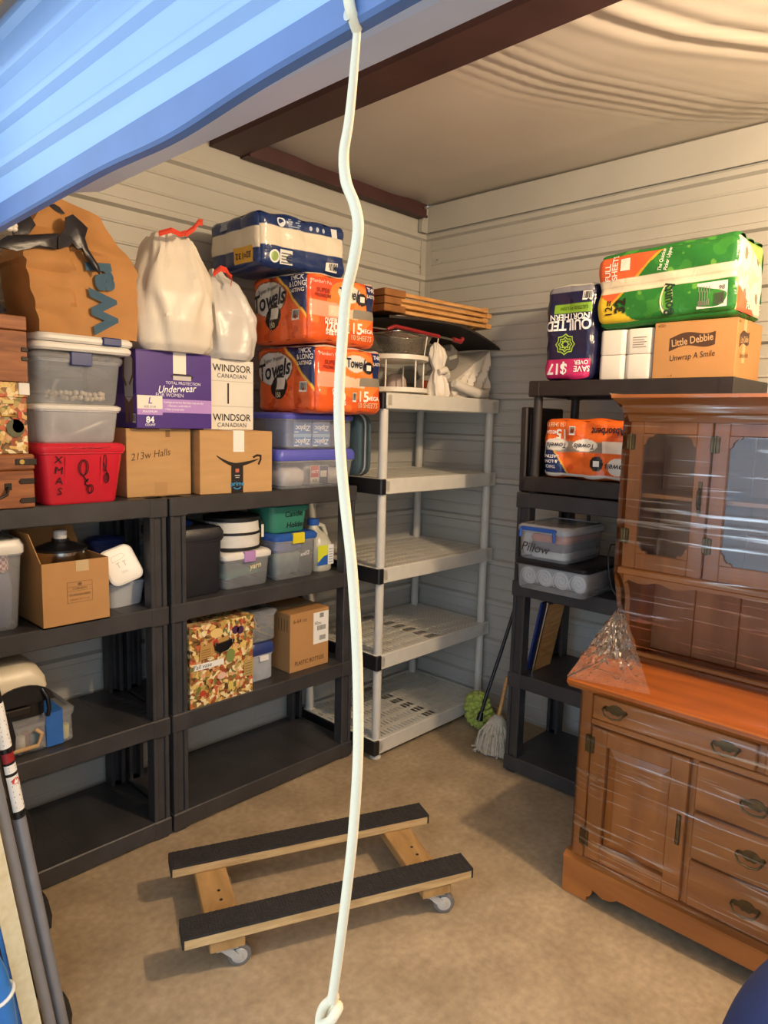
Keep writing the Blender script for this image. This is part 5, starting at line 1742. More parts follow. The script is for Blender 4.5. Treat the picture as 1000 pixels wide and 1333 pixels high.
for k in range(8):
    a = PI / 4 * k
    for j in range(3):
        r0 = 0.012 + 0.013 * j
        p.line([(0.115 + r0 * math.cos(a - 0.35), 0.165 + r0 * math.sin(a - 0.35)), (0.115 + (r0 + 0.008) * math.cos(a), 0.165 + (r0 + 0.008) * math.sin(a)), (0.115 + r0 * math.cos(a + 0.35), 0.165 + r0 * math.sin(a + 0.35))], 0.005, '#a9c94a', 0.004)
p.barcode(0.19, 0.355, 0.235, 0.395, 0.003)
p.build(t, 'printed_lettering')

M_TP = mat('soft_white_tissue_wrap', '#e9e3d7', rough=0.4, vary=0.03, bump=0.15, bscale=20, coat=0.3)
t = thing('toilet_roll_block', 'shrink-wrapped block of white toilet rolls beside the snack carton', 'toilet paper', (2.94, 1.395, ZR), -90)
for i in range(2):
    for j in range(2):
        for kk in range(2):
            x = -0.0605 + 0.121 * i
            G().loft([rrect(0.117, 0.117, 0.022, 0.002 + 0.107 * j, 6, x, 0.061 + 0.12 * kk), rrect(0.1215, 0.122, 0.024, 0.010 + 0.107 * j, 6, x, 0.061 + 0.12 * kk), rrect(0.1215, 0.122, 0.024, 0.099 + 0.107 * j, 6, x, 0.061 + 0.12 * kk), rrect(0.117, 0.117, 0.022, 0.107 + 0.107 * j, 6, x, 0.061 + 0.12 * kk)]).build('toilet_roll', M_TP, t, smooth=40)
pr = Print(0.244, 0.24, 0.206)
pr.map = lambda x, y, lift: (-0.122 + x, -lift - 0.0005, y)
for k in range(5):
    pr.rect(0.155, 0.135 + 0.010 * k, 0.215 - 0.01 * (k % 2), 0.139 + 0.010 * k, '#9a938a', 0.001)
pr.build(t, 'small_print')

t = carton('snack_carton', 'cardboard snack carton with dark ribbon logo under the green towel pack', 'box', (2.93, 1.103, ZR), 0.325, 0.30, 0.228, rz=-90, material=M_CARD2)
pr = Print(0.325, 0.30, 0.228)


def ribbon(x0, x1, y0, amp, hh, col):
    n = 24
    top_ = [(x0 + (x1 - x0) * k / n, y0 + hh + amp * math.sin(2 * PI * (k / n) - 0.6) * 0.5 + 0.02 * k / n) for k in range(n + 1)]
    bot_ = [(x, y - hh) for x, y in top_]
    for k in range(n):
        pr.poly([bot_[k], bot_[k + 1], top_[k + 1], top_[k]], col)


pr.face('front')
ribbon(0.065, 0.245, 0.115, 0.018, 0.052, '#4d3322')
pr.text('Little Debbie', 0.155, 0.150, 0.040, '#c9a272', rot=7, bold=0.015, sx=0.78)
pr.text('Unwrap A Smile', 0.158, 0.088, 0.034, '#3c2817', rot=5, shear=0.15, sx=0.8)
pr.text('6221', 0.03, 0.215, 0.016, '#5a3f26').text('-- 4', 0.075, 0.012, 0.014, '#5a3f26')
pr.face('right')
ribbon(0.03, 0.14, 0.12, 0.014, 0.05, '#4d3322')
pr.text('Little Debbie', 0.085, 0.15, 0.034, '#c9a272', rot=7, bold=0.015, sx=0.5).text('Unwrap A Smile', 0.09, 0.09, 0.03, '#3c2817', rot=5, shear=0.15, sx=0.5).text('6221', 0.02, 0.215, 0.014, '#5a3f26')
pr.rect(0.07, 0.06, 0.105, 0.228, '#cfa878', 0.0004)
pr.build(t, 'printed_design', 0.6)

BW_, BD_, BH_ = 0.585, 0.31, 0.308


def bounty_bulge(face, X, Y, P, fw_):
    x, y, z = P[..., 0], P[..., 1], P[..., 2]
    if face in ('front', 'back'):
        a = 0.012 * (np.abs(np.sin(2 * PI * Y / BH_)) - 0.5)
    elif face in ('top', 'bottom'):
        a = 0.012 * (np.abs(np.sin(3 * PI * Y / BD_)) - 0.5)
    else:
        a = -0.004 + 0 * X
    return a + 0.002 * np.sin(x * 31 + z * 40 + y * 20)


def roll_end(cx, cy):
    return [(E_(cx, cy, 0.068, 0.068), '#efe8d2'), (E_(cx, cy, 0.018, 0.024), '#8a7a6a')]


ends = [(None, '#e3dcae'), (NZ_(40, 0.6, 1), '#e9e5cf')]
for i in range(2):
    for j in range(2):
        ends += roll_end(0.075 + 0.155 * i, 0.235 - 0.155 * j)
ends += [(AND(H_(-0.5, -1, -0.115), H_(1, 0, 0.01)), '#e06a3a'), (AND(H_(0.4, 1, 0.325)), '#9cc455')]
t, pr, on = painted_pack('paper_towel_pack', 'green paper towel multipack lying across the white rolls and snack carton', 'paper towels', (2.92, 1.236, ZR + 0.2345), BW_, BD_, BH_, -90,
                         {'front': [(None, '#2f7a35'), (NZ_(24, 0.55, 2.0), '#3d8838'), (NZ_(34, 1.25, 0.5), '#6aa744'), (AND(H_(-1, 1.05, 0.02)), '#e9a53a'), (AND(H_(-1, 1.05, 0.035)), '#e2663a'), (AND(H_(-1, -1.3, -0.19)), '#e8c437'),
                                    (R_(0, 0.138, 1, 0.192), '#e6d8bb'), (R_(0, 0.162, 1, 0.166), '#d3c4a6')],
                          'right': ends, 'top': [(None, '#2f7a35'), (NZ_(24, 0.6, 1.0), '#4d9a3c')], 'default': [(None, '#2f7a35')]}, r=0.035, bulge=bounty_bulge, tilt=(0, -1.8))
p = on('front')
p.text('FULL', 0.055, 0.225, 0.034, '#f6e9dc', rot=90, bold=0.02, lift=0.004).text('SHEETS', 0.085, 0.245, 0.034, '#f6e9dc', rot=90, bold=0.02, lift=0.004).rect(0.108, 0.225, 0.15, 0.275, '#efe4d6', 0.004)
p.text('12=', 0.065, 0.075, 0.045, '#2a2616', rot=90, bold=0.01, lift=0.004).text('32', 0.115, 0.080, 0.062, '#2a2616', rot=90, bold=0.04, lift=0.004)
p.ell(0.31, 0.085, 0.026, 0.062, '#e8d9a8', 0.003).ell(0.312, 0.087, 0.02, 0.05, '#5d9a3a', 0.0035)
p.text('Bounty', 0.318, 0.085, 0.056, '#24402a', rot=97, bold=0.03, sx=0.8, lift=0.005)
p.text('The Quicker', 0.285, 0.245, 0.022, '#f0f2e4', rot=80, shear=0.2, bold=0.01, sx=0.8, lift=0.004).text('Picker Upper', 0.31, 0.245, 0.022, '#f0f2e4', rot=80, shear=0.2, bold=0.01, sx=0.8, lift=0.004)
p.rect(0.43, 0.03, 0.545, 0.128, '#e9e4d8', 0.003)
for k in range(9):
    p.rect(0.437 + 0.005 * k, 0.04, 0.4395 + 0.005 * k, 0.115 - 0.02 * (k % 2), '#8f8a80', 0.004)
for k in range(8):
    p.rect(0.497 + 0.005 * k, 0.04, 0.4995 + 0.005 * k, 0.085, '#57524a', 0.004)
p.text('98', 0.525, 0.102, 0.024, '#57524a', lift=0.004)
p = on('right')
p.text('FULL SHEETS', 0.20, 0.045, 0.036, '#f6e9dc', bold=0.02, lift=0.004, rot=5)
p.build(t, 'printed_lettering')

w, d, h = 0.42, 0.26, 0.275
t, pr, on = painted_pack('paper_towel_pack', 'orange paper towel pack stored upside down on the dark rack', 'paper towels', (2.93, 1.555, 1.500), w, d, h, -90,
                         {'front': [(None, '#e86a26'), (NZ_(28, 0.9, 1.0), '#d9571e'), (R_(0, 0.125, 0.30, 0.17), '#8a7f72'), (R_(0.02, 0.12, 0.12, 0.17), '#a0998c'), (E_(0.07, 0.155, 0.06, 0.028), '#e6dfd2'), (E_(0.215, 0.155, 0.06, 0.028), '#e6dfd2'), (R_(0.30, 0.125, 0.40, 0.175), '#eddcc8'),
                                    (AND(H_(-1, -0.75, -0.155), R_(0, 0, 0.3, 0.128)), YL_), (AND(H_(-1, -0.75, -0.147), R_(0, 0, 0.3, 0.128)), NV_), (R_(0, 0, 1, 0.022), '#e3dccf'), (E_(0.275, 0.075, 0.030, 0.034), '#211a1c'), (E_(0.375, 0.065, 0.05, 0.038), '#e6dfd2')],
                          'left': [(None, '#dcd2c4'), (R_(0, 0.15, 1, 1), '#e86a26'), (R_(0, 0.03, 1, 0.10), NV_)], 'top': [(None, '#e86a26')], 'default': [(None, '#e86a26')]}, r=0.03, bulge=roll_bulge(4, 3, 0.009))
p = on('front')
p.text('15', 0.095, 0.205, 0.062, '#f4efe6', rot=180, bold=0.03, lift=0.004).text('MEGA', 0.045, 0.212, 0.022, '#f4efe6', rot=180, bold=0.02, lift=0.004).text('150 SHEETS', 0.065, 0.247, 0.026, '#f0c9a0', rot=180, bold=0.01, lift=0.004, sx=0.8)
p.text('Absorbent', 0.325, 0.222, 0.046, '#1c1a20', rot=180, shear=0.2, bold=0.02, sx=0.8, lift=0.004)
p.text('Towels', 0.075, 0.152, 0.034, '#1a1a2c', rot=180, shear=0.2, bold=0.01, lift=0.004).text('Towels', 0.215, 0.152, 0.034, '#1a1a2c', rot=180, shear=0.2, bold=0.01, lift=0.004).text('Towels', 0.375, 0.065, 0.040, '#1a1a2c', rot=180, shear=0.2, bold=0.01, lift=0.004)
p.rect(0.262, 0.062, 0.29, 0.088, '#e9e3da', 0.004).barcode(0.135, 0.20, 0.165, 0.24, 0.003)
for k, s in enumerate(('THICK', '& LONG', 'LASTING')):
    p.text(s, 0.045, 0.052 + 0.024 * k, 0.020, '#e8e4e4', rot=180, bold=0.02, lift=0.004)
p.build(t, 'printed_lettering')

# dark spare panel standing beside the upper rack
o = G().box(0, 0.34, -0.035, 0, 0, 0.405, 0.006).box(0.03, 0.31, -0.04, -0.03, 0.03, 0.375, 0.006).build('shelf_panel', M_BLK2)
o.location = (2.905, 1.875, 1.42)
o.rotation_euler = (math.radians(-1), 0, 0)
tag(o, 'dark spare shelf panel standing beside the two-tier rack', 'panel')

# linen bins on the third shelf of the right rack
Z3R = 0.9845
M_LINEN = mat('white_linen', '#e3ded6', rough=0.85, vary=0.05, scale=14, bump=0.4, bscale=30)
M_BTRAY = mat('black_lid_plastic', '#17171a', rough=0.4)
t = storage_bin('storage_bin', 'clear bin of rolled white towels with black lid under the pillow bin', (2.762, 1.603, Z3R), 0.38, 0.40, 0.142, rz=-90, body=M_CLEAR, lid=M_BTRAY, taper=0.08, lid_h=0.022)
for i in range(4):
    sp_ = G()
    pts = []
    for k in range(40):
        a = k * 0.42
        rr = 0.006 + 0.0011 * a * 2.2
        pts.append((math.cos(a) * rr, math.sin(a) * rr))
    x = -0.128 + 0.085 * i
    sp_.lathe([(0.038, -0.15), (0.042, -0.14), (0.042, 0.14), (0.038, 0.15)], 20)
    tw = thing('rolled_towel', 'white rolled towel lying in the black-lidded clear bin', 'towel', (2.762, 1.603, Z3R), -90, 'rolled towels in the black-lidded bin')
    M_ = Matrix.Translation((x, 0.20, 0.057)) @ Matrix.Rotation(PI / 2, 4, 'X')
    q = G()
    q.add(sp_.v, sp_.f, M_)
    q.build('towel_roll', M_LINEN, tw, smooth=50)
    q = G().tube([Vector((x + a, 0.046, 0.057 + b)) for a, b in pts], 0.003, 6)
    q.build('spiral_edge', M_LINEN, tw, smooth=50)
t = storage_bin('storage_bin', 'clear bin of pillow covers with blue handle clip on the towel bin', (2.765, 1.650, Z3R + 0.142), 0.285, 0.36, 0.163, rz=-90, body=M_CLEAR, lid=M_MILKY, taper=0.08, lid_h=0.03, r=0.04)
G().tube([(-0.10, -0.001, 0.145), (-0.10, -0.014, 0.14), (-0.10, -0.016, 0.105)], 0.008, 8).build('handle_clip', M_BLUE, t, smooth=40)
G().box(-0.105, 0.075, -0.012, 0.004, 0.135, 0.153, 0.004).build('handle_clip', M_BLUE, t)
G().tube([(0.07, -0.001, 0.145), (0.07, -0.014, 0.14), (0.075, -0.016, 0.095)], 0.008, 8).build('handle_clip', M_BLUE, t, smooth=40)
pr = Print(0.3, 0.4, 0.165)
pr.map = lambda x, y, lift: (-0.14 + x, 0.009 - lift, y)
pr.text('Pillow', 0.105, 0.055, 0.060, '#3a3430', shear=0.25, rot=-2, lift=0.005)
pr.build(t, 'marker_writing', 0.5)
for nm, lb, c, z0, z1, xx in (('white', 'white folded linen at the bottom of the pillow bin', M_LINEN, 0.012, 0.045, 0.02), ('charcoal', 'charcoal folded cloth in the middle of the pillow bin', mat('charcoal_cloth', '#57545c', rough=0.85, bump=0.3, bscale=30), 0.046, 0.085, 0.02), ('coral', 'coral folded cloth near the top of the pillow bin', mat('coral_cloth', '#d9764c', rough=0.85, bump=0.3, bscale=30), 0.086, 0.115, 0.02)):
    o = G().loft([rrect(0.18, 0.31, 0.03, z0, 4, xx, 0.18), rrect(0.195, 0.325, 0.03, (z0 + z1) / 2, 4, xx, 0.18), rrect(0.18, 0.31, 0.03, z1, 4, xx, 0.18)]).build('folded_cloth', c, smooth=50)
    o.location = (2.765, 1.650, Z3R + 0.142)
    o.rotation_euler = (0, 0, -PI / 2)
    tag(o, lb, 'cloth')
o = G().loft([rrect(0.045, 0.26, 0.02, 0.012, 4, -0.103, 0.18), rrect(0.05, 0.29, 0.02, 0.06, 4, -0.104, 0.18), rrect(0.045, 0.26, 0.02, 0.125, 4, -0.105, 0.18)]).build('crumpled_linen', M_LINEN, smooth=50)
o.location = (2.765, 1.650, Z3R + 0.142)
o.rotation_euler = (0, 0, -PI / 2)
tag(o, 'white linen bundle standing at the end of the pillow bin', 'linen')
t = thing('black_appliance', 'black rounded appliance with cord beside the pillow bin', 'appliance', (2.96, 1.325, Z3R))
G().loft([rrect(0.18, 0.15, 0.05, 0.0, 5, 0.09, 0), rrect(0.20, 0.17, 0.06, 0.05, 5, 0.09, 0), rrect(0.19, 0.16, 0.06, 0.22, 5, 0.09, 0), rrect(0.13, 0.10, 0.04, 0.27, 5, 0.09, 0)]).build('housing', M_DARK, t, smooth=50)
G().tube([(-0.006, 0.03, 0.24), (-0.05, 0.06, 0.24), (-0.085, 0.052, 0.20), (-0.085, 0.045, 0.12), (-0.075, 0.03, 0.05), (-0.07, 0.0, 0.012)], 0.004, 8).build('cord', M_DARK, t, smooth=50)
t = thing('hook_and_tag', 'black clip with pale strap behind the pillow bin', 'strap', (3.30, 1.72, Z3R))
G().tube([(0, -0.02, 0.0), (0, -0.02, 0.34), (0, 0.0, 0.372), (0, 0.05, 0.372), (0, 0.06, 0.34)], 0.010, 8).build('hook', M_DARK, t, smooth=50)
G().box(-0.004, 0.004, -0.15, -0.03, 0.33, 0.36, 0.002).build('strap_band', M_DARK, t)
# boards leaning at the end of the second shelf
for nm, lb, cat, c, y_, wx, th, hh, ln in (('binder', 'dark blue flat board leaning at the shelf end', 'board', M_NAVY, 1.815, 0.18, 0.012, 0.36, 10), ('plank', 'pale wooden board leaning beside the blue board', 'board', M_SLAT, 1.78, 0.16, 0.010, 0.36, 11)):
    o = G().box(0, wx, -th / 2, th / 2, 0, hh, 0.002).build(nm, c)
    o.location = (2.97, y_, 0.5205)
    o.rotation_euler = (math.radians(ln), 0, 0)
    tag(o, lb, cat)
o = G().cyl((0, 0, 0), (0.004, -0.066, 0.37), 0.007, n=10).build('curtain_rod', M_STEEL, smooth=40)
o.location = (2.953, 1.772, 0.5195)
tag(o, 'thin silver rod leaning beside the pale wooden board', 'rod')

# ------------------------------------------------------------------ mops in the corner
M_LIME = mat('lime_chenille', '#a9b758', rough=0.9, vary=0.2, scale=40)
t = thing('chenille_duster', 'lime green chenille mop head with dark handle by the white rack', 'mop', (3.15, 2.22, 0.0))
g = G()
rb = random.Random(9)
for i in range(150):
    a, b = rb.uniform(0, 2 * PI), rb.uniform(-1, 1)
    s_ = math.sqrt(1 - b * b)
    c = Vector((0.042 * s_ * math.cos(a), 0.082 * s_ * math.sin(a), 0.125 + 0.092 * b))
    n_ = Vector((c.x / 0.042, c.y / 0.082, (c.z - 0.125) / 0.092)).normalized()
    g.tube([c - n_ * 0.01, c + n_ * 0.012, c + n_ * 0.02], [0.013, 0.014, 0.006], 6)
h_ = g.build('chenille_tufts', M_LIME, t, smooth=60)
h_['kind'] = 'stuff'
G().loft([[(0.03 * math.cos(2 * PI * i / 16), 0.065 * math.sin(2 * PI * i / 16), 0.125 + z) for i in range(16)] for z in (-0.06, 0.06)]).build('head_core', M_LIME, t, smooth=60)
G().tube([(-0.055, -0.05, 0.12), (-0.03, -0.055, 0.20), (0.06, -0.09, 0.48), (0.278, -0.15, 1.12)], 0.010, 8).build('handle', M_DARK, t, smooth=50)
G().cyl((-0.06, -0.048, 0.10), (-0.05, -0.052, 0.145), 0.020, 0.013, 12).build('socket', M_DARK, t, smooth=50)
M_STR = mat('grey_mop_string', '#bdb3a0', rough=0.95, vary=0.2, scale=50)
t = thing('string_mop', 'grey cotton string mop slumped on the floor beside the green duster', 'mop', (3.025, 2.008, 0.0))
g = G()
for i in range(170):
    a = rb.uniform(0, 2 * PI)
    R1 = rb.uniform(0.05, 0.10)
    z0 = rb.uniform(0.10, 0.16)
    p0 = Vector((0.04 * math.cos(a), 0.05 * math.sin(a), z0))
    p1 = Vector((R1 * 0.8 * math.cos(a + rb.uniform(-.3, .3)), R1 * math.sin(a), 0.075 + rb.uniform(0, .04)))
    p2 = Vector((R1 * math.cos(a) * 1.05, R1 * 1.2 * math.sin(a), 0.012 + rb.uniform(0, .012)))
    p3 = p2 + Vector((rb.uniform(-.03, .03), rb.uniform(-.03, .03), -0.004))
    g.tube([p0, p1, p2, p3], 0.0065, 5)
h_ = g.build('mop_strings', M_STR, t, smooth=60)
h_['kind'] = 'stuff'
G().loft([rrect(0.10, 0.12, 0.04, 0.09, 5), rrect(0.08, 0.10, 0.04, 0.17, 5), rrect(0.03, 0.04, 0.012, 0.20, 5)]).build('mop_head', M_STR, t, smooth=60)
G().box(-0.055, -0.045, -0.03, 0.03, 0.06, 0.12, 0.004).build('teal_scrubber', mat('teal_scrub_pad', '#5f8580', rough=0.8), t)
G().tube([(0.0, 0.0, 0.17), (0.03, -0.004, 0.28), (0.062, -0.008, 0.40)], 0.011, 8).build('handle', M_SLAT, t, smooth=50)


# ================================================================== china hutch wrapped in stretch film
M_MAP = wood_mat('honey_maple', '#b46a2c', '#8f501e', scale=7, stretch=(1.2, 1.2, 0.25), rough=0.35, coat=0.35)
M_MAPH = wood_mat('honey_maple_crossgrain', '#b86e30', '#925220', scale=7, stretch=(0.25, 1.2, 1.2), rough=0.35, coat=0.35)
M_MAPT = wood_mat('honey_maple_top', '#a85a24', '#88481b', scale=7, stretch=(0.25, 1.4, 1.2), rough=0.25, coat=0.5)
M_MAPD = wood_mat('maple_back_boards', '#a56a3e', '#87532e', scale=6, stretch=(1.2, 1.2, 0.25), rough=0.5)
M_GLASS = clear_mat('window_glass', (0.92, 0.94, 0.95), body=0.01, rough=0.02, ior=1.48)
M_PULL = mat('antique_brass_pull', '#6a5636', rough=0.4, metal=0.9, vary=0.3, scale=40)
hutch = thing('china_hutch', 'honey maple china hutch wrapped in clear stretch film on the concrete floor', 'cabinet', (2.28, 0.555, 0.0), -90)
HW = 0.615
# --- base
G().box(-HW + 0.012, HW - 0.012, 0.02, 0.555, 0.13, 0.80, 0.003).build('base_case', M_MAP, hutch)


def foot_board(x0, x1):
    """bracket-foot plinth outline in x,z"""
    L_ = x1 - x0
    fw_ = min(0.16, L_ * 0.3)
    pts = [(x0, 0.0), (x0 + fw_ * 0.62, 0.0)]
    for k in range(7):
        a = PI / 2 * k / 6
        pts.append((x0 + fw_ * 0.62 + 0.035 * math.sin(a) * 0.6, 0.02 + 0.035 * (1 - math.cos(a))))
    pts += [(x0 + fw_ * 0.82, 0.052), (x0 + fw_ * 1.0, 0.040), (x0 + fw_ * 1.2, 0.045), (x0 + fw_ * 1.35, 0.062)]
    mir = [(x0 + x1 - a, b) for a, b in pts][::-1]
    return pts + mir + [(x1, 0.135), (x0, 0.135)]


G().prism(foot_board(-HW - 0.012, HW + 0.012), -0.012, 0.014, 'y').build('plinth_front', M_MAPH, hutch)
for sx in (-1, 1):
    G().prism(foot_board(-0.01, 0.555), sx * (HW + 0.012), sx * (HW - 0.012), 'x').build('plinth_side', M_MAPH, hutch)
    G().prism([(-0.014, 0.135), (-0.020, 0.128), (-0.016, 0.150), (0.02, 0.165), (0.02, 0.135)], 0, 0, 'x')
    G().box(sx * (HW - 0.008), sx * (HW - 0.055), 0.004, 0.03, 0.15, 0.80, 0.003).build('corner_stile', M_MAP, hutch)
g = G()
prof = [(-0.014, 0.132), (-0.016, 0.142), (0.004, 0.156), (0.03, 0.158), (0.03, 0.132)]
g.prism(prof, -HW - 0.012, HW + 0.012, 'x').build('plinth_moulding', M_MAPH, hutch)
# counter with moulded edge
n_ = [(-0.012, 0.795), (-0.022, 0.800), (-0.030, 0.812), (-0.036, 0.815), (-0.036, 0.828), (-0.030, 0.833), (0.56, 0.833), (0.56, 0.795)]
G().prism(n_, -HW - 0.03, HW + 0.03, 'x').build('counter_top', M_MAPT, hutch)


def bail_pull(parent, x, z, y=-0.0):
    p = G()
    pl = [(-0.052, 0.0), (-0.045, 0.012), (-0.03, 0.010), (-0.018, 0.022), (0, 0.026), (0.018, 0.022), (0.03, 0.010), (0.045, 0.012), (0.052, 0.0), (0.04, -0.012), (0.025, -0.010), (0.012, -0.022), (0, -0.018), (-0.012, -0.022), (-0.025, -0.010), (-0.04, -0.012)]
    p.prism([(x + a * 0.85, z + b * 0.8) for a, b in pl], y - 0.003, y, 'y')
    pull = p.build('drawer_pull', M_PULL, parent)
    G().tube([(x - 0.04, y - 0.004, z + 0.004), (x - 0.04, y - 0.020, z + 0.002), (x - 0.028, y - 0.026, z - 0.016), (x, y - 0.028, z - 0.022), (x + 0.028, y - 0.026, z - 0.016), (x + 0.04, y - 0.020, z + 0.002), (x + 0.04, y - 0.004, z + 0.004)], 0.0035, 8).build('bail', M_PULL, pull, smooth=50)


for x0, x1 in ((-0.555, -0.012), (0.012, 0.555)):
    d_ = G().box(x0, x1, -0.004, 0.03, 0.700, 0.788, 0.004).build('drawer', M_MAPH, hutch)
    for f in (0.16, 0.84):
        bail_pull(d_, x0 + (x1 - x0) * f, 0.752, -0.004)
for z0, z1 in ((0.505, 0.668), (0.335, 0.497), (0.168, 0.327)):
    d_ = G().box(-0.182, 0.182, -0.004, 0.03, z0, z1, 0.004).build('drawer', M_MAPH, hutch)
    bail_pull(d_, 0, (z0 + z1) / 2 + 0.008, -0.004)
G().box(-0.56, 0.56, 0.006, 0.03, 0.672, 0.694, 0.002).build('rail', M_MAPH, hutch)
for sx in (-1, 1):
    a, b = sorted((sx * 0.205, sx * 0.552))
    d_ = G().box(a, a + 0.06, -0.004, 0.03, 0.165, 0.668, 0.003).box(b - 0.06, b, -0.004, 0.03, 0.165, 0.668, 0.003)
    d_.box(a + 0.06, b - 0.06, -0.004, 0.03, 0.165, 0.225, 0.003).box(a + 0.06, b - 0.06, -0.004, 0.03, 0.608, 0.668, 0.003)
    d_ = d_.build('cupboard_door', M_MAP, hutch)
    pa, pb, z0, z1 = a + 0.062, b - 0.062, 0.227, 0.606
    G().loft([[(x, 0.016, z) for x, z in ((pa, z0), (pb, z0), (pb, z1), (pa, z1))], [(x, 0.012, z) for x, z in ((pa + 0.004, z0 + 0.004), (pb - 0.004, z0 + 0.004), (pb - 0.004, z1 - 0.004), (pa + 0.004, z1 - 0.004))],
              [(x, 0.0, z) for x, z in ((pa + 0.035, z0 + 0.035), (pb - 0.035, z0 + 0.035), (pb - 0.035, z1 - 0.035), (pa + 0.035, z1 - 0.035))]]).build('raised_panel', M_MAP, d_)
    hx = sx * 0.556
    for z in (0.60, 0.24):
        h_ = G()
        h_.box(hx - 0.018, hx + 0.018, -0.008, 0.004, z - 0.032, z + 0.032, 0.002).cyl((hx, -0.009, z - 0.03), (hx, -0.009, z + 0.03), 0.005, n=8)
        h_.build('hinge', M_PULL, d_)
    kx = sx * 0.225
    G().box(kx - 0.008, kx + 0.008, -0.008, 0.0, 0.36, 0.47, 0.003).build('door_pull', M_PULL, d_)
# --- upper part
U0, U1, UY0, UY1 = 1.195, 1.792, 0.24, 0.55
for sx in (-1, 1):
    G().box(sx * 0.605, sx * 0.587, UY0 + 0.02, UY1, U0, U1).build('upper_side', M_MAP, hutch)
    sc = [(0.55, 0.833), (0.40, 0.833), (0.395, 0.88)]
    for k in range(25):
        f = k / 24
        z = 0.90 + f * (U0 - 0.90)
        sc.append((0.385 - 0.145 * f - 0.030 * math.sin(f * 2 * PI) * (1 - f * 0.4), z))
    sc += [(UY0, U0 + 0.005), (0.55, U0 + 0.005)]
    G().prism(sc, sx * 0.605, sx * 0.585, 'x').build('scroll_side', M_MAP, hutch)
G().box(-0.587, 0.587, UY0 + 0.02, UY1, U0, U0 + 0.02).build('upper_floor', M_MAPH, hutch)
G().box(-0.605, 0.605, UY0 + 0.02, UY1, U1 - 0.02, U1).build('upper_roof', M_MAPH, hutch)
G().box(-0.587, 0.587, UY0 + 0.05, UY1 - 0.01, 1.482, 1.498, 0.002).build('inner_shelf', M_MAPH, hutch)
for k in range(7):
    x0 = -0.587 + 1.174 * k / 7
    G().box(x0 + 0.001, x0 + 1.174 / 7 - 0.001, UY1 - 0.012, UY1, 0.835, U1 - 0.01, 0.003).build('back_board', M_MAPD, hutch)
cor = [(UY0 + 0.02, U1 - 0.03), (UY0 + 0.0, U1 - 0.028), (UY0 - 0.006, U1 - 0.005), (UY0 - 0.016, U1 + 0.004), (UY0 - 0.022, U1 + 0.03), (UY0 - 0.045, U1 + 0.05), (UY0 - 0.052, U1 + 0.056), (UY0 - 0.052, U1 + 0.068), (UY0 + 0.05, U1 + 0.068), (UY0 + 0.05, U1 - 0.0)]
g = G()
c0, c1 = -0.605, 0.605
ringL = [(c0 - max(0, UY0 - y), y, z) for y, z in cor]
ringR = [(c1 + max(0, UY0 - y), y, z) for y, z in cor]
g.loft([ringL, ringR]).build('cornice', M_MAPH, hutch)
for sx in (-1, 1):
    g = G()
    pr_ = [(max(0, UY0 - y), z) for y, z in cor]
    r0 = [(sx * (0.605 + a), UY0 - a, z) for a, z in pr_]
    r1 = [(sx * (0.605 + a), UY1, z) for a, z in pr_]
    g.loft([r0, r1]).build('cornice_return', M_MAPH, hutch)
G().box(-0.655, 0.655, UY0, UY1, U1 + 0.062, U1 + 0.068).build('top_board', M_MAPH, hutch)
# scalloped valance under the cupboards
va = [(-0.587, U0 + 0.02), (-0.587, U0 - 0.045)]
for k in range(1, 60):
    x = -0.587 + 1.174 * k / 60
    va.append((x, U0 - 0.018 - 0.016 * abs(math.sin(PI * (x + 0.587) / 0.13)) * (1 if abs(x) > 0.33 else 0.15)))
va += [(0.587, U0 - 0.045), (0.587, U0 + 0.02)]
G().prism(va, UY0 + 0.004, UY0 + 0.022, 'y').build('valance', M_MAPH, hutch)
G().box(-0.61, 0.61, UY0 - 0.008, UY0 + 0.02, U0 - 0.006, U0 + 0.022, 0.005).build('waist_moulding', M_MAPH, hutch)
G().box(-0.585, 0.585, 0.40, 0.42, 0.833, 0.852, 0.004).build('plate_rail', M_MAPH, hutch)


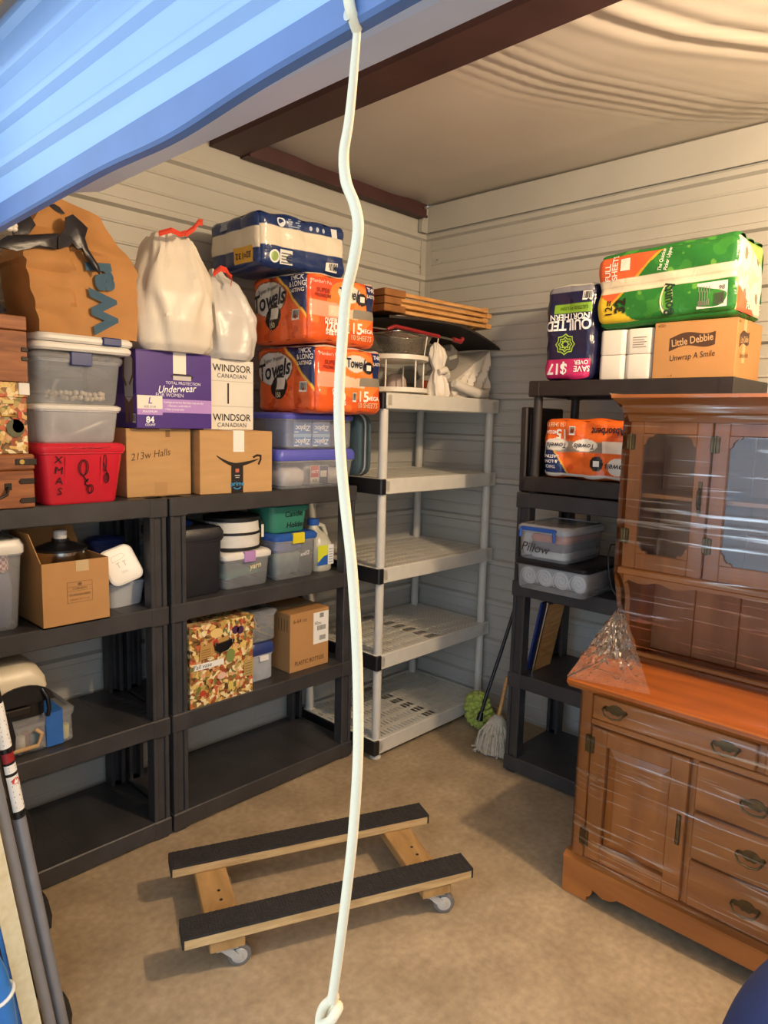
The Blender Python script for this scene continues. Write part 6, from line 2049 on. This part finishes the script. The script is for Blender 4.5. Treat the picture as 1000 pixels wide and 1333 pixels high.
def glass_door(x0, x1, hinge_side, name='glazed_door'):
    z0, z1, st = U0 + 0.022, U1 - 0.028, 0.052
    rail = 0.06
    d_ = G()
    for a, b in ((x0, x0 + st), (x1 - st, x1)):
        d_.box(a, b, UY0, UY0 + 0.02, z0, z1, 0.003)
    d_.box(x0 + st, x1 - st, UY0, UY0 + 0.02, z0, z0 + rail, 0.003).box(x0 + st, x1 - st, UY0, UY0 + 0.02, z1 - rail * 0.75, z1, 0.003)
    # notched ogee corners of the opening
    for cx, sx in ((x0 + st, 1), (x1 - st, -1)):
        for cz, sz in ((z0 + rail, 1), (z1 - rail * 0.75, -1)):
            pts = [(cx, cz), (cx + sx * 0.040, cz), (cx + sx * 0.034, cz + sz * 0.010), (cx + sx * 0.022, cz + sz * 0.010), (cx + sx * 0.012, cz + sz * 0.022), (cx + sx * 0.010, cz + sz * 0.034), (cx, cz + sz * 0.042)]
            d_.prism(pts, UY0 + 0.001, UY0 + 0.019, 'y')
    d_ = d_.build(name, M_MAP, hutch)
    G().box(x0 + st - 0.004, x1 - st + 0.004, UY0 + 0.009, UY0 + 0.012, z0 + rail - 0.004, z1 - rail * 0.75 + 0.004).build('pane', M_GLASS, d_)
    hx = x0 + 0.006 if hinge_side < 0 else x1 - 0.006
    kx = x1 - st * 0.5 if hinge_side < 0 else x0 + st * 0.5
    for z in (z0 + 0.12, z1 - 0.075):
        G().box(hx - 0.016, hx + 0.016, UY0 - 0.004, UY0 + 0.004, z - 0.028, z + 0.028, 0.002).cyl((hx, UY0 - 0.004, z - 0.03), (hx, UY0 - 0.004, z + 0.03), 0.005, n=8).build('hinge', M_PULL, d_)
    k_ = G().box(kx - 0.007, kx + 0.007, UY0 - 0.004, UY0, 1.44, 1.56, 0.002).build('door_pull', M_PULL, d_)
    G().tube([(kx, UY0 - 0.004, 1.535), (kx, UY0 - 0.02, 1.525), (kx, UY0 - 0.02, 1.475), (kx, UY0 - 0.004, 1.465)], 0.004, 8).build('bail', M_PULL, k_, smooth=50)


glass_door(-0.598, -0.305, -1)
glass_door(-0.300, 0.300, -1)
glass_door(0.305, 0.598, 1)

# --- stretch film
def film_mat():
    m = bpy.data.materials.new('stretch_film')
    m.use_nodes = True
    N, L = m.node_tree.nodes, m.node_tree.links
    N.remove(N['Principled BSDF'])
    out = N['Material Output']
    tc = N.new('ShaderNodeTexCoord')
    mp = N.new('ShaderNodeMapping')
    mp.inputs['Rotation'].default_value = (0, math.radians(-9), 0)
    mp.inputs['Scale'].default_value = (1.1, 3, 26)
    L.new(tc.outputs['Object'], mp.inputs['Vector'])
    nz = N.new('ShaderNodeTexNoise')
    nz.inputs['Scale'].default_value = 2.4
    nz.inputs['Detail'].default_value = 6
    nz.inputs['Distortion'].default_value = 0.4
    L.new(mp.outputs['Vector'], nz.inputs['Vector'])
    n2 = N.new('ShaderNodeTexNoise')
    n2.inputs['Scale'].default_value = 3.0
    L.new(tc.outputs['Object'], n2.inputs['Vector'])
    bp = N.new('ShaderNodeBump')
    bp.inputs['Strength'].default_value = 0.55
    bp.inputs['Distance'].default_value = 0.006
    L.new(nz.outputs['Fac'], bp.inputs['Height'])
    gl = N.new('ShaderNodeBsdfGlossy')
    gl.inputs['Roughness'].default_value = 0.10
    L.new(bp.outputs['Normal'], gl.inputs['Normal'])
    df = N.new('ShaderNodeBsdfDiffuse')
    df.inputs['Color'].default_value = (0.9, 0.9, 0.92, 1)
    tr = N.new('ShaderNodeBsdfTransparent')
    fr = N.new('ShaderNodeFresnel')
    fr.inputs['IOR'].default_value = 1.36
    L.new(bp.outputs['Normal'], fr.inputs['Normal'])
    mr = N.new('ShaderNodeMapRange')
    mr.inputs['From Min'].default_value = 0.56
    mr.inputs['From Max'].default_value = 0.72
    mr.inputs['To Min'].default_value = 0.0
    mr.inputs['To Max'].default_value = 0.10
    L.new(nz.outputs['Fac'], mr.inputs['Value'])
    m1 = N.new('ShaderNodeMixShader')
    L.new(mr.outputs['Result'], m1.inputs['Fac'])
    L.new(tr.outputs['BSDF'], m1.inputs[1])
    L.new(df.outputs['BSDF'], m1.inputs[2])
    ms = N.new('ShaderNodeMapRange')                       # stretched ridges of the film shine
    ms.inputs['From Min'].default_value = 0.57
    ms.inputs['From Max'].default_value = 0.70
    ms.inputs['To Min'].default_value = 0.0
    ms.inputs['To Max'].default_value = 0.45
    L.new(nz.outputs['Fac'], ms.inputs['Value'])
    ad = N.new('ShaderNodeMath')
    ad.operation = 'ADD'
    ad.use_clamp = True
    L.new(fr.outputs['Fac'], ad.inputs[0])
    L.new(ms.outputs['Result'], ad.inputs[1])
    m2 = N.new('ShaderNodeMixShader')
    L.new(ad.outputs['Value'], m2.inputs['Fac'])
    L.new(m1.outputs['Shader'], m2.inputs[1])
    L.new(gl.outputs['BSDF'], m2.inputs[2])
    L.new(m2.outputs['Shader'], out.inputs['Surface'])
    return m


M_FILM = film_mat()


def fold(x, z, amp=0.004):
    return amp * (math.sin(z * 21 - x * 3.5) + 0.6 * math.sin(z * 47 - x * 8 + 1) + 0.5 * noise.noise(Vector((x * 4, 0, z * 9))))


def base_film(u, v):
    """wraps left side, front and right side of the base in one sheet"""
    z = 0.165 + 0.632 * v
    s = u * (0.5 + 1.30 + 0.5)
    e = 0.6065
    out_y = -0.008
    if s < 0.5:
        return (-e - 0.001, out_y + (0.5 - s) + 0.004, z)
    if s > 1.8:
        return (e + 0.001, out_y + (s - 1.8) + 0.004, z)
    f = (s - 0.5) / 1.3
    k = min(1.0, min(f, 1 - f) * 2 * e / 0.10)             # tight at the corners, bridging the pulls between
    return (-e + 2 * e * f, out_y - k * (0.024 + abs(fold(f, z))), z)


G().grid(150, 60, base_film).build('film_around_base', M_FILM, hutch, smooth=60, recalc=False)


def hutch_film(u, v):
    z = 0.90 + 0.965 * v
    s = u * (0.3 + 1.24 + 0.3)
    e = 0.612 + 0.050 * max(0, (v - 0.93) / 0.07)
    oy = UY0 - 0.034 - 0.028 * max(0, (v - 0.90) / 0.10)
    if v < 0.32:
        oy += 0.10 * ((0.32 - v) / 0.32)
    if s < 0.3:
        return (-e - 0.001, min(0.55, oy + 0.3 - s), z)
    if s > 1.54:
        return (e + 0.001, min(0.55, oy + s - 1.54), z)
    f = (s - 0.3) / 1.24
    return (-e + 2 * e * f, oy - 0.7 * abs(fold(f + 3, z)), z)


G().grid(140, 70, hutch_film).build('film_around_top', M_FILM, hutch, smooth=60, recalc=False)
M_CRINK = clear_mat('crinkled_film', (0.95, 0.93, 0.9), body=0.05, rough=0.08, bump=0.9, bscale=30, ior=1.3)


def tent(u, v):
    apex = Vector((-0.612, 0.30, 1.06))
    a = Vector((-0.648, -0.036, 0.836))
    b = Vector((-0.36, 0.02, 0.838))
    base = a.lerp(b, u)
    p = apex.lerp(base, v)
    n = 0.018 * noise.noise(Vector((u * 14, v * 12, 0))) * math.sin(PI * min(1, v * 1.02)) * (0.3 + 0.7 * math.sin(PI * u))
    return (p.x + n * 0.7, p.y - n, p.z + 0.5 * n)


G().grid(40, 40, tent).build('film_tent', M_CRINK, hutch, smooth=60, recalc=False)


def tent2(u, v):
    apex = Vector((-0.612, 0.30, 1.06))
    a = Vector((-0.648, -0.036, 0.836))
    b = Vector((-0.648, 0.40, 0.836))
    p = apex.lerp(a.lerp(b, u), v)
    n = 0.016 * noise.noise(Vector((u * 11 + 7, v * 12, 0))) * math.sin(PI * v)
    return (p.x - abs(n), p.y, p.z + n)


G().grid(30, 30, tent2).build('film_tent', M_CRINK, hutch, smooth=60, recalc=False)

# ================================================================== furniture dolly
M_OAK = wood_mat('raw_dolly_wood', '#cdae7c', '#ab895a', scale=9, stretch=(0.6, 5, 5), rough=0.65)
M_OAK2 = wood_mat('worn_cross_board', '#b8905c', '#94703f', scale=6, stretch=(3, 0.7, 3), rough=0.65)
M_CARP = mat('black_ribbed_carpet', '#2b2724', rough=0.95, vary=0.25, scale=30, bump=0.5, bscale=120)
M_CAST = mat('zinc_caster_fork', '#c4c1b9', rough=0.38, metal=0.35, vary=0.08)
M_TYRE = mat('grey_rubber_wheel', '#6e6a66', rough=0.5, vary=0.1)
dolly = thing('furniture_dolly', 'wooden furniture dolly with carpeted rails and swivel casters on the floor', 'dolly', (1.556, 1.762, 0.0), -24.0)
for y in (-0.182, 0.182):
    rail = G().box(-0.50, 0.50, y - 0.046, y + 0.046, 0.122, 0.160, 0.004).build('rail', M_OAK, dolly)
    c = G()
    for k in range(100):                                   # ribbed carpet, one rib every centimetre
        x = -0.502 + 1.004 * k / 100
        c.box(x + 0.0006, x + 0.0098, y - 0.047, y + 0.047, 0.1595, 0.1655 + 0.0008 * (k % 2))
    c.box(-0.502, 0.502, y - 0.048, y + 0.048, 0.156, 0.1645, 0.002)
    for sx in (-1, 1):
        c.box(sx * 0.503, sx * 0.498, y - 0.047, y + 0.047, 0.128, 0.164)
    c.build('carpet_strip', M_CARP, rail)
for x in (-0.365, 0.365):
    b = G().box(x - 0.055, x + 0.055, -0.222, 0.222, 0.085, 0.1225, 0.003).build('cross_board', M_OAK2, dolly)
    for yy in (-0.03, 0.02):
        G().cyl((x + 0.01, yy, 0.1215), (x + 0.01, yy, 0.1232), 0.006, n=10).build('screw', M_IRON, b)
for x in (-0.365, 0.365):
    for y in (-0.182, 0.182):
        k = G()
        k.box(x - 0.035, x + 0.035, y - 0.035, y + 0.035, 0.079, 0.0855, 0.002)
        cs = k.build('caster', M_CAST, dolly)
        off = 0.042
        rot = Matrix.Translation((x, y, 0)) @ Matrix.Rotation(math.radians(-18 if x > 0 else -6), 4, 'Z')
        f = G()
        f.cyl((0, 0, 0.068), (0, 0, 0.08), 0.024, n=16, M=rot)
        for s in (-1, 1):
            f.loft([[(-0.018, s * 0.017, 0.070), (0.022, s * 0.017, 0.070), (0.022, s * 0.022, 0.070), (-0.018, s * 0.022, 0.070)], [(off - 0.010, s * 0.017, 0.028), (off + 0.012, s * 0.017, 0.028), (off + 0.012, s * 0.022, 0.028), (off - 0.010, s * 0.022, 0.028)]], M=rot)
        f.cyl((off, -0.024, 0.038), (off, 0.024, 0.038), 0.008, n=10, M=rot)
        f.build('fork', M_CAST, cs, smooth=40)
        w_ = G()
        prof = [(0.010, -0.014), (0.033, -0.014), (0.038, -0.009), (0.038, 0.009), (0.033, 0.014), (0.010, 0.014)]
        rings = [[(off + r_ * math.cos(2 * PI * i / 28), yy, 0.038 + r_ * math.sin(2 * PI * i / 28)) for i in range(28)] for r_, yy in prof]
        w_.loft(rings, M=rot)
        wh = w_.build('wheel', M_TYRE, cs, smooth=40)
        hb = G()
        for s in (-1, 1):
            hb.loft([[(off + r_ * math.cos(2 * PI * i / 20), s * yy, 0.038 + r_ * math.sin(2 * PI * i / 20)) for i in range(20)] for r_, yy in ((0.026, 0.0135), (0.024, 0.0155), (0.012, 0.0155))], M=rot)
        hb.build('hub', M_CAST, wh, smooth=40)

# ================================================================== door rope
M_ROPE = mat('white_braided_rope', '#e4d5b4', rough=0.7, vary=0.04, bump=0.12, bscale=260)
rp = [(0.533, 2.125), (0.5345, 2.11), (0.539, 2.066), (0.544, 2.032), (0.55, 2.005), (0.546, 1.978), (0.533, 1.954), (0.527, 1.931), (0.532, 1.902), (0.543, 1.866), (0.548, 1.816), (0.551, 1.761), (0.547, 1.705), (0.538, 1.649), (0.526, 1.585), (0.517, 1.512), (0.512, 1.437), (0.511, 1.368), (0.516, 1.286), (0.525, 1.207), (0.536, 1.125), (0.545, 1.065)]


def catmull(P, n=6):
    out = []
    for i in range(len(P) - 1):
        p0, p1, p2, p3 = P[max(i - 1, 0)], P[i], P[i + 1], P[min(i + 2, len(P) - 1)]
        for k in range(n):
            t_ = k / n
            out.append(0.5 * ((2 * p1) + (p2 - p0) * t_ + (2 * p0 - 5 * p1 + 4 * p2 - p3) * t_ ** 2 + (3 * p1 - p0 - 3 * p2 + p3) * t_ ** 3))
    return out + [P[-1]]


t = thing('door_rope', 'white braided pull rope hanging from the blue roll-up door', 'rope', (0.5, 0.53, 1.04))
pts = catmull([Vector((0.004, y - 0.53, z - 1.04)) for y, z in rp])
G().tube(pts, [0.0035 + 0.0022 * min(1, i / 30) for i in range(len(pts))], 12).build('rope_length', M_ROPE, t, smooth=60)
G().tube(catmull([Vector(p) for p in ((0.004, 0.015, 0.03), (0.014, 0.022, 0.018), (0.004, 0.030, 0.006), (-0.008, 0.022, -0.002), (-0.004, 0.010, 0.006), (0.010, 0.010, 0.016), (0.012, 0.022, 0.004), (0.002, 0.026, -0.012))]), 0.006, 10).build('end_knot', M_ROPE, t, smooth=60)
G().tube(catmull([Vector(p) for p in ((0.004, 0.004, 1.075), (-0.008, 0.0, 1.085), (-0.010, 0.002, 1.10), (0.0, 0.004, 1.108))]), 0.0055, 10).build('bar_hitch', M_ROPE, t, smooth=60)

# ================================================================== folded ladder, board and blue bags by the door
M_ALU = mat('grey_painted_tube', '#8f9096', rough=0.35, metal=0.4, vary=0.06)
t = thing('step_ladder', 'folded grey tube step ladder with black treads leaning on the front wall', 'ladder', (0.68, 1.84, 0.0))
B1, B2 = Vector((-0.001, -0.01, 0.0)), Vector((-0.222, -0.01, 1.64))
d1 = B2 - B1
G().tube([B1 + d1 * (k / 8) for k in range(9)], 0.0165, 14).build('front_rail', M_ALU, t, smooth=40)
C1, C2 = Vector((-0.036, -0.04, 0.0)), Vector((-0.215, -0.04, 1.25))
d2 = C2 - C1
G().tube([C1 + d2 * (k / 8) for k in range(9)], 0.0145, 14).build('rear_rail', M_ALU, t, smooth=40)
for D1, dd, r_ in ((B1 + Vector((0, 0.36, 0)), d1, 0.0165), (C1 + Vector((0, 0.34, 0)), d2, 0.0145)):
    G().tube([D1 + dd * (k / 8) for k in range(9)], r_, 14).build('far_rail', M_ALU, t, smooth=40)
for f in (0.045, 0.245, 0.40, 0.57, 0.74, 0.9):
    c = B1 + d1 * f
    s = G()
    e = d1.normalized()
    o_ = e.cross(Vector((0, 1, 0))).normalized()
    a = c + Vector((0, 0.02, 0))
    q = [a + e * 0.04 + o_ * 0.012, a - e * 0.04 + o_ * 0.012, a - e * 0.04 - o_ * 0.012, a + e * 0.04 - o_ * 0.012]
    s.loft([q, [p + Vector((0, 0.32, 0)) for p in q]])
    s.build('tread', M_DARK, t)
    k = G()
    k.loft([[c + e * z_ + Vector((x_ * (1 - abs(z_) * 6), y_, 0)) for x_, y_ in ((0.012, 0.0), (0.038, 0.012), (0.038, 0.03), (0.012, 0.035))] for z_ in (-0.055, -0.02, 0.03, 0.05)])
    k.build('tread_bracket', M_DARK, t)
G().tube([B1 + d1 * 0.432, B1 + d1 * 0.7, B1 + d1 * 0.99], 0.0170, 14).build('upper_sleeve', M_DARK, t, smooth=40)
e = d1.normalized()
side = Vector((0.35, -0.94, 0)).normalized()


def label_on_tube(f0, f1, col, lines, nm, acc=None):
    g_ = G()
    rings = []
    for k in range(2):
        c = B1 + d1 * (f0 if k == 0 else f1)
        fr_ = (side - e * side.dot(e)).normalized()
        sd = e.cross(fr_)
        rings.append([c + (fr_ * math.cos(a) + sd * math.sin(a)) * 0.0176 for a in [math.radians(q) for q in range(-70, 71, 14)]])
    g_.loft(rings, False, False, closed=False)
    g_.build(nm, col, t)
    pr = Print(1, 1, 1)

    def mp_(x, y, lift):
        c = B1 + d1 * y
        fr_ = (side - e * side.dot(e)).normalized()
        sd = e.cross(fr_)
        a = x / 0.0172
        return tuple(c + (fr_ * math.cos(a) + sd * math.sin(a)) * (0.0178 + lift))
    pr.map = mp_
    for k in range(lines):
        y = f0 + (f1 - f0) * (k + 0.7) / (lines + 0.6)
        pr.rect(-0.011, y, 0.009 - 0.003 * (k % 3), y + (f1 - f0) * 0.22 / lines, '#3a3a40', 0.0003)
    if acc:
        pr.ell(0.0, f0 + (f1 - f0) * acc[0], 0.010, (f1 - f0) * acc[1], '#c9392e', 0.0006)
    if pr.v:
        pr.build(t, 'label_print', 0.4)


label_on_tube(0.445, 0.505, M_LIDW, 6, 'warning_label', (0.85, 0.09))
label_on_tube(0.510, 0.524, M_LIDW, 2, 'maker_label')
label_on_tube(0.528, 0.544, M_REDP, 0, 'round_label')
label_on_tube(0.552, 0.625, M_LIDW, 9, 'warning_label')
for f in (0.438, 0.548):
    c = B1 + d1 * f + side * 0.017
    G().cyl(c, c + side * 0.004, 0.006, n=10).build('rivet', M_DARK, t)

M_SPEC = mat('cream_speckled_laminate', '#e2d6b4', rough=0.45, second='#d3c39a', scale=45)
t = thing('table_leaf', 'cream speckled board edge standing between ladder and blue tarp', 'board', (0.592, 1.75, 0.0))
g = G()
lean = Vector((-0.114, 0, 0.85))
q = [Vector((0.021, 0, 0)), Vector((-0.021, 0, 0)), Vector((-0.021, 0.30, 0)), Vector((0.021, 0.30, 0))]
g.loft([q, [p + lean for p in q]])
g.build('board_body', M_SPEC, t)
M_BTARP = mat('cobalt_tarp', '#2f76c4', rough=0.38, vary=0.12, bump=0.5, bscale=10)
q = [Vector((-0.0215, 0.004, 0)), Vector((-0.031, 0.004, 0)), Vector((-0.031, 0.30, 0)), Vector((-0.0215, 0.30, 0))]
G().loft([q, [p + lean * 0.93 for p in q]]).build('blue_backing', M_BTARP, t)
t = thing('rolled_tarp', 'blue rolled tarp tied with a white strap beside the cream board', 'tarp', (0.520, 1.72, 0.0))
tp = [Vector((-0.050 * k / 8, 0.0, 0.44 * k / 8)) for k in range(9)]
G().tube(tp, [0.026, 0.032, 0.03, 0.033, 0.03, 0.032, 0.033, 0.03, 0.02], 18).build('tarp_roll', M_BTARP, t, smooth=50)
G().tube([tp[6] + Vector((0.036 * math.cos(a), 0.036 * math.sin(a), 0.01 * math.cos(a))) for a in [2 * PI * k / 20 for k in range(20)]], 0.005, 8, closed=True).build('strap', M_LIDW, t, smooth=50)

# ================================================================== navy cloth bundle beside the hutch
M_NCL = mat('navy_quilted_cloth', '#1f2c58', rough=0.85, vary=0.12, bump=0.35, bscale=12)
t = thing('cloth_bundle', 'navy blue cloth bundle standing in front of the maple hutch', 'bundle', (1.62, 0.16, 0.0))


def bundle(i, j):
    a = 2 * PI * i / 64
    v = j / 30
    r_ = 0.30 * (1 - v ** 3.2) ** 0.5 * (0.96 + 0.1 * math.sin(v * 2))
    n = 0.022 * math.sin(a * 9 + v * 5 + 2 * math.sin(a * 2)) * (0.4 + v) + 0.012 * noise.noise(Vector((math.cos(a) * 2, math.sin(a) * 2, v * 3)))
    return ((r_ + n * (1 - v)) * math.cos(a) + 0.03 * v, (r_ + n * (1 - v)) * math.sin(a) * 0.93, 0.66 * v)


G().loft([[bundle(i, j) for i in range(64)] for j in range(31)]).build('bundle_body', M_NCL, t, smooth=60)
for k in range(3):
    pts = [Vector((x, y, z)) * 1.006 for x, y, z in [bundle(34 + 6 * k + j * 0.25, j) for j in range(2, 26)]]
    G().tube(pts, 0.006, 6).build('seam', M_NCL, t, smooth=60)
